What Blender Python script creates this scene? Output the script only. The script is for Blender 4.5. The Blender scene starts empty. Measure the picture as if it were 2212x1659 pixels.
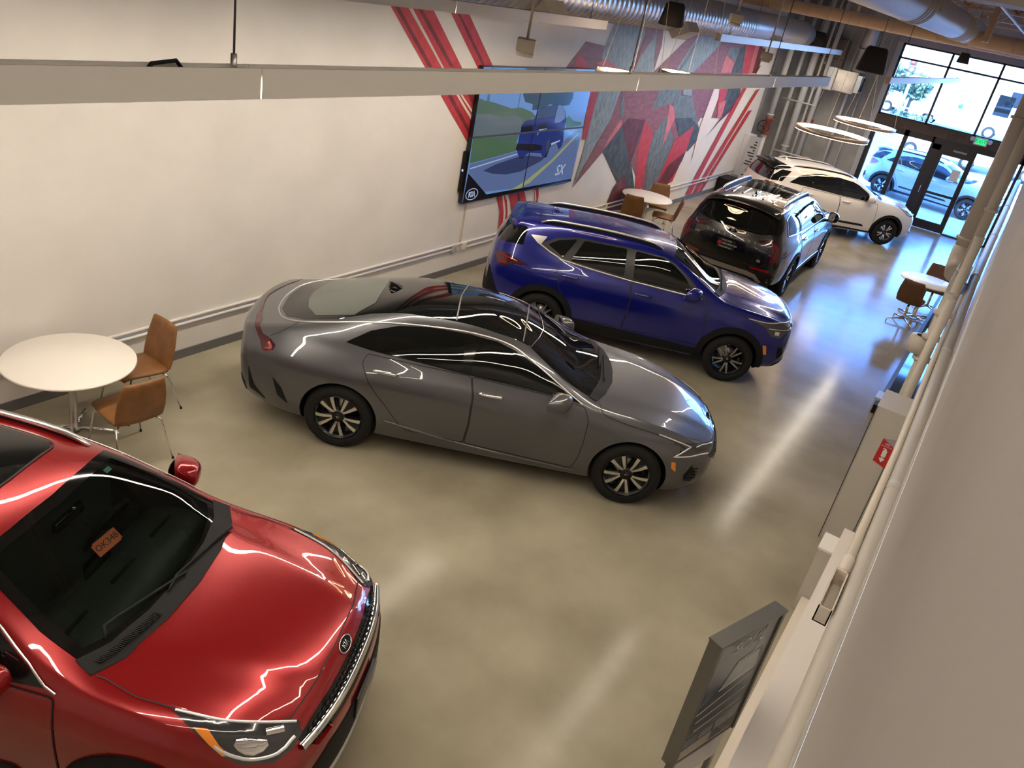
import bpy, bmesh, math, random
import numpy as np
from mathutils import Vector, Matrix
from mathutils.bvhtree import BVHTree
SC = bpy.context.scene
COL = SC.collection
random.seed(7)
# ---------------------------------------------------------------- camera
CAMH = 4.4538
R = np.array([[0.5405413, -0.29660826, 0.78729832],
              [-0.82120351, -0.38941338, 0.41711151],
              [0.18286578, -0.87199814, -0.45406976]])
FPX = 1737.82
cd = bpy.data.cameras.new('camera')
cam = bpy.data.objects.new('camera', cd)
COL.objects.link(cam)
m = Matrix.Identity(4)
for i in range(3):
    m[i][0] = R[i][0]; m[i][1] = -R[i][1]; m[i][2] = -R[i][2]
m[2][3] = CAMH
cam.matrix_world = m
cd.sensor_width = 36.0
cd.lens = FPX / 2212 * 36.0
cd.clip_start = 0.02
cd.clip_end = 300
SC.camera = cam
# ---------------------------------------------------------------- view and world
SC.view_settings.view_transform = 'Standard'
SC.view_settings.look = 'None'
SC.view_settings.gamma = 1.0
SC.view_settings.use_curve_mapping = False
SC.view_settings.exposure = 0.15
W = bpy.data.worlds.new('sky'); SC.world = W
W.use_nodes = True
nt = W.node_tree
bg = nt.nodes['Background']
sky = nt.nodes.new('ShaderNodeTexSky')
sky.sky_type = 'NISHITA'
sky.sun_disc = False
sky.sun_elevation = math.radians(38)
sky.sun_rotation = math.radians(200)
SKYMIX = nt.nodes.new('ShaderNodeMixRGB'); SKYMIX.blend_type = 'MULTIPLY'; SKYMIX.inputs[0].default_value = 1
SKYMIX.inputs[2].default_value = (0.36, 0.70, 1.35, 1)
nt.links.new(sky.outputs[0], SKYMIX.inputs[1])
nt.links.new(SKYMIX.outputs[0], bg.inputs[0])
bg.inputs[1].default_value = 3.0
sun = bpy.data.lights.new('sun', 'SUN'); sun.energy = 32; sun.angle = 0.01
sun.color = (0.62, 0.82, 1.0)
suno = bpy.data.objects.new('sun', sun); COL.objects.link(suno)
suno.rotation_euler = Vector((0.75, -0.45, -0.55)).to_track_quat('-Z', 'Y').to_euler()   # shines on the far side of the street
# ---------------------------------------------------------------- materials
MATS = {}
def mat(name, col=(.8, .8, .8), rough=.5, metal=0.0, coat=0.0, emit=None, es=0.0, trans=0.0, ior=1.5, spec=0.5, alpha=1.0):
    if name in MATS: return MATS[name]
    M = bpy.data.materials.new(name); M.use_nodes = True
    b = M.node_tree.nodes['Principled BSDF']
    b.inputs['Base Color'].default_value = (*col, 1)
    b.inputs['Roughness'].default_value = rough
    b.inputs['Metallic'].default_value = metal
    b.inputs['Coat Weight'].default_value = coat
    b.inputs['Coat Roughness'].default_value = 0.02
    b.inputs['IOR'].default_value = ior
    b.inputs['Specular IOR Level'].default_value = spec
    b.inputs['Transmission Weight'].default_value = trans
    b.inputs['Alpha'].default_value = alpha
    if emit:
        b.inputs['Emission Color'].default_value = (*emit, 1)
        b.inputs['Emission Strength'].default_value = es
    MATS[name] = M
    return M
def noisy(name, c1, c2, scale=5, rough=.5, detail=4, bump=0.0, bscale=60, stretch=(1, 1, 1), metal=0.0, spec=.5, rvar=0.0, lo=.35, hi=.65, coat=0.0):
    if name in MATS: return MATS[name]
    M = mat(name, c1, rough, metal, coat=coat, spec=spec)
    n = M.node_tree.nodes; l = M.node_tree.links
    b = n['Principled BSDF']
    tc = n.new('ShaderNodeTexCoord'); mp = n.new('ShaderNodeMapping'); mp.inputs['Scale'].default_value = stretch
    l.new(tc.outputs['Object'], mp.inputs[0])
    no = n.new('ShaderNodeTexNoise'); no.inputs['Scale'].default_value = scale; no.inputs['Detail'].default_value = detail
    l.new(mp.outputs[0], no.inputs['Vector'])
    cr = n.new('ShaderNodeValToRGB'); cr.color_ramp.elements[0].color = (*c1, 1); cr.color_ramp.elements[1].color = (*c2, 1)
    cr.color_ramp.elements[0].position = lo; cr.color_ramp.elements[1].position = hi
    l.new(no.outputs[0], cr.inputs[0]); l.new(cr.outputs[0], b.inputs['Base Color'])
    if rvar:
        mr = n.new('ShaderNodeMapRange'); mr.inputs[3].default_value = rough - rvar; mr.inputs[4].default_value = rough + rvar
        l.new(no.outputs[0], mr.inputs[0]); l.new(mr.outputs[0], b.inputs['Roughness'])
    if bump:
        n2 = n.new('ShaderNodeTexNoise'); n2.inputs['Scale'].default_value = bscale; n2.inputs['Detail'].default_value = 3
        l.new(mp.outputs[0], n2.inputs['Vector'])
        bp = n.new('ShaderNodeBump'); bp.inputs['Strength'].default_value = bump; bp.inputs['Distance'].default_value = 0.01
        l.new(n2.outputs[0], bp.inputs['Height']); l.new(bp.outputs[0], b.inputs['Normal'])
    return M
def paint(name, col, metal=.6, rough=.35):
    if name in MATS: return MATS[name]
    return mat(name, col, rough, metal, coat=1.0)
WHITE = mat('white_paint', (.80, .78, .74), .55)
CHROME = mat('chrome', (.82, .82, .82), .08, 1.0)
SATIN = mat('satin_metal', (.62, .62, .60), .3, 1.0)
BLACKP = mat('black_plastic', (.006, .006, .006), .6, spec=.25)
GLOSSB = mat('gloss_black', (.006, .006, .006), .06, spec=.5)
RUBBER = mat('rubber', (.010, .010, .010), .75, spec=.3)
GLASSD = mat('dark_glass', (.004, .005, .005), .015, coat=.3)
BLACKM = mat('black_metal', (.015, .015, .016), .45)
LENS = mat('clear_lens', (.55, .57, .6), .04, trans=.0)
LAMPBK = mat('lamp_black', (.03, .03, .032), .1, coat=1)
LAMPW = mat('lamp_white', (.75, .77, .8), .12, .4, coat=1)
REDL = mat('red_lens', (.24, .006, .010), .08, coat=1)
REDD = mat('dark_red_lens', (.05, .002, .004), .08, coat=1)
AMBER = mat('amber_lens', (.8, .25, .02), .12, coat=1)
# ---------------------------------------------------------------- object helpers
def link(o, parent=None):
    COL.objects.link(o)
    if parent is not None: o.parent = parent
    return o
def tag(o, label=None, cat=None, group=None, kind=None):
    if label: o['label'] = label
    if cat: o['category'] = cat
    if group: o['group'] = group
    if kind: o['kind'] = kind
    return o
def thing(name, label, cat, loc=(0, 0, 0), rz=0, group=None):
    o = bpy.data.objects.new(name, None); o.empty_display_size = .1; COL.objects.link(o)
    o.location = loc; o.rotation_euler = (0, 0, rz)
    return tag(o, label, cat, group)
class MB:
    """collects shapes into one mesh"""
    def __init__(s): s.v = []; s.f = []; s.mi = []; s.sm = []
    def add(s, vs, fs, mi=0, smooth=False):
        o = len(s.v); s.v += [tuple(map(float, p)) for p in vs]
        s.f += [tuple(o + i for i in f) for f in fs]; s.mi += [mi] * len(fs); s.sm += [smooth] * len(fs)
        return s
    def box(s, c, d, rot=None, mi=0):
        x, y, z = d[0] / 2, d[1] / 2, d[2] / 2
        vs = [Vector((sx * x, sy * y, sz * z)) for sx in (-1, 1) for sy in (-1, 1) for sz in (-1, 1)]
        if rot is not None: vs = [rot @ v for v in vs]
        vs = [v + Vector(c) for v in vs]
        return s.add(vs, [(0, 1, 3, 2), (4, 6, 7, 5), (0, 4, 5, 1), (2, 3, 7, 6), (0, 2, 6, 4), (1, 5, 7, 3)], mi)
    def b2(s, lo, hi, mi=0):
        return s.box([(a + b) / 2 for a, b in zip(lo, hi)], [abs(b - a) for a, b in zip(lo, hi)], mi=mi)
    def tube(s, pts, r, n=10, mi=0, cap=True, closed=False):
        pts = [Vector(p) for p in pts]; N = len(pts)
        rs = r if isinstance(r, (list, tuple)) else [r] * N
        vs = []; up = None
        for i, p in enumerate(pts):
            if closed: t = pts[(i + 1) % N] - pts[i - 1]
            else: t = pts[min(i + 1, N - 1)] - pts[max(i - 1, 0)]
            t.normalize()
            if up is None:
                up = Vector((0, 0, 1)) if abs(t.z) < .9 else Vector((1, 0, 0))
            a = t.cross(up)
            if a.length < 1e-5: a = t.orthogonal()
            a.normalize(); b = a.cross(t); up = b
            vs += [p + rs[i] * (math.cos(2 * math.pi * k / n) * a + math.sin(2 * math.pi * k / n) * b) for k in range(n)]
        fs = []
        M = N if closed else N - 1
        for i in range(M):
            j = (i + 1) % N
            for k in range(n):
                fs.append((i * n + k, i * n + (k + 1) % n, j * n + (k + 1) % n, j * n + k))
        s.add(vs, fs, mi, True)
        if cap and not closed:
            o = len(s.v) - len(vs)
            s.f += [tuple(o + k for k in range(n))[::-1], tuple(o + (N - 1) * n + k for k in range(n))]
            s.mi += [mi, mi]; s.sm += [False, False]
        return s
    def lathe(s, prof, n=32, axis='z', c=(0, 0, 0), mi=0, smooth=True):
        vs = []; fs = []
        for i in range(n):
            a = 2 * math.pi * i / n; ca, sa = math.cos(a), math.sin(a)
            for (r, h) in prof:
                p = {'z': (r * ca, r * sa, h), 'y': (r * ca, h, r * sa), 'x': (h, r * ca, r * sa)}[axis]
                vs.append(Vector(p) + Vector(c))
        m = len(prof)
        for i in range(n):
            j = (i + 1) % n
            for k in range(m - 1):
                f = (i * m + k, i * m + k + 1, j * m + k + 1, j * m + k)
                fs.append(f if axis == 'y' else f[::-1])
        return s.add(vs, fs, mi, smooth)
    def prism(s, pts2, h0, h1, frame, mi=0, smooth=False):
        """pts2: polygon (u,v); frame = (origin,U,V,N)"""
        o, U, V, N = [Vector(q) for q in frame]
        n = len(pts2)
        a = [o + U * p[0] + V * p[1] + N * h0 for p in pts2]; b = [o + U * p[0] + V * p[1] + N * h1 for p in pts2]
        return s.add(a + b, [tuple(range(n))[::-1], tuple(range(n, 2 * n))] + [(i, (i + 1) % n, n + (i + 1) % n, n + i) for i in range(n)], mi, smooth)
    def build(s, name, mats, parent=None, bevel=0, seg=2, xf=None, merge=False, auto=None):
        me = bpy.data.meshes.new(name)
        me.from_pydata(s.v, [], s.f)
        me.polygons.foreach_set('material_index', s.mi)
        me.polygons.foreach_set('use_smooth', s.sm)
        mats = mats if isinstance(mats, (list, tuple)) else [mats]
        for q in mats: me.materials.append(q)
        if bevel or merge or auto:
            bm = bmesh.new(); bm.from_mesh(me)
            if merge: bmesh.ops.remove_doubles(bm, verts=bm.verts, dist=1e-5)
            if bevel:
                es = [e for e in bm.edges if len(e.link_faces) == 2 and e.calc_face_angle(0) > .6]
                bmesh.ops.bevel(bm, geom=es, offset=bevel, segments=seg, affect='EDGES', profile=.5, clamp_overlap=True)
                for f in bm.faces: f.smooth = True
                for e in bm.edges:
                    if len(e.link_faces) == 2 and e.calc_face_angle(0) > .8: e.smooth = False
            bm.to_mesh(me); bm.free()
        if xf is not None: me.transform(xf)
        me.update()
        o = bpy.data.objects.new(name, me)
        return link(o, parent)
def kids(o): return [c for c in bpy.data.objects if c.parent == o]
def copy_tree(o, parent=None, **kw):
    c = o.copy(); COL.objects.link(c)
    if parent is not None: c.parent = parent
    for ch in list(o.children): copy_tree(ch, c)
    return c
def text_mesh(s, size, depth=.002, align='CENTER', shear=0.0, spacing=1.0):
    cu = bpy.data.curves.new('text', 'FONT'); cu.body = s; cu.size = size; cu.extrude = depth
    cu.align_x = align; cu.align_y = 'CENTER'; cu.shear = shear; cu.space_character = spacing; cu.resolution_u = 3
    ob = bpy.data.objects.new('text', cu); COL.objects.link(ob)
    bpy.context.view_layer.update()
    me = bpy.data.meshes.new_from_object(ob)
    bpy.data.objects.remove(ob); bpy.data.curves.remove(cu)
    return me
def text(name, s, size, M, xf, parent=None, depth=.002, **k):
    me = text_mesh(s, size, depth, **k); me.materials.clear(); me.materials.append(M); me.transform(xf); me.name = name
    o = bpy.data.objects.new(name, me)
    return link(o, parent)
def frame(o, U, V):
    """matrix placing local xy plane on U,V at o"""
    U = Vector(U).normalized(); V = Vector(V).normalized(); N = U.cross(V)
    M = Matrix.Identity(4)
    for i in range(3): M[i][0] = U[i]; M[i][1] = V[i]; M[i][2] = N[i]; M[i][3] = o[i]
    return M
# ---------------------------------------------------------------- car body engine
def pchip(keys):
    k = sorted(keys); X = np.array([a for a, b in k], float); Y = np.array([b for a, b in k], float)
    n = len(X)
    if n == 1: return lambda x: np.full_like(np.asarray(x, float), Y[0])
    h = np.diff(X); d = np.diff(Y) / h; m = np.zeros(n)
    if n == 2: m[:] = d[0]
    else:
        for i in range(1, n - 1):
            if d[i - 1] * d[i] > 0:
                w1 = 2 * h[i] + h[i - 1]; w2 = h[i] + 2 * h[i - 1]
                m[i] = (w1 + w2) / (w1 / d[i - 1] + w2 / d[i])
        m[0] = d[0]; m[-1] = d[-1]
    def f(x):
        x = np.clip(np.asarray(x, float), X[0], X[-1])
        i = np.clip(np.searchsorted(X, x) - 1, 0, n - 2)
        t = (x - X[i]) / h[i]
        return (2*t**3 - 3*t**2 + 1) * Y[i] + (t**3 - 2*t**2 + t) * h[i] * m[i] + (-2*t**3 + 3*t**2) * Y[i+1] + (t**3 - t**2) * h[i] * m[i+1]
    return f
def sstep(t):
    t = np.clip(t, 0, 1); return t * t * (3 - 2 * t)
def cr2(pts, n=6, closed=True):
    """Catmull-Rom through 2-D points"""
    out = []; N = len(pts)
    for i in range(N if closed else N - 1):
        p0, p1, p2, p3 = [np.array(pts[(i + k) % N] if closed else pts[min(max(i + k, 0), N - 1)], float) for k in (-1, 0, 1, 2)]
        for j in range(n):
            t = j / n
            out.append(tuple(.5 * ((2 * p1) + (-p0 + p2) * t + (2 * p0 - 5 * p1 + 4 * p2 - p3) * t * t + (-p0 + 3 * p1 - 3 * p2 + p3) * t ** 3)))
    if not closed: out.append(tuple(pts[-1]))
    return out
def rounded(pts, r, n=5):
    """polygon with rounded corners; r a number or one radius per corner"""
    out = []; N = len(pts)
    for i in range(N):
        p = np.array(pts[i], float); a = np.array(pts[i - 1], float) - p; b = np.array(pts[(i + 1) % N], float) - p
        ri = r[i] if isinstance(r, (list, tuple)) else r
        la, lb = np.linalg.norm(a), np.linalg.norm(b); q = min(ri, la * .45, lb * .45)
        if q < 1e-4: out.append(tuple(p)); continue
        s = p + a / la * q; e = p + b / lb * q
        for j in range(n + 1):
            t = j / n
            out.append(tuple((1 - t) ** 2 * s + 2 * t * (1 - t) * p + t * t * e))
    return out
def dense(pts, step, closed=True):
    out = []; N = len(pts)
    for i in range(N if closed else N - 1):
        a = np.array(pts[i], float); b = np.array(pts[(i + 1) % N], float)
        k = max(1, int(np.ceil(np.linalg.norm(b - a) / step)))
        for j in range(k): out.append(tuple(a + (b - a) * j / k))
    if not closed: out.append(tuple(pts[-1]))
    return out
def clip_half(poly, ax, val, keep_gt):
    out = []; n = len(poly)
    for i in range(n):
        p = poly[i]; q = poly[(i + 1) % n]
        ip = (p[ax] >= val) if keep_gt else (p[ax] <= val); iq = (q[ax] >= val) if keep_gt else (q[ax] <= val)
        if ip: out.append(p)
        if ip != iq:
            t = (val - p[ax]) / (q[ax] - p[ax])
            r = [p[0] + t * (q[0] - p[0]), p[1] + t * (q[1] - p[1])]; r[ax] = val
            out.append(tuple(r))
    return out
def gridfill(outline, step):
    """fill a polygon with a clipped grid; returns verts, faces"""
    xs = [p[0] for p in outline]; ys = [p[1] for p in outline]
    nx = max(1, int(np.ceil((max(xs) - min(xs)) / step))); ny = max(1, int(np.ceil((max(ys) - min(ys)) / step)))
    gx = np.linspace(min(xs), max(xs), nx + 1); gy = np.linspace(min(ys), max(ys), ny + 1)
    idx = {}; V = []; F = []
    def vid(p):
        k = (round(p[0], 5), round(p[1], 5))
        if k not in idx: idx[k] = len(V); V.append(k)
        return idx[k]
    area = sum(outline[i][0] * outline[(i + 1) % len(outline)][1] - outline[(i + 1) % len(outline)][0] * outline[i][1] for i in range(len(outline)))
    if area < 0: outline = outline[::-1]
    for i in range(nx):
        col = clip_half(clip_half(outline, 0, gx[i], True), 0, gx[i + 1], False)
        if len(col) < 3: continue
        for j in range(ny):
            c = clip_half(clip_half(col, 1, gy[j], True), 1, gy[j + 1], False)
            if len(c) < 3: continue
            f = []
            for p in c:
                k = vid(p)
                if not f or f[-1] != k: f.append(k)
            if len(f) > 1 and f[0] == f[-1]: f.pop()
            if len(f) >= 3 and len(set(f)) == len(f): F.append(tuple(f))
    return V, F
DIRS = {'left': ((-1, 0, 0), (0, 0, 1), (0, -1, 0)), 'right': ((1, 0, 0), (0, 0, 1), (0, 1, 0)),
        'front': ((0, 1, 0), (0, 0, 1), (-1, 0, 0)), 'rear': ((0, -1, 0), (0, 0, 1), (1, 0, 0)), 'top': ((1, 0, 0), (0, 1, 0), (0, 0, -1))}
class Car:
    NB, N1, N2, N3, N4 = 16, 7, 7, 9, 13
    def __init__(s, name, label, S, paintm, cat='car', group=None):
        s.S = S; s.root = thing(name, label, cat, group=group); s.paint = paintm
        s.top = pchip(S['top']); s.ry = [pchip(a) for a, b in S['rows']]; s.rz = [pchip(b) for a, b in S['rows']]
        s.surface()
    def ring(s, x):
        y = [float(f(x)) for f in s.ry]; z = [float(f(x)) for f in s.rz]; zt = float(s.top(x)); S = s.S
        zb = z[0] + S.get('belly', .02)
        P = []
        for i in range(s.NB): t = i / s.NB; P.append((y[0] * t, zb + (z[0] - zb) * t ** 4))
        bul = S.get('bulge', (.01, .008, .012, .03))
        for a, n in enumerate((s.N1, s.N2, s.N3, s.N4)):
            for i in range(n):
                t = i / n; dy = y[a+1] - y[a]; dz = z[a+1] - z[a]; L = math.hypot(dy, dz) + 1e-9
                bb = bul[a] * 4 * t * (1 - t) * min(1, L / .25)
                P.append((y[a] + dy * t + bb * dz / L, z[a] + dz * t - bb * dy / L))
        p = S.get('crown', 2.3)
        for i in range(s.NB + 1):
            t = 1 - i / s.NB
            P.append((y[4] * t, zt + (z[4] - zt) * t ** p))
        return np.array(P)
    def surface(s):
        S = s.S; xf, xr = S['xf'], S['xr']
        n = 110; u = np.linspace(0, 1, n)
        e = .5 - .5 * np.cos(np.pi * u); xs = xr + (xf - xr) * (.35 * u + .65 * e)
        rings = np.array([s.ring(x) for x in xs])
        # round the section corners
        for _ in range(S.get('smooth', 3)):
            q = rings.copy(); q[:, 1:-1] = .25 * rings[:, :-2] + .5 * rings[:, 1:-1] + .25 * rings[:, 2:]
            rings = q
        for _ in range(S.get('smoothx', 2)):
            q = rings.copy(); q[1:-1] = .25 * rings[:-2] + .5 * rings[1:-1] + .25 * rings[2:]
            rings = q
        M = rings.shape[1]
        # hood creases
        Y = rings[:, :, 0]; Z = rings[:, :, 1]; X = np.repeat(xs[:, None], M, 1)
        for (x0, x1, ya, yb, amp, w) in S.get('hood', []):
            t = np.clip((X - x0) / (x1 - x0), 0, 1); yc = ya + (yb - ya) * t
            topm = np.arange(M)[None, :] >= (M - s.NB - 3)
            ramp = sstep((X - x0 + .25) / .25) * (1 - sstep((X - x1) / .2))
            Z = Z + topm * amp * ramp * (1 - sstep((Y - yc) / w + .5))
        rings = np.stack([Y, Z], 2)
        def inset(i, d, r):
            if d >= r: return
            k = r * (1 - math.sqrt(max(0, 1 - (1 - d / r) ** 2)))
            P = rings[i]; ym = P[:, 0].max(); zm = .5 * (P[:, 1].max() + P[:, 1].min()); hz = .5 * (P[:, 1].max() - P[:, 1].min())
            P[:, 0] *= (1 - k / ym); P[:, 1] = zm + (P[:, 1] - zm) * (1 - k / hz)
        for i, x in enumerate(xs):
            inset(i, xf - x, S.get('rf', .10)); inset(i, x - xr, S.get('rr', .10))
        # caps
        NB = s.NB; nS = s.N1 + s.N2 + s.N3 + s.N4
        def cap(P):
            B = P[:NB + 1]; T = P[NB + nS:][::-1]; Sd = P[NB:NB + nS + 1]
            tz = (Sd[:, 1] - Sd[0, 1]) / (Sd[-1, 1] - Sd[0, 1])
            C = np.stack([0 * tz, B[0, 1] + (T[0, 1] - B[0, 1]) * tz], 1)
            G = np.zeros((NB + 1, nS + 1, 2))
            for i in range(NB + 1):
                a = i / NB
                for j in range(nS + 1):
                    t = j / nS
                    G[i, j] = (1-a)*C[j] + a*Sd[j] + (1-t)*B[i] + t*T[i] - ((1-a)*(1-t)*B[0] + (1-a)*t*T[0] + a*(1-t)*B[NB] + a*t*T[NB])
            return G
        verts = []; faces = []; idx = {}
        def deform(x, y, z):
            ym = s.S['ymax']
            Lf = S.get('Lf', .9); Lr = S.get('Lr', .8)
            a = sstep((x - (xf - Lf)) / Lf); b = sstep(((xr + Lr) - x) / Lr)
            pf, pr = S.get('powf', 2.6), S.get('powr', 2.6)
            x = x - S['bowf'] * (abs(y) / ym) ** pf * a + S['bowr'] * (abs(y) / ym) ** pr * b
            x = x + float(s.leanf(z)) * sstep((x - (xf - .55)) / .5) + float(s.leanr(z)) * sstep(((xr + S.get('LrL', .5)) - x) / (S.get('LrL', .5) - .05))
            return (x, y, z)
        s.leanf = pchip(S['leanf']); s.leanr = pchip(S['leanr'])
        def vid(key, x, y, z):
            if key not in idx:
                idx[key] = len(verts); verts.append(deform(x, y, z))
            return idx[key]
        def ringv(i, j, sg):
            y, z = rings[i, j]
            if j == 0 or j == M - 1: return vid((i, j, 0), xs[i], 0, z)
            return vid((i, j, sg), xs[i], sg * y, z)
        for i in range(n - 1):
            for j in range(M - 1):
                for sg in (1, -1):
                    f = [ringv(i, j, sg), ringv(i + 1, j, sg), ringv(i + 1, j + 1, sg), ringv(i, j + 1, sg)]
                    faces.append(tuple(f if sg > 0 else f[::-1]))
        for ci, ei in (('r', 0), ('f', n - 1)):
            G = cap(rings[ei])
            def capv(i, j, sg):
                if j == 0: return ringv(ei, i, sg)
                if j == nS: return ringv(ei, M - 1 - i, sg)
                if i == NB: return ringv(ei, NB + j, sg)
                y, z = G[i, j]
                return vid((ci, i, j, 0 if i == 0 else sg), xs[ei], sg * y if i else 0, z)
            for i in range(NB):
                for j in range(nS):
                    for sg in (1, -1):
                        f = [capv(i, j, sg), capv(i + 1, j, sg), capv(i + 1, j + 1, sg), capv(i, j + 1, sg)]
                        if (ci == 'f') == (sg < 0): f = f[::-1]
                        faces.append(tuple(f))
        me = bpy.data.meshes.new('body'); me.from_pydata(verts, [], faces)
        bm = bmesh.new(); bm.from_mesh(me); bmesh.ops.recalc_face_normals(bm, faces=bm.faces)
        for f in bm.faces: f.smooth = True
        bm.to_mesh(me); bm.free(); me.update()
        s.base = me
        s.vn = [v.normal.copy() for v in me.vertices]; s.vc = [v.co.copy() for v in me.vertices]
        me.calc_loop_triangles()
        s.tri = [tuple(t.vertices) for t in me.loop_triangles]
        s.bvh = BVHTree.FromPolygons(s.vc, s.tri)
    def nrm(s, loc, ti):
        a, b, c = s.tri[ti]; A, B, C = s.vc[a], s.vc[b], s.vc[c]
        n = (B - A).cross(C - A); d = n.dot(n) + 1e-18
        w0 = (C - B).cross(loc - B).dot(n) / d; w1 = (A - C).cross(loc - C).dot(n) / d; w2 = 1 - w0 - w1
        return (s.vn[a] * w0 + s.vn[b] * w1 + s.vn[c] * w2).normalized()
    def hit(s, o, d):
        loc, n, i, t = s.bvh.ray_cast(Vector(o), Vector(d))
        if loc is None:
            loc, n, i, t = s.bvh.find_nearest(Vector(o) + Vector(d) * 8)
        return loc, s.nrm(loc, i)
    def dirs(s, view):
        if isinstance(view, str): U, V, D = DIRS[view]
        else:  # azimuth in degrees: 0 front, 90 left, -90 right; optional elevation
            az, el = (view if isinstance(view, tuple) else (view, 0)); a = math.radians(az); e = math.radians(el)
            D = (-math.cos(a) * math.cos(e), -math.sin(a) * math.cos(e), -math.sin(e)); U = (-math.sin(a), math.cos(a), 0)
            V = tuple(Vector(D).cross(Vector(U)) * -1)
            V = tuple(Vector(V) * (1 if V[2] >= 0 else -1))
        return Vector(U), Vector(V), Vector(D)
    def at(s, view, u, v, off=0.0):
        U, V, D = s.dirs(view)
        u2 = -u if view == 'left' else (-u if view == 'rear' else u)
        # side views: u is the car's x; front: u is y; rear: u is y; top: (x, y)
        l, n = s.hit(U * u2 + V * v - D * 8 + Vector((s.S['xc'], 0, 0)) * (0), D)
        return l + n * off, n
    def patch(s, name, outline, view, M, off=.003, step=.05, parent=None, skirt=.006, mirror=False, clear=False):
        """an outline laid on the body; for side views u = car x, for front and rear views u = car y"""
        outs = []
        for mir in ((False, True) if mirror else (False,)):
            vw = view; ol = outline
            if mir:
                vw = {'right': 'left', 'left': 'right'}.get(view, view)
                if isinstance(view, tuple): vw = (-view[0], view[1])
                elif not isinstance(view, str): vw = -view
                if view in ('front', 'rear', 'top'): ol = [(-a, b) if view != 'top' else (a, -b) for a, b in outline]
                elif not isinstance(view, str) : ol = [(-a, b) for a, b in outline]
            V2, F2 = gridfill(dense(ol, step), step)
            co = []; no = []
            U, V, D = s.dirs(vw)
            sgn = -1 if vw in ('left', 'rear') else 1
            for (u, v) in V2:
                l, n = s.hit(U * (u * sgn) + V * v - D * 8, D)
                co.append(l + n * off); no.append(n)
            # skirt towards the body
            ec = {}
            for f in F2:
                for i in range(len(f)):
                    a, b = f[i], f[(i + 1) % len(f)]; ec[(a, b)] = ec.get((a, b), 0) + 1
            bd = [(a, b) for (a, b) in ec if (b, a) not in ec]
            F = list(F2); mp = {}
            if skirt:
                for a, b in bd:
                    for k in (a, b):
                        if k not in mp:
                            mp[k] = len(co); co.append(co[k] - no[k] * (skirt + max(off, 0) * .5)); no.append(no[k])
                    F.append((b, a, mp[a], mp[b]))
            flip = False
            if F2:
                f = F2[0]; nn = (co[f[1]] - co[f[0]]).cross(co[f[2]] - co[f[0]])
                flip = nn.dot(no[f[0]]) < 0
                # use all faces to decide
                tot = sum(((co[g[1]] - co[g[0]]).cross(co[g[2]] - co[g[0]])).dot(no[g[0]]) for g in F2)
                flip = tot < 0
            if flip: F = [f[::-1] for f in F]
            me = bpy.data.meshes.new(name); me.from_pydata([tuple(c) for c in co], [], F)
            for p in me.polygons: p.use_smooth = True
            me.materials.append(M); me.update()
            me.normals_split_custom_set_from_vertices([tuple(n) for n in no])
            outs.append(link(bpy.data.objects.new(name, me), parent or s.root))
        return outs if mirror else outs[0]
    def patch3(s, name, pts3, view, M, **k):
        """outline given by points on the body, laid on along the direction view = (azimuth, elevation)"""
        U, V, D = s.dirs(view)
        return s.patch(name, [(Vector(p).dot(U), Vector(p).dot(V)) for p in pts3], view, M, **k)
    def line3(s, name, pts3, M, w=.006, off=.004, parent=None, step=.03, mirror=False, raised=False, thick=.006, smooth=True):
        """a ribbon along points that are drawn onto the body"""
        outs = []
        for mir in ((1, -1) if mirror else (1,)):
            P = [Vector((p[0], p[1] * mir, p[2])) for p in pts3]
            if smooth and len(P) > 2:
                Q = []
                for i in range(len(P) - 1):
                    p0, p1, p2, p3 = P[max(i-1, 0)], P[i], P[i+1], P[min(i+2, len(P)-1)]
                    n = max(2, int((p2 - p1).length / step))
                    for j in range(n):
                        t = j / n
                        Q.append(.5 * ((2*p1) + (p2-p0)*t + (2*p0-5*p1+4*p2-p3)*t*t + (3*p1-p0-3*p2+p3)*t**3))
                Q.append(P[-1]); P = Q
            else:
                P = [Vector(q) for q in dense([tuple(p) for p in P], step, False)]
            L = []
            for p in P:
                l, n, i, d = s.bvh.find_nearest(p); L.append((l, s.nrm(l, i)))
            N = len(L); vs = []; fs = []
            for i, (p, n) in enumerate(L):
                t = (L[min(i+1, N-1)][0] - L[max(i-1, 0)][0]).normalized(); b = n.cross(t).normalized()
                h = (w(i / (N - 1)) if callable(w) else w) / 2; q = p + n * off; hh = n * thick
                vs += [q + b*h - hh, q + b*h*.75, q - b*h*.75, q - b*h - hh] if raised else [q + b*h, q + b*h*.3, q - b*h*.3, q - b*h]
            for i in range(N - 1):
                for k in range(3): fs.append((4*i+k, 4*i+k+1, 4*i+k+5, 4*i+k+4))
            outs.append(MB().add(vs, fs, 0, True).build(name, M, parent or s.root))
        return outs if mirror else outs[0]
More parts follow.
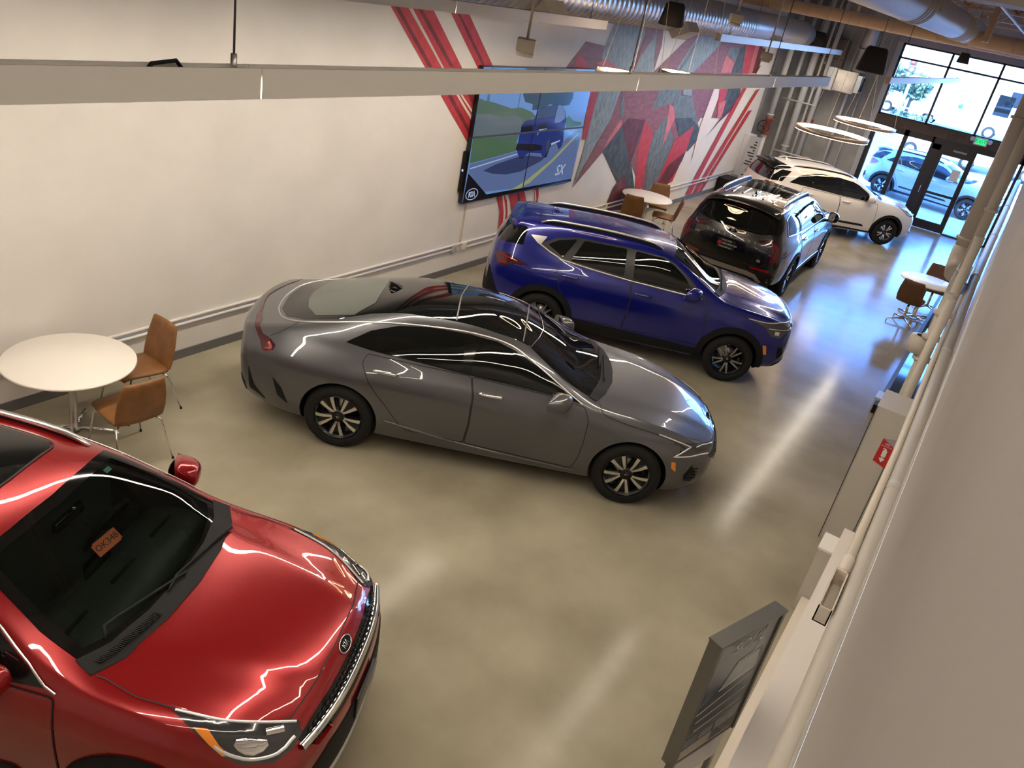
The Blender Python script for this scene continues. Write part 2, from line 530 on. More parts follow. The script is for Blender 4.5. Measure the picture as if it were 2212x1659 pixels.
    def line(s, name, pts, view, M, w=.006, off=.004, parent=None, step=.04, mirror=False, thick=.004, raised=False):
        """a ribbon of width w along a polyline on the body"""
        outs = []
        for mir in ((False, True) if mirror else (False,)):
            vw = view; ol = pts
            if mir:
                vw = {'right': 'left', 'left': 'right'}.get(view, view)
                if isinstance(view, tuple): vw = (-view[0], view[1])
                elif not isinstance(view, str): vw = -view
                if view in ('front', 'rear'): ol = [(-a, b) for a, b in pts]
                elif view == 'top': ol = [(a, -b) for a, b in pts]
                elif not isinstance(view, str): ol = [(-a, b) for a, b in pts]
            U, V, D = s.dirs(vw); sgn = -1 if vw in ('left', 'rear') else 1
            L = [s.hit(U * (u * sgn) + V * v - D * 8, D) for (u, v) in dense(ol, step, False)]
            N = len(L); vs = []; fs = []
            ws = w if callable(w) else (lambda t: w)
            for i, (p, n) in enumerate(L):
                t = (L[min(i + 1, N - 1)][0] - L[max(i - 1, 0)][0]).normalized(); b = n.cross(t).normalized(); h = ws(i / (N - 1)) / 2
                q = p + n * off; hh = n * thick
                vs += [q + b * h - hh, q + b * h * .7, q - b * h * .7, q - b * h - hh] if raised else [q + b * h, q + b * h * .01, q - b * h * .01, q - b * h]
            for i in range(N - 1):
                for k in range(3):
                    fs.append((4*i + k, 4*i + k + 1, 4*i + k + 5, 4*i + k + 4))
            o = MB().add(vs, fs, 0, True).build(name, M, parent or s.root)
            outs.append(o)
        return outs if mirror else outs[0]
    def finish_body(s, arch_r, wb, cab=None, interior=None, arch_z=.345, yin=.52):
        """cut wheel housings (and a cabin) into the body"""
        tmp = bpy.data.objects.new('tmpbody', s.base); COL.objects.link(tmp)
        int_m = interior or BLACKP
        for q in (s.paint, BLACKP, int_m): s.base.materials.append(q)
        vol0 = bmesh.new(); vol0.from_mesh(s.base); V0 = abs(vol0.calc_volume()); vol0.free()
        me = None
        for attempt in range(6):
            cut = MB()
            for ax in (0, -wb):
                for sg in (1, -1):
                    r = arch_r + .0007 * attempt; n = 56
                    vs = []
                    for y in (yin + .0011 * attempt, 1.3):
                        vs += [(ax + r * math.cos(2*math.pi*(k + .31)/n), sg * y, arch_z + r * math.sin(2*math.pi*(k + .31)/n)) for k in range(n)]
                    fs = [tuple(range(n)), tuple(range(n, 2*n))[::-1]] + [(k, n + k, n + (k+1) % n, (k+1) % n) for k in range(n)]
                    if sg < 0: fs = [f[::-1] for f in fs]
                    cut.add(vs, fs, 1)
            if cab:
                zl, ol = cab; n = len(ol)
                vs = [(x, y, zl) for x, y in ol] + [(x, y, 2.2) for x, y in ol]
                cut.add(vs, [tuple(range(n))[::-1], tuple(range(n, 2*n))] + [(k, (k+1) % n, n + (k+1) % n, n + k) for k in range(n)], 2)
            co = cut.build('tmpcut', [s.paint, BLACKP, int_m])
            bm = bmesh.new(); bm.from_mesh(co.data); bmesh.ops.recalc_face_normals(bm, faces=bm.faces); bm.to_mesh(co.data); bm.free()
            md = tmp.modifiers.new('b', 'BOOLEAN'); md.operation = 'DIFFERENCE'; md.object = co; md.solver = 'EXACT'
            md.material_mode = 'INDEX'; md.use_self = attempt > 2
            bpy.context.view_layer.update()
            dg = bpy.context.evaluated_depsgraph_get()
            me = bpy.data.meshes.new_from_object(tmp.evaluated_get(dg)); me.name = 'body'
            tmp.modifiers.clear(); bpy.data.objects.remove(co)
            bm = bmesh.new(); bm.from_mesh(me); v1 = abs(bm.calc_volume()); bm.free()
            if .5 * V0 < v1 < V0: break
        bpy.data.objects.remove(tmp)
        nl = [None] * len(me.loops)
        for p in me.polygons:
            p.use_smooth = True
            for li in p.loop_indices:
                if p.material_index == 0:
                    v = me.vertices[me.loops[li].vertex_index].co
                    l, n, i, d = s.bvh.find_nearest(v)
                    nl[li] = tuple(s.nrm(l, i))
                else: nl[li] = tuple(p.normal)
        me.normals_split_custom_set(nl)
        s.body = link(bpy.data.objects.new('body', me), s.root)
        return s.body
    def place(s, hub_x, hub_y, yaw):
        """put the right front hub's ground point at the given place"""
        c, n = math.cos(yaw), math.sin(yaw); ty = -s.S['track'] / 2
        s.root.location = (hub_x - (-n * ty), hub_y - (c * ty), 0)
        s.root.rotation_euler = (0, 0, yaw)
# ---- wheels
def wheel(car, ax, sg, rt, rr, w, style, rimm, dark, parent, steer=0.0, cap=None):
    yc = sg * car.S['track'] / 2; 
    t = MB()
    hw = w / 2
    prof = [(rr - .006, -hw + .012), (rr + .012, -hw), (rt - .05, -hw - .006), (rt - .018, -hw + .012), (rt, -hw + .035)]
    for g in (-.035, 0, .035): prof += [(rt, g - .006), (rt - .008, g - .004), (rt - .008, g + .004), (rt, g + .006)]
    prof += [(rt, hw - .035), (rt - .018, hw - .012), (rt - .05, hw + .006), (rr + .012, hw), (rr - .006, hw - .012)]
    t.lathe([(r, h * 1) for r, h in prof], 56, 'y')
    o = t.build('wheel', RUBBER, parent)
    o.location = (ax, yc, rt); o.rotation_euler = (0, 0, steer)
    out = sg  # outward
    # barrel and back face
    r_ = MB()
    r_.lathe([(rr - .004, -out * hw * .9), (rr - .02, -out * hw * .8), (rr - .035, out * hw * .35), (rr - .012, out * hw * .88), (rr + .004, out * hw * .97), (rr - .004, out * (hw + .001))], 56, 'y', mi=0)
    r_.build('rim_barrel', dark, o)
    b_ = MB(); b_.lathe([(.0, out * .0), (rr * .68, out * .0), (rr * .70, -out * .02), (0.0, -out * .021)], 40, 'y')
    b_.build('brake_disc', mat('brake_steel', (.35, .35, .35), .3, 1.0), o)
    cal = MB(); cal.box((-rr * .42, out * .03, rr * .42), (.11, .06, .16), Matrix.Rotation(-.75, 3, 'Y')); cal.build('brake_caliper', mat('caliper', (.25, .25, .26), .5, .6), o, bevel=.01)
    face = hw * .80
    def spoke(m, ang, ya, w0, w1, r0, r1, h0, h1, th=.02, mi=0, tw=0.0):
        """a tapered bar from r0 to r1 turned by ang"""
        c, n = math.cos(ang), math.sin(ang)
        def P(r, q, y): return (r * c - q * n, out * y, r * n + q * c)
        vs = []
        K = 4
        for k in range(K + 1):
            f = k / K; r = r0 + (r1 - r0) * f; wd = (w0 + (w1 - w0) * f) / 2; h = h0 + (h1 - h0) * f + .012 * math.sin(math.pi * f); sh = tw * f
            vs += [P(r, sh + wd, h - th), P(r, sh + wd * .75, h), P(r, sh - wd * .75, h), P(r, sh - wd, h - th)]
        fs = []
        for k in range(K):
            for q in range(3):
                a = 4 * k + q; f = (a, a + 1, a + 5, a + 4); fs.append(f if out < 0 else f[::-1])
        fs += [(0, 1, 2, 3), (4 * K + 3, 4 * K + 2, 4 * K + 1, 4 * K)]
        m.add(vs, fs, mi)
    sp = MB(); dk = MB()
    n, kind = style
    for k in range(n):
        a = 2 * math.pi * k / n - math.pi / 2
        if kind == 'star':     # machined wide split spokes with dark inlay
            for q in (-1, 1):
                spoke(sp, a + q * .15, 0, .026, .052, .055, rr - .008, face - .012, face + .002, .02, 0, q * .028)
            spoke(dk, a, 0, .045, .085, .045, rr - .02, face - .026, face - .016, .02)
            for q in (-1, 1): spoke(dk, a + q * .36, 0, .028, .04, .05, rr - .02, face - .045, face - .030, .02)
        elif kind == 'twin':
            for q in (-1, 1):
                spoke(sp, a + q * .16, 0, .030, .030, .05, rr - .012, face - .012, face, .022, 0, q * .012)
        elif kind == 'blade':
            spoke(sp, a, 0, .045, .085, .05, rr - .012, face - .012, face + .002, .02)
            spoke(dk, a + math.pi / n, 0, .03, .05, .04, rr - .015, face - .03, face - .02, .02)
        elif kind == 'pair':
            for q in (-1, 1):
                spoke(sp, a + q * .10, 0, .034, .045, .05, rr - .012, face - .012, face, .02, 0, q * .02)
            spoke(dk, a + math.pi / n, 0, .04, .10, .05, rr - .015, face - .03, face - .022, .02)
    if sp.v: sp.build('spokes', rimm, o)
    if dk.v: dk.build('spoke_inlays', dark, o)
    h = MB(); h.lathe([(.075, out * (face - .035)), (.068, out * (face - .012)), (.034, out * (face - .004)), (.0, out * (face - .002))][::1], 28, 'y'); h.build('wheel_hub', dark, o)
    c_ = MB(); c_.lathe([(.031, out * (face - .006)), (.029, out * (face + .001)), (.0, out * (face + .0015))], 24, 'y'); c_.build('hub_cap', GLOSSB, o)
    if cap:
        letters = badge_strokes('word', .018)
        q = MB()
        for pts in letters: q.tube([(p[0] * -out, out * (face + .003), p[1]) for p in pts], .0016, 5)
        q.build('hub_emblem', CHROME, o)
    return o
def badge_strokes(kind, h):
    """the three letters of the badge, drawn as strokes (centred, height h)"""
    k = h
    return [[(-.95*k, -.5*k), (-.95*k, .5*k)], [(-.30*k, .5*k), (-.90*k, 0.02*k)], [(-.72*k, .12*k), (-.28*k, -.5*k)],
            [(0.0*k, -.5*k), (0.0*k, .5*k)], [(.24*k, -.5*k), (.60*k, .5*k), (.96*k, -.5*k)]]
def badge(parent, o, U, V, w, h, ring=CHROME, fieldm=GLOSSB, name='badge'):
    """oval emblem: ring, field, letters"""
    M = frame(o, U, V)
    f = MB(); n = 40
    f.prism([(w/2 * math.cos(2*math.pi*i/n), h/2 * math.sin(2*math.pi*i/n)) for i in range(n)], -.012, .003, ((0,0,0), (1,0,0), (0,1,0), (0,0,1)))
    b = f.build(name, fieldm, parent, xf=M)
    r = MB(); r.tube([(w/2 * math.cos(2*math.pi*i/n), h/2 * math.sin(2*math.pi*i/n), .003) for i in range(n)], h * .045, 8, closed=True)
    r.build('badge_ring', ring, b, xf=M)
    q = MB()
    for pts in badge_strokes('word', h * .48):
        q.tube([(x * .86, y, .004) for x, y in pts], h * .036, 6)
    q.build('badge_letters', ring, b, xf=M)
    return b
def handle(car, x, z, M, side_mirror=True, L=.19, parent_map=None):
    for sd in ('right', 'left'):
        p, n = car.at(sd, x, z)
        sg = -1 if sd == 'right' else 1
        par = parent_map[sd] if parent_map else car.root
        q = MB()
        # recess bowl
        pts = []
        for i in range(9):
            t = i / 8; u = x - L/2 + L * t
            c, nn = car.at(sd, u, z + .006 - .012 * t * 0)
            pts.append(c + nn * (.006 + .026 * math.sin(math.pi * min(1, max(0, t))) ** .6))
        q.tube(pts, [.006] + [.014] * 7 + [.006], 10)
        q.build('door_handle', M, par)
def mirror_unit(car, x, y, z, M, dark=BLACKP, sx=.13, sy=.11, sz=.085):
    """door mirrors on both sides: shaped housing, dark foot and glass"""
    for sg in (-1, 1):
        q = MB(); nu, nv = 20, 12; vs = []; fs = []
        for i in range(nv + 1):
            ph = math.pi * i / nv
            for k in range(nu):
                th = 2 * math.pi * k / nu
                cx, cy, cz = math.sin(ph) * math.cos(th), math.cos(ph), math.sin(ph) * math.sin(th)
                e = .72
                f = lambda v: math.copysign(abs(v) ** e, v)
                X = f(cx) * sx; X = max(X, -sx * .35); Zz = f(cz) * sz * (1 - .22 * cy * 1); Yy = f(cy) * sy
                if X < -sx * .3: Zz *= 1.03
                vs.append((x + X - .05 * cy, sg * (y + Yy), z + Zz))
        for i in range(nv):
            for k in range(nu):
                a = i*nu + k; b = i*nu + (k+1) % nu; f4 = (a, b, b + nu, a + nu)
                fs.append(f4 if sg > 0 else f4[::-1])
        q.add(vs, fs, 0, True)
        o = q.build('side_mirror', M, car.root, merge=True)
        g = MB(); n = 24
        g.prism([(.86 * sy * math.copysign(abs(math.cos(2*math.pi*i/n)) ** .7, math.cos(2*math.pi*i/n)), .84 * sz * math.copysign(abs(math.sin(2*math.pi*i/n)) ** .7, math.sin(2*math.pi*i/n))) for i in range(n)], 0, .006,
                ((x - sx * .36, sg * y, z), (0, 1, 0), (0, 0, 1), (-1, 0, 0)))
        g.build('mirror_glass', mat('mirror', (.6, .62, .64), .03, 1.0), o)
        ft = MB(); ft.tube([(x + .0, sg * (y - sy * .6), z - sz * .75), (x + .01, sg * (y - sy - .03), z - sz * 1.0), (x + .02, sg * (y - sy - .09), z - sz * 1.15)], [.03, .026, .03], 10)
        ft.build('mirror_foot', dark, o)
def wipers(car, pts_list, M=BLACKP, r=.008):
    for pts in pts_list:
        P = []
        for (x, y) in dense(pts, .05, False):
            p, n = car.at('top', x, y); P.append(p + n * .022)
        MB().tube(P, [r * 1.3] + [r] * (len(P) - 2) + [r * .5], 6).build('wiper', M, car.root)
def rails(car, x0, x1, y0, y1, M, lift=.045, w=.022, name='roof_rail', foot=BLACKP, full=True):
    """roof rails that follow the roof from x0 (rear) to x1 (front)"""
    for sg in (-1, 1):
        P = []; n = 22
        for i in range(n + 1):
            t = i / n; x = x0 + (x1 - x0) * t; y = y0 + (y1 - y0) * t
            p, nn = car.at('top', x, sg * y)
            k = min(1, math.sin(math.pi * min(max(t, 0), 1)) * 3.2) if not full else min(1, min(t, 1 - t) / .10)
            P.append(p + Vector((0, 0, 1)) * (.004 + lift * (k * (2 - k))))
        vs = []; fs = []
        for i, p in enumerate(P):
            h = w * (1 if 0 < i < n else .6)
            vs += [p + Vector((0, -h, -.012)), p + Vector((0, -h * .8, .012)), p + Vector((0, h * .8, .012)), p + Vector((0, h, -.012))]
        for i in range(n):
            for k in range(4):
                fs.append((4*i + k, 4*(i+1) + k, 4*(i+1) + (k+1) % 4, 4*i + (k+1) % 4))
        fs += [(0, 1, 2, 3), (4*n + 3, 4*n + 2, 4*n + 1, 4*n)]
        o = MB().add(vs, fs, 0, True).build(name, M, car.root, auto=True)
        # dark web below
        vs = []; fs = []
        for i, p in enumerate(P):
            b, nn = car.at('top', p.x, p.y)
            vs += [b + Vector((0, -.008, -.004)), p + Vector((0, -.008, -.008)), p + Vector((0, .008, -.008)), b + Vector((0, .008, -.004))]
        for i in range(n):
            for k in range(3): fs.append((4*i + k, 4*(i+1) + k, 4*(i+1) + k + 1, 4*i + k + 1))
        MB().add(vs, fs).build('rail_foot', foot, o)
def fin(car, x, M):
    p, n = car.at('top', x, 0)
    prof = [(.10, 0, .030), (.03, .018, .026), (-.04, .05, .016), (-.085, .066, .008), (-.10, .06, .006), (-.095, 0, .022)]
    vs = []
    for (dx, dz, hw) in prof: vs += [(p.x + dx, -hw, p.z + dz - .006), (p.x + dx, hw, p.z + dz - .006)]
    base = [(p.x + .10, -.02, p.z - .01), (p.x + .10, .02, p.z - .01)]
    q = MB()
    N = len(prof)
    fs = [(2*i, 2*i + 2, 2*i + 3, 2*i + 1) for i in range(N - 1)]
    lo = len(vs)
    for (dx, dz, hw) in prof: vs += [(p.x + dx, -max(hw, .024), p.z - .01), (p.x + dx, max(hw, .024), p.z - .01)]
    for i in range(N - 1):
        fs += [(2*i, lo + 2*i, lo + 2*i + 2, 2*i + 2), (2*i + 1, 2*i + 3, lo + 2*i + 3, lo + 2*i + 1)]
    q.add(vs, fs, 0, True).build('antenna_fin', M, car.root)
# ---------------------------------------------------------------- the cars' proportions (metres; x forward from the front axle)
def win(car, x1, x2, x3, x4, db=.025, dt=.035, n=10, r=.04, zcap=None):
    """a side-window outline between belt and roof rail: bottom x1..x2 (rear to front), top x4..x3"""
    zb = lambda x: float(car.rz[3](x)) + db
    zr = lambda x: float(car.rz[4](x)) - dt
    bot = [(x1 + (x2 - x1) * i / n, zb(x1 + (x2 - x1) * i / n)) for i in range(n + 1)]
    tp = [(x3 + (x4 - x3) * i / n, zr(x3 + (x4 - x3) * i / n)) for i in range(n + 1)]
    return bot, tp
SEDAN = dict(xf=.925, xr=-4.0, xc=-1.5, ymax=.93, track=1.60, wb=2.85, tyre=.338, rim=.232, tw=.225, arch=.378,
    top=[(.93,.655),(.80,.725),(.5,.825),(0,.915),(-.42,.985),(-.52,1.015),(-.9,1.21),(-1.35,1.40),(-1.8,1.46),(-2.3,1.45),(-2.8,1.365),(-3.3,1.205),(-3.6,1.10),(-3.8,1.065),(-4.0,1.03)],
    smooth=2, smoothx=1, rows=[([(.93,.70),(.6,.80),(0,.84),(-1.4,.85),(-2.85,.84),(-3.6,.78),(-4,.70)], [(.93,.22),(.5,.18),(0,.18),(-2.85,.19),(-3.5,.22),(-4,.30)]),
          ([(.93,.80),(.6,.885),(0,.915),(-.6,.895),(-1.4,.885),(-2.3,.90),(-2.85,.925),(-3.5,.89),(-4,.80)], [(.93,.42),(0,.42),(-1.4,.36),(-2.85,.42),(-4,.46)]),
          ([(.93,.78),(.5,.885),(0,.918),(-.7,.91),(-1.4,.912),(-2.3,.925),(-2.85,.932),(-3.5,.885),(-4,.78)], [(.93,.57),(.5,.66),(0,.71),(-1.4,.75),(-2.85,.80),(-4,.82)]),
          ([(.93,.70),(.5,.80),(0,.835),(-.5,.835),(-1.4,.835),(-2.2,.83),(-2.85,.80),(-3.4,.745),(-4,.66)], [(.93,.63),(.5,.765),(0,.865),(-.5,.925),(-1.4,.95),(-2.2,.98),(-2.85,1.01),(-3.4,1.025),(-4,.985)]),
          ([(.93,.60),(.5,.70),(0,.735),(-.45,.735),(-.7,.70),(-1.0,.645),(-1.35,.60),(-1.9,.575),(-2.5,.57),(-3.0,.585),(-3.4,.61),(-3.7,.61),(-4,.57)], [(.93,.65),(.5,.80),(0,.895),(-.42,.955),(-.7,1.05),(-1.0,1.195),(-1.35,1.325),(-1.8,1.385),(-2.3,1.37),(-2.8,1.28),(-3.2,1.165),(-3.6,1.075),(-4,1.005)])],
    bowf=.30, bowr=.24, leanf=[(.15,-.16),(.32,-.04),(.45,0),(.6,0),(.8,-.05)], leanr=[(.2,.14),(.4,.03),(.7,0),(.95,.02),(1.1,.0)],
    rf=.10, rr=.08, crown=2.4, hood=[(-.45,.75,.60,.36,.012,.10)])
NIRO = dict(xf=.87, xr=-3.485, xc=-1.3, ymax=.902, track=1.57, wb=2.70, tyre=.325, rim=.213, tw=.205, arch=.372,
    top=[(.87,.845),(.74,.915),(.5,.975),(.1,1.04),(-.28,1.085),(-.36,1.115),(-.70,1.305),(-1.08,1.455),(-1.5,1.515),(-1.9,1.525),(-2.5,1.505),(-3.0,1.465),(-3.3,1.425),(-3.485,1.39)],
    rows=[([(.87,.70),(.5,.80),(0,.83),(-1.3,.83),(-2.7,.83),(-3.2,.78),(-3.485,.72)], [(.87,.26),(.4,.21),(0,.21),(-2.7,.22),(-3.2,.27),(-3.485,.33)]),
          ([(.87,.79),(.5,.868),(0,.90),(-.7,.865),(-1.3,.86),(-2.0,.87),(-2.7,.90),(-3.2,.86),(-3.485,.79)], [(.87,.45),(0,.45),(-1.3,.40),(-2.7,.45),(-3.485,.5)]),
          ([(.87,.77),(.5,.86),(0,.895),(-.7,.885),(-1.3,.885),(-2.0,.89),(-2.7,.90),(-3.2,.855),(-3.485,.78)], [(.87,.66),(.4,.74),(0,.78),(-1.3,.80),(-2.7,.84),(-3.485,.84)]),
          ([(.87,.70),(.5,.79),(0,.825),(-.4,.825),(-1.3,.82),(-2.2,.815),(-2.8,.79),(-3.2,.75),(-3.485,.69)], [(.87,.79),(.5,.885),(0,.955),(-.4,.985),(-1.3,1.0),(-2.2,1.035),(-2.8,1.08),(-3.2,1.12),(-3.485,1.10)]),
          ([(.87,.60),(.5,.69),(0,.73),(-.3,.735),(-.5,.705),(-.8,.645),(-1.1,.605),(-1.6,.585),(-2.3,.575),(-2.9,.56),(-3.3,.54),(-3.485,.51)], [(.87,.82),(.5,.925),(0,1.0),(-.28,1.035),(-.46,1.10),(-.78,1.265),(-1.1,1.39),(-1.5,1.45),(-2.0,1.462),(-2.6,1.44),(-3.1,1.40),(-3.485,1.345)])],
    bowf=.24, bowr=.16, leanf=[(.2,-.12),(.35,-.02),(.5,0),(.7,-.01),(.85,-.06)], leanr=[(.2,.12),(.45,.0),(.75,.0),(.95,.03),(1.1,.06),(1.25,.14),(1.4,.20),(1.5,.2)],
    rf=.10, rr=.09, crown=2.5, hood=[(-.33,.72,.56,.34,.012,.09)])
COMPACT = dict(xf=.85, xr=-3.52, xc=-1.3, ymax=.90, track=1.58, wb=2.63, tyre=.335, rim=.222, tw=.215, arch=.385,
    top=[(.85,.93),(.72,.985),(.5,1.02),(.1,1.085),(-.22,1.125),(-.32,1.16),(-.68,1.365),(-1.02,1.52),(-1.5,1.585),(-1.9,1.60),(-2.5,1.585),(-3.0,1.55),(-3.3,1.515),(-3.52,1.48)],
    rows=[([(.85,.70),(.5,.79),(0,.82),(-1.3,.83),(-2.63,.82),(-3.2,.78),(-3.52,.70)], [(.85,.30),(.4,.24),(0,.23),(-2.63,.24),(-3.2,.30),(-3.52,.36)]),
          ([(.85,.78),(.5,.86),(0,.895),(-.7,.87),(-1.3,.865),(-2.0,.875),(-2.63,.90),(-3.2,.855),(-3.52,.78)], [(.85,.50),(0,.48),(-1.3,.42),(-2.63,.48),(-3.52,.55)]),
          ([(.85,.77),(.5,.855),(0,.89),(-.7,.885),(-1.3,.885),(-2.0,.89),(-2.63,.898),(-3.2,.855),(-3.52,.78)], [(.85,.74),(.4,.82),(0,.84),(-1.3,.86),(-2.63,.90),(-3.52,.90)]),
          ([(.85,.71),(.5,.79),(0,.825),(-.4,.825),(-1.3,.82),(-2.2,.815),(-2.7,.79),(-3.2,.75),(-3.52,.69)], [(.85,.88),(.5,.955),(0,1.01),(-.4,1.04),(-1.3,1.065),(-2.2,1.10),(-2.7,1.16),(-3.2,1.20),(-3.52,1.18)]),
          ([(.85,.62),(.5,.70),(0,.735),(-.25,.74),(-.45,.71),(-.72,.66),(-1.05,.61),(-1.6,.595),(-2.3,.585),(-2.9,.57),(-3.3,.55),(-3.52,.52)], [(.85,.905),(.5,.985),(0,1.05),(-.25,1.08),(-.42,1.155),(-.72,1.32),(-1.05,1.46),(-1.5,1.53),(-2.0,1.54),(-2.6,1.52),(-3.1,1.48),(-3.52,1.43)])],
    bowf=.22, bowr=.16, leanf=[(.25,-.10),(.4,-.01),(.6,0),(.8,-.01),(.98,-.06)], leanr=[(.2,.12),(.45,.0),(.8,.0),(1.0,.03),(1.15,.06),(1.3,.15),(1.5,.24),(1.6,.24)],
    rf=.09, rr=.09, crown=2.5, hood=[(-.24,.72,.58,.50,.016,.08)])
BIGSUV = dict(xf=.95, xr=-4.05, xc=-1.6, ymax=.99, track=1.70, wb=2.90, tyre=.385, rim=.262, tw=.245, arch=.43,
    top=[(.95,1.05),(.82,1.105),(.5,1.14),(0,1.18),(-.5,1.22),(-.6,1.25),(-.9,1.45),(-1.25,1.635),(-1.7,1.705),(-2.2,1.72),(-3.0,1.71),(-3.5,1.68),(-3.9,1.645),(-4.05,1.62)],
    rows=[([(.95,.80),(.5,.88),(0,.91),(-1.4,.92),(-2.9,.91),(-3.6,.88),(-4.05,.82)], [(.95,.32),(.5,.26),(0,.26),(-2.9,.27),(-3.5,.32),(-4.05,.40)]),
          ([(.95,.87),(.5,.95),(0,.985),(-.7,.96),(-1.4,.955),(-2.2,.965),(-2.9,.99),(-3.6,.955),(-4.05,.89)], [(.95,.55),(0,.55),(-1.4,.5),(-2.9,.55),(-4.05,.6)]),
          ([(.95,.86),(.5,.95),(0,.98),(-.7,.975),(-1.4,.975),(-2.2,.98),(-2.9,.985),(-3.6,.955),(-4.05,.89)], [(.95,.84),(.5,.9),(0,.93),(-1.4,.95),(-2.9,.97),(-4.05,.96)]),
          ([(.95,.80),(.5,.88),(0,.915),(-.5,.915),(-1.4,.905),(-2.4,.90),(-3.1,.885),(-3.7,.85),(-4.05,.81)], [(.95,.99),(.5,1.06),(0,1.10),(-.5,1.13),(-1.4,1.14),(-2.4,1.155),(-3.1,1.17),(-3.7,1.19),(-4.05,1.18)]),
          ([(.95,.72),(.5,.79),(0,.825),(-.45,.83),(-.65,.80),(-.9,.745),(-1.25,.69),(-1.8,.665),(-2.6,.655),(-3.3,.645),(-3.8,.63),(-4.05,.61)], [(.95,1.02),(.5,1.10),(0,1.145),(-.45,1.18),(-.65,1.27),(-.9,1.42),(-1.25,1.57),(-1.7,1.635),(-2.3,1.65),(-3.1,1.635),(-3.7,1.60),(-4.05,1.56)])],
    bowf=.20, bowr=.12, leanf=[(.3,-.10),(.45,-.01),(.7,0),(.95,-.01),(1.1,-.05)], leanr=[(.3,.12),(.55,.0),(.9,.0),(1.05,.02),(1.2,.07),(1.4,.17),(1.6,.26),(1.7,.28)],
    rf=.09, rr=.10, crown=2.6, hood=[(-.5,.8,.62,.55,.014,.08)])
# ---------------------------------------------------------------- the cars
def sym(h): return h + [(x, -y) for x, y in reversed(h)]           # top-view half outline (y <= 0) to a full one
def symf(h): return h + [(-y, z) for y, z in reversed(h)]          # front or rear view half outline
SEAM = mat('panel_gap', (.004, .004, .005), .6)
FRIT = mat('black_glass_band', (.005, .005, .005), .05)
TINT = bpy.data.materials.new('tinted_windscreen'); TINT.use_nodes = True
_n = TINT.node_tree.nodes; _l = TINT.node_tree.links; _n.clear()
_o = _n.new('ShaderNodeOutputMaterial'); _m = _n.new('ShaderNodeMixShader'); _f = _n.new('ShaderNodeFresnel'); _f.inputs[0].default_value = 1.5
_t = _n.new('ShaderNodeBsdfTransparent'); _t.inputs[0].default_value = (.55, .66, .60, 1)
_g = _n.new('ShaderNodeBsdfGlossy'); _g.inputs['Roughness'].default_value = .01
_l.new(_f.outputs[0], _m.inputs[0]); _l.new(_t.outputs[0], _m.inputs[1]); _l.new(_g.outputs[0], _m.inputs[2]); _l.new(_m.outputs[0], _o.inputs[0])
def wheels(car, style, rimm, dark=None, steer=0.0, cap=True):
    S = car.S; dark = dark or mat('dark_rim', (.03, .03, .032), .3, .8)
    for ax in (0, -S['wb']):
        for sg in (1, -1):
            wheel(car, ax, sg, S['tyre'], S['rim'], S['tw'], style, rimm, dark, car.root, steer if ax == 0 else 0, cap)
def doors(car, outlines, handles, hm, gap=.005):
    """outlines: side-view polygons, one per door; handles: (x, z) per door"""
    for ol, (hx, hz) in zip(outlines, handles):
        ds = car.patch('door', ol, 'right', car.paint, off=.0035, step=.06, mirror=True, skirt=.004)
        cx = sum(p[0] for p in ol) / len(ol); cz = sum(p[1] for p in ol) / len(ol)
        for side, d in zip(('right', 'left'), ds):
            pts = ol + [ol[0]]
            car.line('door_gap', pts, side, SEAM, w=.009, off=.0045, parent=d, step=.05)
            q = MB(); P = []
            for i in range(13):
                t = i / 12; p, n = car.at(side, hx - .12 + .24 * t, hz)
                P.append(p + n * (.008 + .024 * (math.sin(math.pi * t)) ** .45 if 0 < t < 1 else p * 0 + n * .004) if 0 < t < 1 else p + n * .004)
            q.tube(P, [.009] + [.018] * 11 + [.009], 10)
            h = q.build('door_handle', hm, d)
            n_ = 16
            car.patch('handle_recess', [(hx - .02 + .07 * math.cos(2*math.pi*i/n_), hz + .034 * math.sin(2*math.pi*i/n_)) for i in range(n_)], side, car.paint if hm is not CHROME else car.paint, off=.0045, step=.05, parent=d)
def arches(car, M, r1, zc=.345, a0=-12, a1=192, axles=None):
    S = car.S; r0 = S['arch'] - .004
    for ax in (axles or (0, -S['wb'])):
        n = 30
        outer = []; inner = []
        for i in range(n + 1):
            a = math.radians(a0 + (a1 - a0) * i / n)
            k = r1
            outer.append((ax + k * math.cos(a), zc + k * math.sin(a))); inner.append((ax + r0 * math.cos(a), zc + r0 * math.sin(a)))
        outer = [(x, max(z, .22)) for x, z in outer]; inner = [(x, max(z, .22)) for x, z in inner]
        car.patch('arch_cladding', outer + inner[::-1], 'right', M, off=.014, step=.05, mirror=True, skirt=.02)
def common_glass(car, dlo, panes, frame_m=GLOSSB):
    car.patch('window_surround', dlo, 'right', frame_m, off=.004, step=.05, mirror=True)
    for p in panes: car.patch('side_window', p, 'right', GLASSD, off=.0075, step=.06, mirror=True)
def front_end(car, D):
    pass
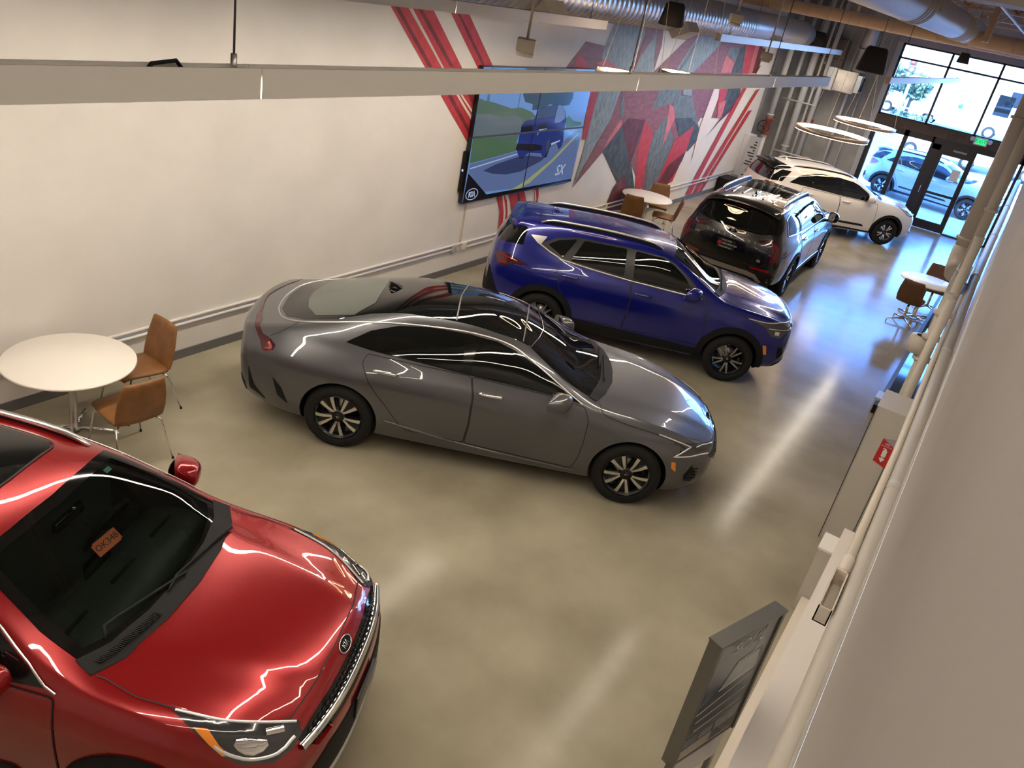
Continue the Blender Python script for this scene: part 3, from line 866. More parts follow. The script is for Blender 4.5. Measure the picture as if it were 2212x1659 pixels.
# ------------------------------------------------ grey sedan
def build_sedan():
    S = SEDAN
    P = paint('sedan_grey_paint', (.088, .089, .100), .45, .32)
    c = Car('sedan', 'grey fastback sedan with black glass roof in the middle of the floor', S, P, 'car')
    c.finish_body(S['arch'], S['wb'])
    wheels(c, (5, 'star'), mat('machined_rim', (.70, .70, .68), .22, 1.0))
    dlo = [(-2.87,1.085),(-2.62,1.062),(-2.17,1.046),(-1.73,1.026),(-1.29,1.012),(-.87,.993),(-.58,.958),(-.66,1.005),(-.87,1.10),(-1.116,1.212),(-1.30,1.285),(-1.476,1.328),(-1.744,1.347),(-2.1,1.34),(-2.415,1.297),(-2.66,1.215),(-2.80,1.13)]
    panes = [rounded([(-2.80,1.10),(-2.63,1.078),(-2.46,1.275),(-2.66,1.20)], .02), rounded([(-2.55,1.078),(-1.76,1.042),(-1.76,1.333),(-2.08,1.325),(-2.36,1.29)], .03), rounded([(-1.66,1.038),(-.90,1.008),(-.80,1.012),(-.92,1.09),(-1.13,1.195),(-1.32,1.275),(-1.49,1.313),(-1.66,1.33)], .03)]
    common_glass(c, dlo, panes)
    doors(c, [rounded([(-2.645,1.03),(-2.68,.953),(-2.57,.77),(-2.40,.58),(-2.24,.38),(-2.18,.345),(-1.622,.33),(-1.60,.55),(-1.605,.845),(-1.655,1.018)], .03),
              rounded([(-1.61,.33),(-.545,.29),(-.50,.45),(-.489,.62),(-.489,.84),(-.546,.94),(-.9,.985),(-1.645,1.015),(-1.595,.845),(-1.59,.55)], .03)],
          [(-2.45,.905), (-1.44,.885)], mat('bright_handle', (.72, .72, .72), .2, 1.0))
    # bright strip from the mirror over the side windows and round the rear glass
    c.line3('roof_trim', [(-.57,-.816,.955),(-.85,-.735,1.105),(-1.1,-.665,1.225),(-1.363,-.60,1.325),(-1.75,-.598,1.36),(-2.2,-.61,1.335),(-2.68,-.62,1.272),(-3.05,-.62,1.19),(-3.364,-.605,1.122),(-3.55,-.52,1.095),(-3.655,-.34,1.085),(-3.69,-.15,1.083),(-3.70,0,1.083)], SATIN, w=.016, off=.007, mirror=True, raised=True)
    c.patch('glass_roof', sym([(-1.06,0),(-1.09,-.25),(-1.16,-.49),(-1.535,-.515),(-1.942,-.505),(-2.4,-.505),(-2.71,-.525),(-2.99,-.585),(-3.33,-.575),(-3.53,-.49),(-3.63,-.32),(-3.665,0)]), 'top', GLASSD, off=.004, step=.06)
    c.patch('rear_window', sym([(-2.70,0),(-2.71,-.36),(-2.86,-.545),(-3.24,-.515),(-3.36,-.35),(-3.42,-.12),(-3.425,0)]), 'top', mat('rear_glass_reflection', (.09, .105, .095), .04, spec=.6), off=.008, step=.06)  # pale grey-green base colour stands in for the wall reflected in this glass
    for a in ([(-1.90,-.50),(-1.93,0),(-1.90,.50)], [(-1.24,-.49),(-1.24,0),(-1.24,.49)]):
        c.line('roof_glass_joint', a, 'top', mat('grey_seal', (.12, .12, .12), .4), w=.014, off=.009)
    ws = sym([(-.30,0),(-.315,-.25),(-.385,-.5),(-.49,-.675),(-.80,-.64),(-1.0,-.575),(-1.155,-.50),(-1.09,-.25),(-1.055,0)])
    c.patch('windscreen', ws, 'top', GLASSD, off=.005, step=.06)
    c.line('windscreen_edge', [(-1.155,.50),(-1.09,.25),(-1.055,0),(-1.09,-.25),(-1.155,-.50)], 'top', mat('bright_edge', (.5,.5,.5), .25, 1.0), w=.008, off=.009)
    c.patch('cowl', sym([(-.26,0),(-.275,-.25),(-.345,-.5),(-.44,-.705),(-.52,-.69),(-.46,-.5),(-.40,-.25),(-.385,0)]), 'top', BLACKP, off=.012, step=.05)
    c.patch('hood', sym([(-.255,0),(-.27,-.25),(-.335,-.5),(-.405,-.69),(-.35,-.765),(-.1,-.775),(.2,-.765),(.48,-.70),(.66,-.60),(.78,-.42),(.845,-.2),(.86,0)]), 'top', P, off=.003, step=.06)
    c.line3('hood_gap', [(-.413,-.694,.959),(-.365,-.828,.915),(-.152,-.848,.868),(.199,-.836,.812),(.474,-.773,.741),(.66,-.64,.70),(.80,-.474,.668),(.89,-.168,.645),(.90,0,.64)], SEAM, w=.008, off=.005, mirror=True)
    lp = [(.21,-.835,.822),(.554,-.753,.715),(.70,-.62,.685),(.832,-.467,.662),(.80,-.56,.62),(.743,-.675,.628),(.56,-.80,.628),(.39,-.882,.634),(.47,-.84,.665),(.52,-.795,.694)]
    for hl in c.patch3('headlight', lp, (-50, 30), LAMPBK, off=.006, step=.05, mirror=True):
        pass
    c.line3('daytime_light', [(.20,-.84,.823),(.40,-.80,.762),(.555,-.758,.710),(.50,-.80,.685),(.39,-.882,.636),(.56,-.805,.632),(.743,-.675,.635)], LAMPW, w=.014, off=.012, mirror=True, raised=True, smooth=False)
    c.line3('daytime_light', [(.60,-.72,.690),(.72,-.60,.672),(.80,-.50,.66)], LAMPW, w=.01, off=.012, mirror=True, raised=True)
    g = c.patch('grille', symf([(0,.645),(-.30,.645),(-.52,.638),(-.68,.615),(-.66,.585),(-.58,.545),(-.42,.515),(0,.505)])[0:], 'front', GLOSSB, off=.004, step=.05)
    mesh = MB()
    for r in range(5):
        for k in range(-17, 18):
            y = k * .036 + (r % 2) * .018; z = .525 + r * .026
            if abs(y) > .60 - (r < 1) * .14: continue
            p, n = c.at('front', y, z); b = Vector((0, 1, 0))
            mesh.tube([p + n * .006 - b * .013, p + n * .010 + Vector((0, 0, .006)), p + n * .006 + b * .013], .004, 5)
    o = mesh.build('grille_mesh', mat('grille_grey', (.10, .10, .105), .3, .8), g); o['kind'] = 'stuff'
    c.patch('lower_intake', symf([(0,.43),(-.5,.43),(-.56,.38),(-.48,.29),(0,.28)]), 'front', BLACKP, off=.004, step=.05)
    for it in c.patch3('side_intake', [(.60,-.826,.555),(.545,-.850,.44),(.56,-.836,.375),(.64,-.80,.36),(.66,-.79,.43)], (-50, 20), BLACKP, off=.005, step=.04, mirror=True): pass
    for k in range(4):
        z = .40 + k * .035
        c.line3('intake_fin', [(.56 + k*.012,-.845,z),(.66,-.79,z + .01)], GLOSSB, w=.012, off=.012, mirror=True, raised=True)
    c.patch('side_marker', rounded([(.382,.58),(.425,.575),(.45,.475),(.40,.51)], .008), 'right', AMBER, off=.006, step=.04, mirror=True)
    tl = [(-3.80,-.40,1.05),(-3.742,-.542,1.047),(-3.684,-.725,.985),(-3.60,-.77,.972),(-3.52,-.80,.925),(-3.535,-.825,.877),(-3.639,-.812,.852),(-3.69,-.76,.93),(-3.75,-.62,1.0),(-3.80,-.42,1.02)]
    c.patch3('tail_light', tl, (-135, 25), REDD, off=.006, step=.04, mirror=True)
    c.line3('tail_light_glow', [(-3.60,-.80,.945),(-3.56,-.825,.90),(-3.62,-.815,.872)], REDL, w=.035, off=.012, mirror=True, raised=True)
    c.line3('tail_bar', [(-3.80,-.40,1.0),(-3.88,0,1.0),(-3.80,.40,1.0)], REDD, w=.03, off=.006)
    c.line3('boot_gap', [(-3.36,-.596,1.127),(-3.40,-.662,1.095),(-3.50,-.71,1.03),(-3.595,-.745,.985)], SEAM, w=.007, off=.005, mirror=True)
    c.patch('rear_valance', symf([(0,.44),(-.6,.44),(-.72,.52),(-.78,.46),(-.74,.36),(-.55,.28),(0,.27)]), 'rear', BLACKP, off=.006, step=.06)
    c.patch3('rear_corner_trim', [(-3.751,-.79,.649),(-3.742,-.80,.42),(-3.60,-.835,.345),(-3.70,-.83,.47)], (-120, 10), BLACKP, off=.006, step=.04, mirror=True)
    c.patch('rear_vent', rounded([(-3.505,.624),(-3.45,.45),(-3.346,.375),(-3.415,.54)], .01), 'right', BLACKP, off=.006, step=.04, mirror=True)
    c.line3('sill_crease', [(-2.40,-.91,.40),(-1.6,-.89,.30),(-.5,-.885,.255)], P, w=.03, off=.008, mirror=True, raised=True)
    c.patch('plate', [(-.16,.62),(.16,.62),(.16,.76),(-.16,.76)], 'rear', mat('plate_dark', (.02,.02,.02), .4), off=.008)
    mirror_unit(c, -.82, .975, 1.0, P)
    wipers(c, [[(-.36,.30),(-.36,-.30)], [(-.40,.50),(-.42,-.05)]], BLACKP)
    fin(c, -2.56, GLOSSB)
    p, n = c.at('front', 0, .69, .0)
    badge(c.root, c.hit((2, 0, .70), (-1, 0, 0))[0] + Vector((.004, 0, 0)), (0, 1, 0), (-.25, 0, 1), .13, .065)
    return c
# ------------------------------------------------ blue compact crossover
def build_compact():
    S = COMPACT
    P = paint('crossover_blue_paint', (.0015, .005, .17), .3, .25)
    c = Car('crossover', 'bright blue compact crossover with silver roof rails between grey sedan and black suv', S, P, 'car')
    c.finish_body(S['arch'], S['wb'], arch_z=.34)
    wheels(c, (5, 'twin'), mat('silver_rim', (.42, .42, .43), .28, 1.0))
    dlo = [(-2.80,1.30),(-2.70,1.25),(-2.468,1.172),(-2.05,1.134),(-1.532,1.10),(-.775,1.078),(-.50,1.075),(-.60,1.15),(-.80,1.285),(-1.0,1.40),(-1.15,1.452),(-1.73,1.478),(-2.307,1.464),(-2.609,1.405)]
    panes = [rounded([(-2.70,1.31),(-2.47,1.20),(-2.33,1.44),(-2.57,1.385)], .03), rounded([(-2.36,1.175),(-1.63,1.13),(-1.665,1.455),(-2.24,1.44)], .03), rounded([(-1.50,1.12),(-.80,1.10),(-.68,1.105),(-.83,1.265),(-1.02,1.385),(-1.17,1.437),(-1.55,1.455)], .04)]
    common_glass(c, dlo, panes, mat('pillar_grey', (.012, .012, .012), .35))
    c.line('belt_trim', [(-2.80,1.29),(-2.66,1.228),(-2.468,1.165),(-2.05,1.127),(-1.532,1.093),(-.775,1.071),(-.56,1.068)], 'right', SATIN, w=.018, off=.010, mirror=True, raised=True)
    c.patch('pillar_trim', rounded([(-2.95,1.375),(-2.73,1.395),(-2.80,1.285),(-2.84,1.30)], .01), 'right', SATIN, off=.010, step=.04, mirror=True)
    doors(c, [rounded([(-2.485,1.155),(-2.515,1.038),(-2.43,.80),(-2.30,.63),(-2.19,.44),(-1.505,.44),(-1.482,.60),(-1.48,.86),(-1.522,1.085)], .03),
              rounded([(-1.495,.44),(-.435,.44),(-.43,.60),(-.45,.89),(-.522,1.06),(-.8,1.065),(-1.512,1.085),(-1.47,.86),(-1.472,.60)], .03)],
          [(-2.32,.975), (-1.33,.95)], P)
    clad = mat('cladding', (.007, .007, .008), .65, spec=.25)
    arches(c, clad, .465, .34)
    c.patch('sill_cladding', [(-2.20,.42),(-.44,.385),(-.42,.24),(-2.22,.25)], 'right', clad, off=.012, step=.06, mirror=True, skirt=.02)
    ws = sym([(-.24,0),(-.255,-.25),(-.31,-.5),(-.40,-.68),(-.72,-.62),(-1.03,-.545),(-.99,-.3),(-.975,0)])
    c.patch('windscreen', ws, 'top', GLASSD, off=.005, step=.06)
    c.patch('cowl', sym([(-.18,0),(-.19,-.3),(-.25,-.55),(-.33,-.72),(-.41,-.70),(-.34,-.5),(-.29,-.25),(-.275,0)]), 'top', BLACKP, off=.010, step=.05)
    wipers(c, [[(-.22,.45),(-.24,-.10)], [(-.25,-.05),(-.30,-.55)]])
    c.patch('hood', sym([(-.17,0),(-.18,-.3),(-.235,-.55),(-.27,-.70),(-.05,-.76),(.25,-.745),(.5,-.66),(.66,-.45),(.72,-.2),(.73,0)]), 'top', P, off=.003, step=.05)
    c.line3('hood_gap', [(-.30,-.745,1.08),(-.217,-.811,1.045),(.022,-.839,.982),(.343,-.811,.939),(.591,-.661,.939),(.70,-.40,.95),(.74,0,.955)], SEAM, w=.007, off=.005, mirror=True)
    lp = [(.091,-.85,.955),(.343,-.811,.943),(.658,-.581,.93),(.72,-.45,.91),(.70,-.62,.87),(.62,-.75,.80),(.592,-.797,.755),(.467,-.833,.768),(.40,-.838,.82),(.362,-.839,.872)]
    c.patch3('headlight', lp, (-45, 25), mat('smoked_lamp', (.07, .07, .075), .08, .3, coat=1), off=.006, step=.04, mirror=True)
    c.line3('daytime_light', [(.10,-.85,.952),(.343,-.815,.935),(.60,-.66,.915),(.70,-.50,.905)], LAMPW, w=.012, off=.012, mirror=True, raised=True)
    c.line3('daytime_light', [(.40,-.84,.87),(.62,-.74,.858),(.70,-.60,.85)], LAMPW, w=.010, off=.012, mirror=True, raised=True)
    c.line3('lamp_projector', [(.50,-.82,.82),(.56,-.79,.81)], LAMPW, w=.05, off=.010, mirror=True, raised=True)
    g = c.patch('grille', symf([(0,.925),(-.42,.92),(-.54,.905),(-.50,.80),(-.40,.775),(0,.77)]), 'front', GLOSSB, off=.005, step=.05)
    c.line('grille_trim', [(-.54,.905),(-.42,.925),(0,.93),(.42,.925),(.54,.905)], 'front', SATIN, w=.018, off=.012, parent=g, raised=True)
    c.patch('lower_intake', symf([(0,.62),(-.45,.62),(-.52,.55),(-.45,.44),(0,.43)]), 'front', clad, off=.006, step=.05)
    c.patch('front_skirt', symf([(0,.40),(-.62,.42),(-.74,.36),(-.70,.29),(0,.28)]), 'front', clad, off=.008, step=.06)
    c.patch('side_marker', rounded([(.392,.635),(.439,.63),(.478,.505),(.437,.505)], .008), 'right', AMBER, off=.010, step=.04, mirror=True)
    c.patch3('fog_recess', [(.60,-.80,.62),(.66,-.77,.63),(.70,-.72,.52),(.64,-.77,.45)], (-50, 20), clad, off=.006, step=.04, mirror=True)
    # rear
    c.patch('rear_window', symf([(0,1.21),(-.50,1.215),(-.64,1.24),(-.60,1.36),(-.53,1.45),(0,1.485)]), 'rear', GLASSD, off=.006, step=.05)
    c.patch3('rear_pillar_glass', [(-3.13,-.56,1.47),(-3.0,-.62,1.43),(-3.02,-.745,1.235),(-3.25,-.70,1.215),(-3.345,-.63,1.20),(-3.30,-.60,1.32)], (-120, 20), GLASSD, off=.006, step=.04, mirror=True)
    sp = MB()
    n = 20; vs = []; fs = []
    for i in range(n + 1):
        y = -.60 + 1.2 * i / n; e = 1 - (abs(y) / .60) ** 6
        pf, _ = c.at('top', -2.93 + .03 * (abs(y) / .6) ** 2, y * .96)
        zt = pf.z; xb = -3.30 + .07 * (abs(y) / .6) ** 3
        vs += [(pf.x, y * .98, zt + .003), (-3.12, y, zt - .005), (xb, y, zt - .035), (xb + .015, y, zt - .07), (-3.15, y, zt - .085)]
    for i in range(n):
        for k in range(4):
            fs.append((5*i + k, 5*i + k + 1, 5*(i+1) + k + 1, 5*(i+1) + k))
    fs += [(0, 4, 3, 2, 1), tuple(5*n + k for k in range(5))]
    sp.add(vs, fs, 0, True).build('roof_spoiler', P, c.root)
    tl = [(-3.37,-.69,1.06),(-3.313,-.757,1.075),(-3.237,-.766,1.10),(-3.05,-.82,1.05),(-2.902,-.849,1.018),(-3.0,-.845,.99),(-3.122,-.835,.972),(-3.246,-.817,.905),(-3.312,-.787,.945)]
    for t in c.patch3('tail_light', tl, (-125, 20), REDD, off=.007, step=.04, mirror=True): pass
    c.line3('tail_light_glow', [(-3.31,-.77,1.04),(-3.20,-.80,1.045),(-3.05,-.83,1.02)], REDL, w=.018, off=.013, mirror=True, raised=True)
    c.line3('tail_light_glow', [(-3.30,-.79,.97),(-3.20,-.82,.965)], REDL, w=.03, off=.013, mirror=True, raised=True)
    c.patch('rear_cladding', symf([(0,.62),(-.62,.62),(-.74,.70),(-.80,.62),(-.76,.40),(-.6,.36),(0,.35)]), 'rear', clad, off=.010, step=.06)
    c.patch3('rear_corner_cladding', [(-3.42,-.72,.86),(-3.35,-.80,.72),(-3.28,-.84,.56),(-3.10,-.87,.45),(-3.2,-.84,.32),(-3.45,-.70,.36)], (-120, 10), clad, off=.010, step=.05, mirror=True)
    rails(c, -2.86, -1.18, .505, .515, SATIN, lift=.045, w=.02)
    mirror_unit(c, -.72, .965, 1.135, P)
    fin(c, -2.66, P)
    badge(c.root, c.hit((2, 0, .955), (-1, 0, -.2))[0] + Vector((.006, 0, .0)), (0, 1, 0), (-.5, 0, 1), .13, .065)
    return c
# ------------------------------------------------ black three-row suv
def build_suv():
    S = BIGSUV
    P = paint('suv_black_paint', (.007, .007, .006), .0, .25)
    c = Car('suv', 'large black suv with its tailgate and silver skid plate facing the camera', S, P, 'car')
    c.finish_body(S['arch'], S['wb'], arch_z=.39)
    wheels(c, (5, 'pair'), mat('machined_rim', (.70, .70, .68), .22, 1.0))
    dlo = rounded([(-3.58,1.24),(-2.6,1.20),(-1.5,1.18),(-.62,1.175),(-.95,1.40),(-1.22,1.53),(-1.5,1.585),(-2.4,1.60),(-3.2,1.58),(-3.55,1.50)], .06)
    panes = [rounded([(-3.52,1.265),(-2.78,1.235),(-2.78,1.565),(-3.2,1.555),(-3.48,1.48)], .05), rounded([(-2.70,1.23),(-1.72,1.21),(-1.72,1.575),(-2.70,1.575)], .03), rounded([(-1.62,1.21),(-.80,1.20),(-1.0,1.375),(-1.25,1.50),(-1.62,1.57)], .03)]
    common_glass(c, dlo, panes)
    c.line('window_trim', dlo + [dlo[0]], 'right', CHROME, w=.022, off=.010, mirror=True, raised=True)
    doors(c, [rounded([(-2.72,1.15),(-2.74,1.02),(-2.62,.86),(-2.48,.60),(-2.42,.44),(-1.68,.42),(-1.66,1.16)], .04), rounded([(-1.64,.42),(-.52,.42),(-.50,.9),(-.56,1.14),(-1.64,1.16)], .04)], [(-2.50,1.06), (-1.45,1.05)], CHROME)
    arches(c, BLACKP, .49, .39)
    c.patch('sill_cladding', [(-2.44,.42),(-.46,.42),(-.44,.28),(-2.46,.28)], 'right', BLACKP, off=.012, step=.08, mirror=True, skirt=.02)
    c.line('sill_trim', [(-2.40,.46),(-.50,.46)], 'right', CHROME, w=.03, off=.016, mirror=True, raised=True)
    c.patch('windscreen', sym([(-.52,0),(-.55,-.4),(-.65,-.74),(-.95,-.70),(-1.26,-.62),(-1.2,-.3),(-1.19,0)]), 'top', GLASSD, off=.005, step=.08)
    c.patch('hood', sym([(-.48,0),(-.5,-.4),(-.58,-.74),(-.2,-.80),(.3,-.78),(.65,-.66),(.8,-.3),(.82,0)]), 'top', P, off=.003, step=.08)
    for pts in ([(.5,.98),(.85,.98)],): pass
    c.patch('grille', symf([(0,1.02),(-.55,1.0),(-.5,.72),(0,.70)]), 'front', GLOSSB, off=.005, step=.08)
    c.patch3('headlight', [(.70,-.72,1.0),(.55,-.86,1.0),(.50,-.90,.80),(.70,-.78,.78)], (-40, 10), LAMPBK, off=.006, step=.05, mirror=True)
    # roof: dark glass panels and ribs
    c.patch('sunroof', rounded([(-1.35,-.46),(-1.35,.46),(-2.0,.46),(-2.0,-.46)], .06), 'top', GLASSD, off=.005, step=.08)
    c.patch('sunroof', rounded([(-2.12,-.46),(-2.12,.46),(-2.75,.46),(-2.75,-.46)], .06), 'top', GLASSD, off=.005, step=.08)
    for y in (-.38, -.19, .0, .19, .38):
        c.line('roof_rib', [(-2.86, y), (-3.38, y * .98)], 'top', P, w=.035, off=.012, raised=True, thick=.014)
    rails(c, -3.35, -1.45, .565, .575, mat('grey_rail', (.50, .50, .52), .25, 1.0), lift=.055, w=.024)
    fin(c, -3.10, P)
    # tailgate
    rg = symf([(0,1.205),(-.45,1.222),(-.66,1.26),(-.715,1.31),(-.68,1.48),(-.61,1.575),(-.3,1.60),(0,1.605)])
    c.patch('rear_window', rg, 'rear', GLASSD, off=.006, step=.06)
    c.patch3('rear_quarter_glass', [(-3.80,-.66,1.50),(-3.70,-.70,1.54),(-3.72,-.76,1.36),(-3.90,-.76,1.27),(-3.92,-.70,1.30)], (-125, 10), GLOSSB, off=.006, step=.05, mirror=True)
    vs = []; fs = []; n = 20
    for i in range(n + 1):
        y = -.64 + 1.28 * i / n
        pf, _ = c.at('top', -3.42, y * .97); e = (abs(y) / .64) ** 4
        vs += [(-3.42, y * .98, pf.z + .003), (-3.60, y, pf.z - .012 - .02 * e), (-3.86 + .06 * e, y, pf.z - .062 - .03 * e), (-3.845 + .06 * e, y, pf.z - .092 - .03 * e), (-3.6, y, pf.z - .10 - .03 * e)]
    for i in range(n):
        for k in range(4): fs.append((5*i + k, 5*i + k + 1, 5*(i+1) + k + 1, 5*(i+1) + k))
    fs += [(0, 4, 3, 2, 1), tuple(5*n + k for k in range(5))]
    sp = MB().add(vs, fs, 0, True).build('roof_spoiler', P, c.root)
    MB().box((-3.845, 0, 1.575), (.02, .26, .018)).build('brake_light', REDD, sp)
    tl = [(-3.99,-.47,1.135),(-3.94,-.70,1.186),(-3.90,-.82,1.13),(-3.90,-.865,.99),(-3.92,-.86,.83),(-3.98,-.73,.80),(-3.975,-.70,1.05),(-3.98,-.64,1.085),(-3.99,-.50,1.10)]
    ts = c.patch3('tail_light', tl, (-160, 10), REDD, off=.008, step=.04, mirror=True)
    for sg, t in zip((1, -1), ts):
        for k, y in enumerate((.83, .795, .76)):
            c.line3('tail_light_tube', [(-3.95, -sg * y, .83), (-3.95, -sg * y, 1.04), (-3.95, -sg * (y - .06), 1.13)], REDL, w=.014, off=.014, parent=t, raised=True)
    c.line('tailgate_gap', [(-.70,1.20),(-.665,1.0),(-.70,.74),(-.60,.70),(0,.69),(.60,.70),(.70,.74),(.665,1.0),(.70,1.20)], 'rear', SEAM, w=.010, off=.006)
    c.patch('plate_recess', rounded([(-.32,.86),(.32,.86),(.28,1.03),(-.28,1.03)], .03), 'rear', GLOSSB, off=.003, step=.06)
    pl, _ = c.at('rear', 0.03, .92)
    pb = MB(); pb.box((-4.068, .03, .92), (.015, .31, .155)); pl = pb.build('licence_plate', mat('plate_black', (.015, .015, .016), .3), c.root)
    def rtext(nm, t, size, y, z, M, x=-4.08, par=None, **k):
        return text(nm, t, size, M, frame((x, y, z), (0, -1, 0), (0, 0, 1)), par or c.root, **k)
    WT = mat('white_print', (.65, .65, .65), .4)
    rtext('plate_text', '510.261.5500', .034, .03, .98, WT, -4.077, pl)
    rtext('plate_text', 'OAKLAND KIA', .040, -.03, .925, WT, -4.077, pl)
    rtext('plate_text', 'OAKLAND KIA', .036, .03, .865, WT, -4.077, pl)
    MB().box((-4.077, .15, .925), (.004, .06, .05)).build('plate_patch', mat('plate_red', (.45, .02, .03), .4), pl)
    LETR = mat('bright_letters', (.75, .75, .75), .35, .3)
    for i, ch in enumerate('TELLURIDE'):
        y = .43 - i * .86 / 8
        if abs(y) < .02: y = -.0
        p, nn = c.at('rear', y, 1.075)
        rtext('model_letter', ch, .055, y, 1.075, LETR, p.x - .008)
    p, nn = c.at('rear', .60, .98); rtext('trim_badge', 'AWD', .034, .60, .985, LETR, p.x - .008)
    p, nn = c.at('rear', -.58, .80); rtext('trim_badge', 'SX', .06, -.58, .80, LETR, p.x - .008)
    p, nn = c.at('rear', 0, 1.16); badge(c.root, p + nn * .004, (0, -1, 0), (.06, 0, 1), .15, .075)
    wp = MB(); pts = [(-.02,1.215),(-.25,1.235),(-.48,1.245)]
    P3 = [c.at('rear', y, z, .02)[0] for y, z in pts]; wp.tube(P3, [.016, .012, .008], 8).build('rear_wiper', BLACKP, c.root)
    c.patch('bumper_cladding', symf([(0,.62),(-.60,.62),(-.80,.66),(-.90,.58),(-.86,.42),(0,.38)]), 'rear', BLACKP, off=.006, step=.06)
    c.patch('skid_plate', symf([(0,.585),(-.44,.585),(-.60,.56),(-.72,.45),(-.66,.44),(-.58,.50),(-.42,.515),(0,.515)]), 'rear', mat('skid_silver', (.45, .42, .38), .35, .9), off=.022, step=.05, skirt=.025)
    c.patch('reflector', rounded([(-.47,.675),(-.80,.685),(-.80,.645),(-.47,.64)], .015), 'rear', REDL, off=.012, step=.05, mirror=True)
    p, nn = c.at('right', -3.30, .95)
    mirror_unit(c, -.62, 1.06, 1.22, P, sz=.10)
    return c
# ------------------------------------------------ the three hybrid crossovers share one body
def build_hybrid(name, label, P, style, rimm, red=False, group=None, dark=None):
    S = NIRO
    c = Car(name, label, S, P, 'car', group)
    ws = sym([(-.20,0),(-.225,-.3),(-.28,-.55),(-.36,-.695),(-.62,-.665),(-.85,-.60),(-1.05,-.545),(-1.02,-.3),(-1.005,0)])
    cab = None
    if red:
        cab = (.80, sym([(-.27,0),(-.29,-.3),(-.35,-.52),(-.42,-.64),(-.62,-.61),(-.83,-.555),(-.985,-.50),(-.965,-.3),(-.955,0)]))
    c.finish_body(S['arch'], S['wb'], cab, mat('cabin_lining', (.015, .016, .016), .7), arch_z=.335)
    wheels(c, style, rimm, dark)
    dlo = [(-2.83,1.115),(-2.24,1.08),(-1.468,1.024),(-.715,.99),(-.50,1.0),(-.60,1.075),(-.78,1.19),(-1.0,1.305),(-1.156,1.352),(-1.616,1.402),(-2.0,1.405),(-2.258,1.375),(-2.558,1.298)]
    panes = [rounded([(-2.77,1.128),(-2.32,1.10),(-2.26,1.345),(-2.55,1.28)], .03), rounded([(-2.25,1.098),(-1.55,1.048),(-1.56,1.38),(-2.0,1.387),(-2.20,1.362)], .03), rounded([(-1.43,1.042),(-.72,1.01),(-.66,1.03),(-.80,1.175),(-1.01,1.288),(-1.17,1.335),(-1.45,1.37)], .03)]
    common_glass(c, dlo, panes)
    if red: c.line('window_trim', [(-.44,-0 + .985),(-.50,1.01),(-.60,1.09),(-.78,1.205),(-1.0,1.32),(-1.3,1.38)], 'right', SATIN, w=.014, off=.010, mirror=True, raised=True)
    doors(c, [rounded([(-2.46,1.06),(-2.50,.95),(-2.40,.76),(-2.26,.55),(-2.18,.34),(-1.445,.31),(-1.43,.50),(-1.44,.80),(-1.475,1.008)], .03),
              rounded([(-1.435,.31),(-.42,.28),(-.42,.50),(-.43,.80),(-.445,.965),(-.8,.975),(-1.465,1.008),(-1.43,.80),(-1.42,.50)], .03)],
          [(-2.28,.93), (-1.28,.90)], P)
    clad = mat('cladding', (.007, .007, .008), .65, spec=.25)
    arches(c, clad, .435, .335)
    c.patch('sill_cladding', [(-2.26,.30),(-.42,.285),(-.40,.215),(-2.28,.225)], 'right', clad, off=.012, step=.08, mirror=True, skirt=.02)
    c.patch('door_moulding', rounded([(-.68,.435),(-2.15,.455),(-2.15,.405),(-.62,.385)], .015), 'right', clad, off=.014, step=.06, mirror=True, skirt=.014)
    c.patch('windscreen', ws, 'top', TINT if red else GLASSD, off=.004, step=.05, skirt=0 if red else .006)
    if red:
        ho = [(-.20,0),(-.225,-.3),(-.28,-.55),(-.36,-.695),(-.62,-.665),(-.85,-.60),(-1.05,-.545),(-1.02,-.3),(-1.005,0)]
        hi = [(-.275,0),(-.295,-.3),(-.355,-.515),(-.425,-.632),(-.62,-.602),(-.83,-.548),(-.98,-.495),(-.955,-.3),(-.94,0)]
        for sg in (1, -1): c.patch('windscreen_band', [(x, y * sg) for x, y in ho + hi[::-1]], 'top', FRIT, off=.006, step=.05, skirt=0)
    c.patch('cowl', sym([(-.145,0),(-.165,-.3),(-.23,-.58),(-.32,-.73),(-.42,-.70),(-.33,-.54),(-.275,-.3),(-.255,0)]), 'top', BLACKP, off=.009, step=.05)
    if red:
        gr = MB()
        for k in range(34):
            y = -.66 + k * .011; p, n = c.at('top', -.205 - .15 * (abs(y) / .7) ** 2.4, y); gr.box(tuple(p + n * .012), (.05, .005, .006))
        o = gr.build('cowl_louvres', BLACKP, c.root); o['kind'] = 'stuff'
    wipers(c, [[(-.20,.50),(-.27,-.02),(-.25,-.15)], [(-.24,.02),(-.40,-.50),(-.36,-.55)]], BLACKP, r=.009)
    c.patch('hood', sym([(-.135,0),(-.155,-.3),(-.215,-.57),(-.25,-.695),(-.08,-.735),(.11,-.725),(.34,-.70),(.50,-.64),(.62,-.53),(.665,-.30),(.675,0)]), 'top', P, off=.003, step=.045)
    c.line('hood_gap', [(-.30,-.72),(-.255,-.715),(-.08,-.748),(.11,-.737),(.34,-.712),(.51,-.652),(.632,-.54),(.677,-.304),(.687,0),(.677,.304),(.632,.54),(.51,.652),(.34,.712),(.11,.737),(-.08,.748),(-.255,.715),(-.30,.72)], 'top', SEAM, w=.007, off=.005, step=.03)
    lp = [(.10,-.742,.987),(.23,-.735,.965),(.339,-.70,.945),(.50,-.63,.91),(.671,-.53,.862),(.70,-.56,.82),(.68,-.63,.79),(.62,-.73,.775),(.493,-.79,.79),(.40,-.815,.84),(.265,-.80,.925)]
    hl = c.patch3('headlight', lp, (-60, 40), LAMPBK, off=.007, step=.035, mirror=True)
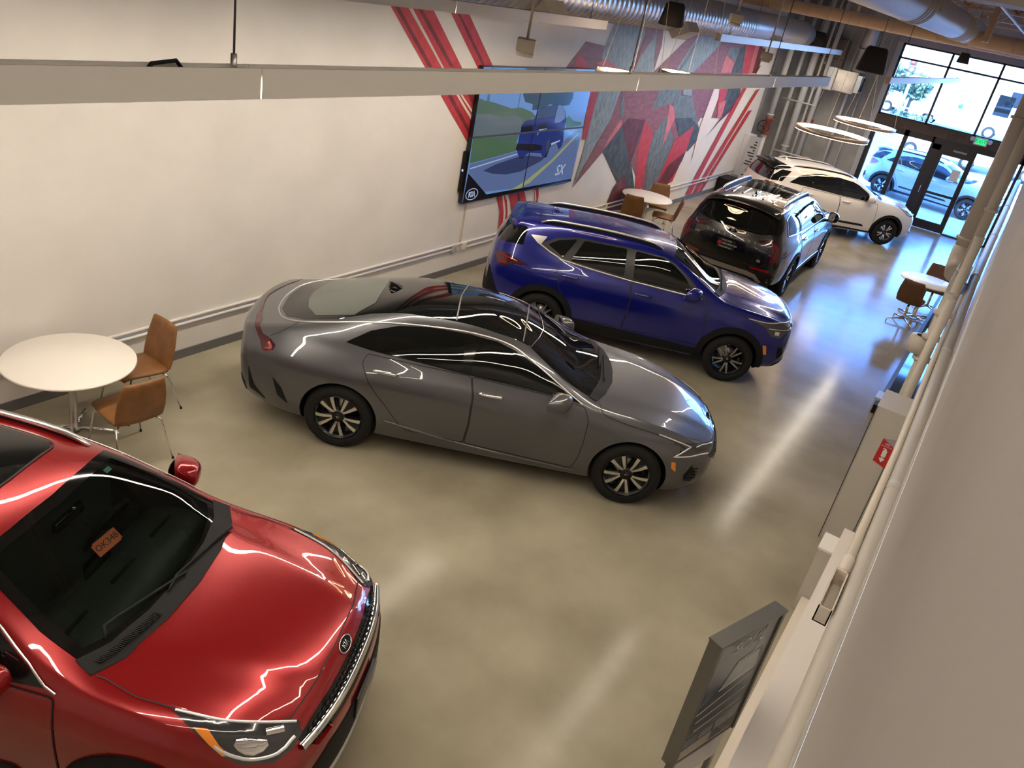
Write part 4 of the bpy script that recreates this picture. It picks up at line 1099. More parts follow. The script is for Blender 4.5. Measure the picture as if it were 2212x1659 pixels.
    for sg, h in zip((1, -1), hl):
        m3 = lambda pts: [(x, y * sg, z) for x, y, z in pts]
        c.line3('lamp_trim', m3([(.12,-.742,.983),(.339,-.703,.943),(.50,-.635,.908),(.66,-.54,.862)]), LAMPW, w=.014, off=.012, parent=h, raised=True)
        c.line3('daytime_light', m3([(.35,-.80,.885),(.42,-.795,.845),(.52,-.765,.81),(.62,-.69,.80),(.67,-.60,.82)]), LAMPW, w=.018, off=.013, parent=h, raised=True)
        c.line3('lamp_projector', m3([(.43,-.75,.878),(.52,-.73,.85),(.57,-.69,.85)]), CHROME, w=lambda t: .03 + .05 * math.sin(math.pi * t), off=.013, parent=h, raised=True)
        c.line3('lamp_projector', m3([(.55,-.66,.885),(.62,-.60,.868)]), CHROME, w=.035, off=.013, parent=h, raised=True)
        am = [(x, y * sg, z) for x, y, z in [(.232,-.782,.948),(.30,-.765,.94),(.37,-.79,.885),(.43,-.80,.845),(.40,-.812,.845),(.33,-.805,.89)]]
        c.patch3('indicator', am, (-60 * sg, 40), AMBER, off=.012, step=.035, parent=h)
    g = c.patch3('grille', [(.70,-.60,.82),(.73,-.42,.85),(.765,-.2,.866),(.775,0,.868),(.765,.2,.866),(.73,.42,.85),(.70,.60,.82),(.74,.60,.76),(.80,.40,.745),(.83,.15,.745),(.83,0,.745),(.83,-.15,.745),(.80,-.40,.745),(.74,-.60,.76)], (0, 25), GLOSSB, off=.005, step=.04)
    dm = MB()
    for r in range(4):
        for k in range(-14, 15):
            y = k * .042 + (r % 2) * .021
            if abs(y) > .56: continue
            l, n = c.hit(Vector((.8, y, .775 + r * .026)) + Vector((2, 0, 1)), Vector((-2, 0, -1)))
            dm.lathe([(.017, 0), (.010, .010), (0, .013)], 6, 'z', c=(0, 0, 0)) if False else dm.tube([l + n * .004 + Vector((0, -.017, 0)), l + n * .016, l + n * .004 + Vector((0, .017, 0))], [.004, .007, .004], 5)
    o = dm.build('grille_mesh', mat('grille_gloss', (.03, .03, .03), .12, .6), g); o['kind'] = 'stuff'
    c.line3('grille_trim', [(.72,.62,.785),(.775,.45,.80),(.815,.22,.808),(.825,0,.81),(.815,-.22,.808),(.775,-.45,.80),(.72,-.62,.785)], CHROME, w=.044, off=.028, raised=True, thick=.026, parent=g)
    c.patch('lower_intake', symf([(0,.66),(-.45,.66),(-.62,.60),(-.60,.48),(-.45,.42),(0,.41)]), 'front', clad, off=.006, step=.05)
    c.line3('skid_trim', [(.66,.70,.42),(.80,.5,.40),(.87,.2,.395),(.875,0,.395),(.87,-.2,.395),(.80,-.5,.40),(.66,-.70,.42)], mat('skid_bright', (.6, .6, .6), .3, 1.0), w=.055, off=.018, raised=True, thick=.02)
    p, n = c.at('front', 0, .60)
    pm = MB(); pm.box((p.x + .012, 0, .60), (.014, .32, .16)); pm.build('licence_plate', mat('plate_black', (.015, .015, .016), .3), c.root, bevel=.004)
    l, n = c.hit((.73 + 1, 0, .90 + 1.0), (-1, 0, -1))
    badge(c.root, l + n * .004, (0, 1, 0), tuple(Vector((0, 1, 0)).cross(n) * -1), .135, .070)
    c.line3('lower_vent', [(.62,-.78,.60),(.64,-.775,.50),(.60,-.79,.43)], LAMPW, w=.035, off=.010, mirror=True, raised=True)
    # rear
    c.patch('rear_window', symf([(0,1.08),(-.55,1.09),(-.70,1.11),(-.66,1.22),(-.56,1.33),(0,1.37)]), 'rear', GLASSD, off=.006, step=.06)
    c.patch3('rear_pillar_glass', [(-3.02,-.60,1.345),(-2.80,-.645,1.345),(-3.02,-.775,1.105),(-3.25,-.72,1.09),(-3.36,-.66,1.09)], (-120, 20), GLOSSB, off=.006, step=.05, mirror=True)
    vs = []; fs = []; n_ = 20
    for i in range(n_ + 1):
        y = -.60 + 1.2 * i / n_; e = (abs(y) / .6) ** 3
        xa = -2.98 + .18 * (abs(y) / .6) ** 2
        pf, _ = c.at('top', xa, y * .94); xb = -3.40 + .16 * e
        vs += [(xa, y * .97, pf.z + .004), ((xa + xb) / 2, y, pf.z - .003 - .01 * e), (xb, y, pf.z - .030 - .03 * e), (xb + .015, y, pf.z - .06 - .03 * e), (-3.1, y, pf.z - .09 - .02 * e)]
    for i in range(n_):
        for k in range(4): fs.append((5*i + k, 5*i + k + 1, 5*(i+1) + k + 1, 5*(i+1) + k))
    fs += [(0, 4, 3, 2, 1), tuple(5*n_ + k for k in range(5))]
    MB().add(vs, fs, 0, True).build('roof_spoiler', GLOSSB if name != 'silver' else P, c.root)
    tl = [(-3.40,-.66,1.06),(-3.22,-.775,1.06),(-3.05,-.83,1.02),(-3.12,-.845,.93),(-3.25,-.82,.88),(-3.38,-.74,.88),(-3.42,-.68,.95)]
    c.patch3('tail_light', tl, (-125, 15), REDL, off=.007, step=.04, mirror=True)
    c.patch('rear_cladding', symf([(0,.56),(-.60,.56),(-.78,.62),(-.80,.50),(-.7,.36),(0,.34)]), 'rear', clad, off=.008, step=.06)
    rails(c, -2.72, -1.12, .50, .52, SATIN if red else mat('grey_rail2', (.55, .55, .56), .3, 1.0), lift=.034, w=.017, foot=BLACKP)
    mirror_unit(c, -.76, .955, 1.075, P)
    fin(c, -2.66, P if not red else GLOSSB)
    if red:
        c.patch('sunroof', rounded([(-1.26,-.40),(-1.245,0),(-1.26,.40),(-2.0,.40),(-2.0,-.40)], .07), 'top', GLASSD, off=.005, step=.06)
        c.line('sunroof_seal', rounded([(-1.25,-.41),(-1.235,0),(-1.25,.41),(-2.01,.41),(-2.01,-.41)], .07) + [(-1.25,-.41)], 'top', SEAM, w=.012, off=.007, step=.03)
        # cabin
        dash = MB(); prof = [(-.36, .96), (-.50, 1.01), (-.66, 1.02), (-.76, .99), (-.80, .90), (-.80, .80), (-.36, .80)]
        vs = [(x - .04 * math.cos(y * 2), y, z + (.025 if y > .15 else 0) * (1 if i in (1, 2, 3) else 0)) for y in np.linspace(-.62, .62, 15) for i, (x, z) in enumerate(prof)]
        n7 = len(prof); fs = [(n7*i + k, n7*i + (k+1) % n7, n7*(i+1) + (k+1) % n7, n7*(i+1) + k) for i in range(14) for k in range(n7)]
        dash.add(vs, fs, 0, True).build('dashboard', mat('dash_vinyl', (.022, .025, .024), .5), c.root)
        for y in (-.45, 0, .40): MB().box((-.60, y, 1.028 + (.025 if y > .15 else 0)), (.02, .22, .008)).build('demister_vent', BLACKP, c.root)
        stw = MB(); n = 32; rr = .185
        M = Matrix.Translation((-.93, .36, .98)) @ Matrix.Rotation(math.radians(-65), 4, 'Y')
        ring = [M @ Vector((rr * math.cos(2*math.pi*i/n), rr * math.sin(2*math.pi*i/n), 0)) for i in range(n)]
        stw.tube(ring, .016, 8, closed=True)
        for a in (0, 180, 270):
            stw.tube([M @ Vector((0, 0, -.02)), M @ Vector((rr * math.cos(math.radians(a + 90)), rr * math.sin(math.radians(a + 90)), 0))], .018, 8)
        stw.lathe([(.0, .0), (.06, .0), (.06, .03), (0, .035)], 20, 'x', c=(-.94, .36, .97))
        stw.build('steering_wheel', BLACKP, c.root)
        MB().box((-.755, 0, 1.04), (.02, .24, .14)).build('centre_screen', GLOSSB, c.root, bevel=.008)
        rm = MB(); rm.box((-.90, -.02, 1.335), (.03, .24, .065)); rm.tube([(-.88, -.02, 1.35), (-.86, -.02, 1.41)], .012, 8); rm.build('rear_view_mirror', GLOSSB, c.root, bevel=.012)
        st = mat('inspection_sticker', (.30, .55, .55), .5)
        p, n = c.at('top', -.93, .40); MB().box(tuple(p - n * .006), (.03, .05, .003), Matrix.Rotation(.55, 3, 'Y')).build('window_sticker', st, c.root)
        # orange stock tag hanging from the mirror
        tc = Vector((-.72, -.035, 1.245)); U = Vector((-.35, -.94, -.05)).normalized()
    return c
# painted wall shapes: colour key and outline in metres along the wall and up
STRIPES = [('r',[(7.92,3.83),(8.19,3.85),(9.1,3.11),(9.6,2.71),(10.24,2.2),(10.38,1.69),(10.06,1.99),(9.7,2.3),(9.12,2.79),(8.75,3.11)]),('r',[(8.31,3.85),(8.7,3.88),(9.56,3.11),(9.98,2.78),(10.62,2.23),(10.6,1.96),(10.2,2.31),(9.47,2.79),(9.15,3.11)]),('r',[(9.07,3.84),(9.46,3.86),(10.32,3.13),(10.87,2.72),(10.6,2.61),(9.92,3.12)]),('d',[(8.07,3.77),(8.13,3.77),(8.91,3.11),(8.82,3.11)]),('d',[(8.51,3.75),(8.57,3.76),(9.37,3.12),(9.28,3.12)]),('d',[(9.31,3.76),(9.36,3.76),(10.13,3.13),(10.05,3.13)]),('d',[(9.28,2.79),(9.36,2.79),(10.17,2.09),(10.14,2.04)]),('d',[(9.75,2.78),(10.16,2.78),(10.27,2.41),(10.05,2.52)]),('w',[(9.47,2.79),(9.53,2.79),(10.13,2.31),(10.11,2.28)]),('w',[(9.57,2.78),(9.62,2.78),(10.16,2.39),(10.14,2.36)]),('w',[(8.27,3.8),(8.3,3.8),(9.14,3.11),(9.11,3.11)]),('r',[(10.97,1.23),(11.19,1.2),(11.37,1.03),(11.46,0.82),(11.52,0.47),(11.26,0.51),(11.2,0.86)]),('w',[(11.19,1.14),(11.24,1.13),(11.39,0.83),(11.45,0.48),(11.4,0.49),(11.33,0.84)]),('r',[(11.36,1.21),(11.84,1.18),(11.99,0.98),(12.04,0.78),(11.99,0.59),(11.87,0.42),(11.64,0.45),(11.58,0.81)]),('d',[(11.64,1.15),(11.7,1.14),(11.83,0.94),(11.87,0.6),(11.87,0.42),(11.83,0.42),(11.81,0.78)]),('r',[(12.16,1.22),(12.31,1.21),(12.4,1.0),(12.41,0.88),(12.34,0.84)]),('w',[(12.21,1.12),(12.25,1.12),(12.34,0.94),(12.35,0.85)])]
MURAL = [('p',[(12.43,3.12),(12.96,3.57),(13.71,3.52),(13.89,3.37),(14.73,3.1),(14.27,2.8),(13.4,2.81)]),('r',[(12.75,3.39),(13.21,3.22),(13.26,3.13),(12.77,3.12)]),('s',[(13.9,4.04),(15.13,4.08),(15.14,3.98),(15.24,3.73),(15.11,3.43),(15.14,3.11),(14.65,3.1),(13.68,3.3),(13.69,3.52)]),('k',[(13.54,3.22),(13.82,3.31),(14.55,3.14),(13.85,3.18)]),('p',[(15.09,4.08),(15.67,4.09),(15.66,3.65),(15.22,3.11),(15.01,3.11),(15.09,3.43),(15.24,3.76)]),('d',[(15.24,3.73),(15.31,3.73),(15.12,3.11),(15.02,3.11)]),('s',[(15.67,4.09),(15.9,3.62),(16.02,3.09),(15.11,3.08),(15.29,3.4),(15.68,3.75)]),('p',[(15.67,4.09),(16.04,3.88),(16.15,3.6),(16.07,3.11),(15.85,3.55)]),('p',[(17.97,4.06),(19.42,4.1),(18.24,3.11),(16.02,3.09)]),('s',[(18.16,4.07),(19.52,4.12),(19.55,3.74),(18.52,3.11),(17.17,3.1)]),('g',[(17.81,3.65),(18.08,3.79),(17.69,3.31),(17.43,3.1),(17.27,3.1)]),('p',[(19.58,4.06),(21.18,4.1),(21.51,3.55),(21.51,3.11),(18.2,3.09),(19.48,3.74)]),('k',[(20.1,3.52),(20.83,3.36),(20.8,3.1),(20.06,3.1)]),('g',[(20.18,3.69),(20.91,3.71),(20.93,3.37),(20.16,3.54)]),('b',[(20.96,3.71),(21.33,3.83),(21.8,3.11),(20.8,3.1)]),('r',[(21.26,3.87),(22.06,3.85),(22.21,3.11),(21.67,3.11)]),('k',[(22.06,3.85),(22.42,3.84),(22.52,3.12),(22.18,3.11)]),('m',[(22.42,3.84),(23.19,4.05),(23.03,3.75),(22.87,3.14),(22.49,3.12)]),('p',[(14.65,3.1),(21.71,3.13),(21.97,2.56),(20.87,2.04),(19.52,2.08),(18.96,1.42),(18.56,1.01),(17.91,0.5),(17.16,0.54),(15.92,1.35),(15.14,2.1),(14.65,1.8),(14.56,2.26)]),('r',[(13.44,2.99),(13.84,2.99),(13.75,1.9),(13.59,1.91)]),('s',[(13.83,2.93),(14.79,2.93),(14.6,2.26),(14.0,1.56),(13.63,1.01),(13.73,1.58),(13.75,1.9)]),('p',[(14.77,2.93),(14.89,2.39),(15.14,2.12),(14.58,1.62),(13.63,1.01),(13.93,1.4),(14.6,2.26)]),('k',[(15.07,2.24),(15.18,2.06),(14.57,1.65),(14.69,1.87)]),('b',[(15.16,2.1),(16.01,1.34),(16.7,0.57),(15.78,0.79),(14.58,1.63)]),('m',[(15.4,2.23),(16.25,2.16),(16.15,1.71),(16.03,1.26),(15.16,2.1)]),('r',[(16.25,2.16),(16.86,1.83),(16.85,1.35),(16.98,0.54),(16.7,0.57),(16.23,1.59)]),('g',[(16.86,1.83),(17.37,2.24),(18.13,1.64),(17.88,0.64),(17.28,0.51),(16.85,1.35)]),('g',[(14.87,2.42),(14.83,2.8),(15.1,2.38),(15.08,2.17)]),('k',[(17.31,2.47),(17.6,2.39),(17.88,2.14),(17.55,1.53),(17.46,2.12)]),('g',[(16.74,3.0),(17.66,3.01),(17.86,2.62),(18.53,2.61),(19.58,1.86),(19.87,1.61),(19.26,1.3),(18.83,1.42),(17.88,2.14),(17.52,2.47),(16.37,2.37),(16.53,2.6)]),('b',[(17.86,2.14),(18.9,2.11),(19.58,1.86),(19.87,1.61),(19.26,1.3),(18.83,1.42)]),('r',[(19.22,1.92),(19.15,1.32),(18.79,0.61),(18.2,0.56),(17.7,0.5),(18.23,1.63)]),('m',[(19.15,1.32),(19.07,1.1),(18.53,0.57),(17.7,0.5),(18.2,1.04)]),('s',[(17.71,2.93),(18.31,3.01),(18.51,2.61),(17.99,2.64)]),('w',[(19.92,2.93),(20.39,2.67),(20.11,1.39),(19.72,1.05),(19.64,1.86),(19.71,2.16)]),('b',[(20.53,3.02),(21.82,3.02),(21.97,2.56),(21.01,2.03),(20.5,2.27)]),('r',[(20.14,2.93),(20.92,2.97),(20.85,2.4),(20.54,2.23)]),('m',[(21.01,2.03),(22.02,2.58),(21.65,2.2),(20.93,1.93),(20.23,1.56)]),('k',[(20.52,2.41),(21.02,2.48),(21.01,2.03),(20.7,2.04)]),('m',[(15.86,1.06),(16.05,0.82),(16.7,0.57),(17.93,0.48),(17.53,0.11),(15.26,0.35),(15.49,0.84)]),('r',[(22.18,2.88),(22.46,2.88),(20.34,0.11),(19.97,0.16)]),('r',[(23.26,2.69),(23.57,2.74),(20.8,0.1),(20.45,0.12)]),('r',[(23.13,2.15),(23.45,2.16),(21.16,0.1),(20.92,0.11)]),('m',[(22.85,3.3),(23.01,3.35),(22.81,3.12),(22.7,3.07)])]
# shapes of the picture shown on the screens
TVPIC = [('hill',[(9.96,2.72),(10.13,2.68),(10.31,2.66),(10.57,2.61),(10.88,2.55),(11.14,2.56),(11.5,2.48),(11.65,2.4),(11.35,2.33),(11.25,2.24),(11.2,2.0),(11.22,1.88),(10.65,1.83),(9.99,1.78),(9.97,2.15)]),('rock',[(9.96,2.49),(10.29,2.49),(10.63,2.43),(11.07,2.44),(11.26,2.39),(11.25,2.24),(11.22,2.14),(10.64,2.13),(9.99,2.19)]),('grass',[(9.97,2.12),(10.44,2.13),(10.88,2.05),(11.22,2.0),(11.22,1.88),(10.65,1.83),(9.99,1.79)]),('road',[(10.0,1.77),(10.66,1.82),(11.22,1.87),(12.1,1.85),(12.71,1.94),(13.1,2.1),(13.33,2.09),(13.35,1.19),(11.68,1.24),(10.48,1.3),(10.0,1.65)]),('line',[(10.01,1.71),(11.28,1.84),(11.29,1.82),(10.02,1.69)]),('yellow',[(11.24,1.23),(11.71,1.35),(12.44,1.64),(13.0,1.95),(13.31,2.08),(13.07,1.93),(12.53,1.62),(11.85,1.3),(11.45,1.22)]),('treeR',[(12.67,2.34),(12.75,2.38),(12.96,2.29),(13.26,2.25),(13.28,2.2),(12.74,2.17)]),('tree',[(11.09,2.82),(12.67,2.8),(12.76,2.67),(12.68,2.56),(12.47,2.55),(12.31,2.57),(12.13,2.57),(12.03,2.59),(11.9,2.54),(11.72,2.51),(11.49,2.51),(11.48,2.6),(11.24,2.64),(11.14,2.74)]),('pole',[(11.04,2.8),(11.06,2.8),(11.07,2.54),(11.04,2.54)]),('pole',[(10.17,2.81),(10.2,2.81),(10.24,2.66),(10.17,2.67)]),('shadow',[(10.38,1.64),(10.69,1.71),(11.3,1.78),(11.64,1.78),(12.21,1.71),(12.08,1.65),(11.5,1.53),(11.05,1.52),(10.65,1.57)]),('car',[(11.26,2.28),(11.35,2.35),(11.59,2.37),(11.68,2.49),(11.83,2.55),(12.28,2.58),(12.41,2.57),(12.59,2.45),(12.69,2.3),(12.68,2.12),(12.73,1.96),(12.7,1.85),(12.62,1.83),(12.51,1.92),(12.32,1.88),(12.22,1.74),(12.13,1.71),(12.03,1.79),(11.63,1.83),(11.51,1.77),(11.37,1.76),(11.26,1.88),(11.21,1.9),(11.24,2.03),(11.24,2.14)]),('glass',[(11.6,2.38),(11.71,2.48),(11.86,2.54),(12.27,2.57),(12.25,2.39),(11.9,2.38)]),('side',[(12.3,2.57),(12.42,2.56),(12.58,2.44),(12.62,2.34),(12.48,2.28),(12.29,2.28),(12.28,2.4)]),('grille',[(11.25,2.26),(11.6,2.27),(11.62,2.17),(11.28,2.16)]),('lampd',[(11.72,2.26),(12.05,2.3),(12.06,2.2),(11.81,2.17)]),('white',[(11.82,2.19),(12.07,2.2),(12.08,2.19),(11.83,2.17),(11.81,2.1),(11.79,2.1)]),('low',[(11.22,2.0),(11.77,1.96),(12.03,1.92),(12.03,1.84),(11.71,1.85),(11.21,1.9)]),('tyre',[(12.19,1.7),(12.1,1.82),(12.09,2.0),(12.17,2.11),(12.26,2.09),(12.3,1.99),(12.29,1.81),(12.26,1.71)]),('tyre',[(11.3,1.85),(11.51,1.84),(11.51,1.75),(11.38,1.75)]),('tyre',[(12.51,1.92),(12.65,2.02),(12.7,2.12),(12.71,1.87),(12.63,1.81)]),('rim',[(12.19,1.79),(12.15,1.97),(12.22,2.05),(12.28,1.94),(12.25,1.8)]),('white',[(12.32,1.94),(12.61,1.98),(12.62,1.96),(12.34,1.9)]),('black',[(9.99,1.64),(10.61,1.23),(9.95,1.19),(9.97,1.41)]),('black',[(9.94,1.23),(10.58,1.25),(11.67,1.24),(13.33,1.23),(13.35,1.19),(9.96,1.18)])]
# ---------------------------------------------------------------- room shell
WALLY, FRONTX, RIGHTY, CEILZ, BACKX = 6.83, 25.82, -0.22, 5.75, -4.0
WARM = (1.0, .80, .58)
def struct(name, mb, M, parent=None, **k):
    o = mb.build(name, M, parent, **k)
    if parent is None: o['kind'] = 'structure'
    return o
WALLM = noisy('wall_plaster', (.76, .735, .70), (.70, .675, .64), 1.3, .62, 5, bump=.05, bscale=30)
FLOORM = noisy('polished_concrete', (.235, .208, .148), (.385, .350, .262), 1.0, .17, 10, bump=.02, bscale=14, rvar=.06, spec=.13, lo=.3, hi=.72)
CONC = noisy('raw_concrete', (.25, .245, .23), (.36, .35, .33), 1.6, .85, 7, bump=.15, bscale=40)
struct('floor', MB().b2((BACKX, RIGHTY - .1, -.15), (FRONTX + .05, WALLY + .1, 0)), FLOORM)
struct('wall_left', MB().b2((BACKX, WALLY, 0), (24.1, WALLY + .2, CEILZ)), WALLM)
struct('wall_left_end', MB().b2((24.1, WALLY + .12, 0), (FRONTX + .2, WALLY + .3, CEILZ)), CONC)
struct('baseboard_left', MB().b2((BACKX, WALLY - .015, 0), (24.1, WALLY + .002, .105)), mat('baseboard_grey', (.14, .14, .14), .5))
struct('wall_back', MB().b2((BACKX - .2, RIGHTY - .2, 0), (BACKX, WALLY + .2, CEILZ)), WALLM)
struct('wall_right', MB().b2((BACKX, RIGHTY - .2, 0), (FRONTX + .2, RIGHTY, CEILZ)), noisy('right_wall_paint', (.60, .56, .53), (.54, .505, .48), 1.0, .6, 4, bump=.04, bscale=12))
struct('wall_right_upper', MB().b2((BACKX, RIGHTY, 3.30), (FRONTX, -.080, CEILZ)), MATS['right_wall_paint'])
struct('ceiling', MB().b2((BACKX, RIGHTY - .2, CEILZ), (FRONTX + .2, WALLY + .2, CEILZ + .15)), noisy('roof_deck', (.26, .255, .25), (.34, .335, .325), 2, .5, 3, stretch=(.3, 8, 1)))
# front wall: concrete panel on the left, opening, head above
fw = MB(); fw.b2((FRONTX, 4.12, 0), (FRONTX + .3, WALLY + .3, CEILZ)); struct('wall_front', fw, CONC)
struct('wall_front_head', MB().b2((FRONTX - .05, RIGHTY, 4.57), (FRONTX + .3, 4.12, CEILZ)), mat('head_grey', (.32, .30, .33), .7))
JAMB = mat('jamb_paint', (.40, .42, .44), .5)
struct('trim_1', MB().b2((FRONTX - .03, 3.99, 0), (FRONTX + .32, 4.13, 4.57)), JAMB)
struct('trim_2', MB().b2((FRONTX - .04, .0, 2.46), (FRONTX + .12, 3.99, 2.70)), noisy('brown_steel', (.045, .026, .02), (.07, .04, .03), 3, .45, 4))
tl = MB()
for y in (3.15, 2.65, 2.10, 1.55, 1.0, .5): tl.b2((FRONTX - .045, y - .006, 2.46), (FRONTX - .035, y + .006, 2.70))
struct('trim_3', tl, mat('brown_joint', (.12, .075, .06), .5))
STEEL = mat('dark_frame', (.012, .012, .014), .4)
PANE = bpy.data.materials.new('clear_pane'); PANE.use_nodes = True
_n = PANE.node_tree.nodes; _l = PANE.node_tree.links; _n.clear()
_o = _n.new('ShaderNodeOutputMaterial'); _m = _n.new('ShaderNodeMixShader'); _f = _n.new('ShaderNodeFresnel'); _f.inputs[0].default_value = 1.45
_t = _n.new('ShaderNodeBsdfTransparent'); _t.inputs[0].default_value = (.90, .95, 1.0, 1)
_g = _n.new('ShaderNodeBsdfGlossy'); _g.inputs['Roughness'].default_value = .005
_l.new(_f.outputs[0], _m.inputs[0]); _l.new(_t.outputs[0], _m.inputs[1]); _l.new(_g.outputs[0], _m.inputs[2]); _l.new(_m.outputs[0], _o.inputs[0])
# upper window
win1 = MB()
for y in (3.96, 2.69, 1.43, .18): win1.b2((FRONTX + .02, y - .03, 2.70), (FRONTX + .10, y + .03, 4.57))
for z in (2.72, 4.20, 4.55): win1.b2((FRONTX + .02, .15, z - .025), (FRONTX + .10, 3.99, z + .025))
w1 = struct('window_1', win1, STEEL)
for a, b in ((3.93, 2.72), (2.66, 1.46), (1.40, .21)):
    for z0, z1 in ((2.745, 4.175), (4.225, 4.525)):
        MB().b2((FRONTX + .055, b, z0), (FRONTX + .062, a, z1)).build('window_pane', PANE, w1)
# lower glazing left of the door, and beside it
win2 = MB()
for y0, y1 in ((3.99, 3.86), (3.11, 2.99), (2.36, 2.30)): win2.b2((FRONTX, y1, 0), (FRONTX + .11, y0, 2.46))
win2.b2((FRONTX, 2.30, 2.30), (FRONTX + .11, 3.99, 2.46)); win2.b2((FRONTX, 2.30, 0), (FRONTX + .11, 3.99, .10))
w2 = struct('window_2', win2, STEEL)
for a, b in ((3.86, 3.11), (2.99, 2.36)): MB().b2((FRONTX + .05, b, .10), (FRONTX + .058, a, 2.30)).build('window_pane', PANE, w2)
win3 = MB(); win3.b2((FRONTX, .0, 2.30), (FRONTX + .11, 1.17, 2.46)); win3.b2((FRONTX, .0, 0), (FRONTX + .11, 1.17, .04)); win3.b2((FRONTX, .0, 0), (FRONTX + .11, .08, 2.46))
w3 = struct('window_3', win3, STEEL)
MB().b2((FRONTX + .05, .08, .04), (FRONTX + .058, 1.17, 2.30)).build('window_pane', PANE, w3)
dr = MB()
dr.b2((FRONTX - .01, 2.08, 0), (FRONTX + .12, 2.30, 2.30)); dr.b2((FRONTX - .01, 1.17, 0), (FRONTX + .12, 1.20, 2.30)); dr.b2((FRONTX - .01, 1.17, 2.16), (FRONTX + .12, 2.30, 2.46))
d1 = struct('door_1', dr, STEEL)
lf = MB(); lf.b2((FRONTX + .01, 1.98, .02), (FRONTX + .06, 2.08, 2.16)); lf.b2((FRONTX + .01, 1.20, .02), (FRONTX + .06, 1.30, 2.16)); lf.b2((FRONTX + .01, 1.30, .02), (FRONTX + .06, 1.98, .26)); lf.b2((FRONTX + .01, 1.30, 2.06), (FRONTX + .06, 1.98, 2.16))
lf.build('door_leaf', STEEL, d1)
MB().b2((FRONTX + .03, 1.30, .26), (FRONTX + .036, 1.98, 2.06)).build('door_pane', PANE, d1)
MB().b2((FRONTX - .04, 1.22, .99), (FRONTX + .0, 2.04, 1.06)).build('push_bar', STEEL, d1)
MB().b2((FRONTX - .015, 2.17, .95), (FRONTX - .008, 2.19, 1.15)).build('door_handle', SATIN, d1)
MB().b2((FRONTX - .05, 1.40, 2.20), (FRONTX - .008, 1.75, 2.25)).build('door_closer', mat('closer_grey', (.25, .25, .25), .4, .7), d1)
MB().b2((FRONTX - .05, 1.15, .0), (FRONTX + .2, 2.32, .012)).build('threshold', SATIN, d1)
# ---------------------------------------------------------------- painted wall
PAINT = {'r': noisy('mural_red', (.42, .025, .035), (.50, .05, .06), 6, .6, 5), 'd': noisy('mural_dark_red', (.11, .012, .018), (.20, .02, .03), 6, .6), 'w': mat('mural_white', (.74, .66, .62), .6),
         'p': noisy('mural_plum', (.20, .065, .075), (.27, .10, .11), 5, .6, 6, stretch=(1, 1, 3)), 's': noisy('mural_slate', (.17, .22, .25), (.30, .36, .39), 7, .6, 7, stretch=(2.5, 1, 1)),
         'g': noisy('mural_grey', (.085, .11, .12), (.17, .20, .21), 7, .6, 7, stretch=(2, 1, 1)), 'b': noisy('mural_charcoal', (.03, .04, .045), (.075, .09, .095), 7, .6, 6), 'm': noisy('mural_maroon', (.085, .012, .018), (.15, .025, .03), 6, .6, 5),
         'k': noisy('mural_pink', (.52, .12, .13), (.60, .18, .19), 6, .6, 5)}
def painted(name, data, y0, label, cat, lift=0):
    keys = sorted({k for k, _ in data}); q = MB()
    for i, (k, P) in enumerate(data):
        P = [((x - .95, z + .8) if (lift and z > 3.75) else (x, z)) for x, z in P]
        V, F = gridfill(P, 5.0)
        yy = y0 - .0005 * i
        a = sum(P[j][0] * P[(j+1) % len(P)][1] - P[(j+1) % len(P)][0] * P[j][1] for j in range(len(P)))
        n = len(P); vs = [(x, yy, z) for x, z in P]
        q.add(vs, [tuple(range(n)) if a > 0 else tuple(range(n))[::-1]], keys.index(k))
    o = q.build(name, [PAINT[k] for k in keys])
    bm = bmesh.new(); bm.from_mesh(o.data); bmesh.ops.triangulate(bm, faces=bm.faces); bm.to_mesh(o.data); bm.free()
    return tag(o, label, cat)
painted('painted_stripes', STRIPES, WALLY - .003, 'red racing stripes painted on the white wall, sweeping down behind the video wall', 'mural', 1)
painted('wall_mural', MURAL, WALLY - .003, 'angular red, plum and slate mural painted right of the video wall', 'mural')
# ---------------------------------------------------------------- video wall
def emat(name, col, s=1.0):
    M = mat(name, (.01, .01, .012), .12, emit=col, es=s); return M
TVC = {'sky': (.10, .20, .42), 'hill': (.055, .10, .07), 'rock': (.085, .11, .13), 'grass': (.05, .10, .055), 'road': (.075, .11, .23), 'line': (.26, .34, .48), 'yellow': (.22, .24, .12), 'treeR': (.05, .11, .08), 'tree': (.022, .05, .075),
       'pole': (.06, .10, .16), 'shadow': (.022, .032, .09), 'car': (.008, .02, .13), 'glass': (.03, .05, .10), 'side': (.10, .15, .27), 'grille': (.003, .006, .02), 'lampd': (.008, .016, .035), 'white': (.30, .36, .5), 'low': (.003, .005, .012), 'tyre': (.003, .004, .008), 'rim': (.03, .04, .06), 'black': (.001, .001, .003)}
tv = thing('video_wall', 'large wall of four screens showing a blue car on a road, on the left wall', 'screen', (11.66, WALLY, 2.17))
inv = Matrix.Translation((-11.66, -WALLY, -2.17))
TX0, TX1, TZ0, TZ1 = 9.95, 13.37, 1.17, 3.15; TMX, TMZ = 11.66, 2.16
bz = mat('bezel_black', (.006, .006, .007), .35)
for x0, x1 in ((TX0, TMX), (TMX, TX1)):
    for z0, z1 in ((TZ0, TMZ), (TMZ, TZ1)):
        MB().b2((x0 + .002, WALLY - .085, z0 + .002), (x1 - .002, WALLY - .015, z1 - .002)).build('display_panel', bz, tv, xf=inv)
keys = ['sky'] + sorted(set(k for k, _ in TVPIC)); q = MB()
fx = lambda x: min(max(x, TX0 + .012), TX1 - .012)
fz = lambda z: TZ1 - .012 if z > 2.775 else min(max(z, TZ0 + .012), TZ1 - .012)
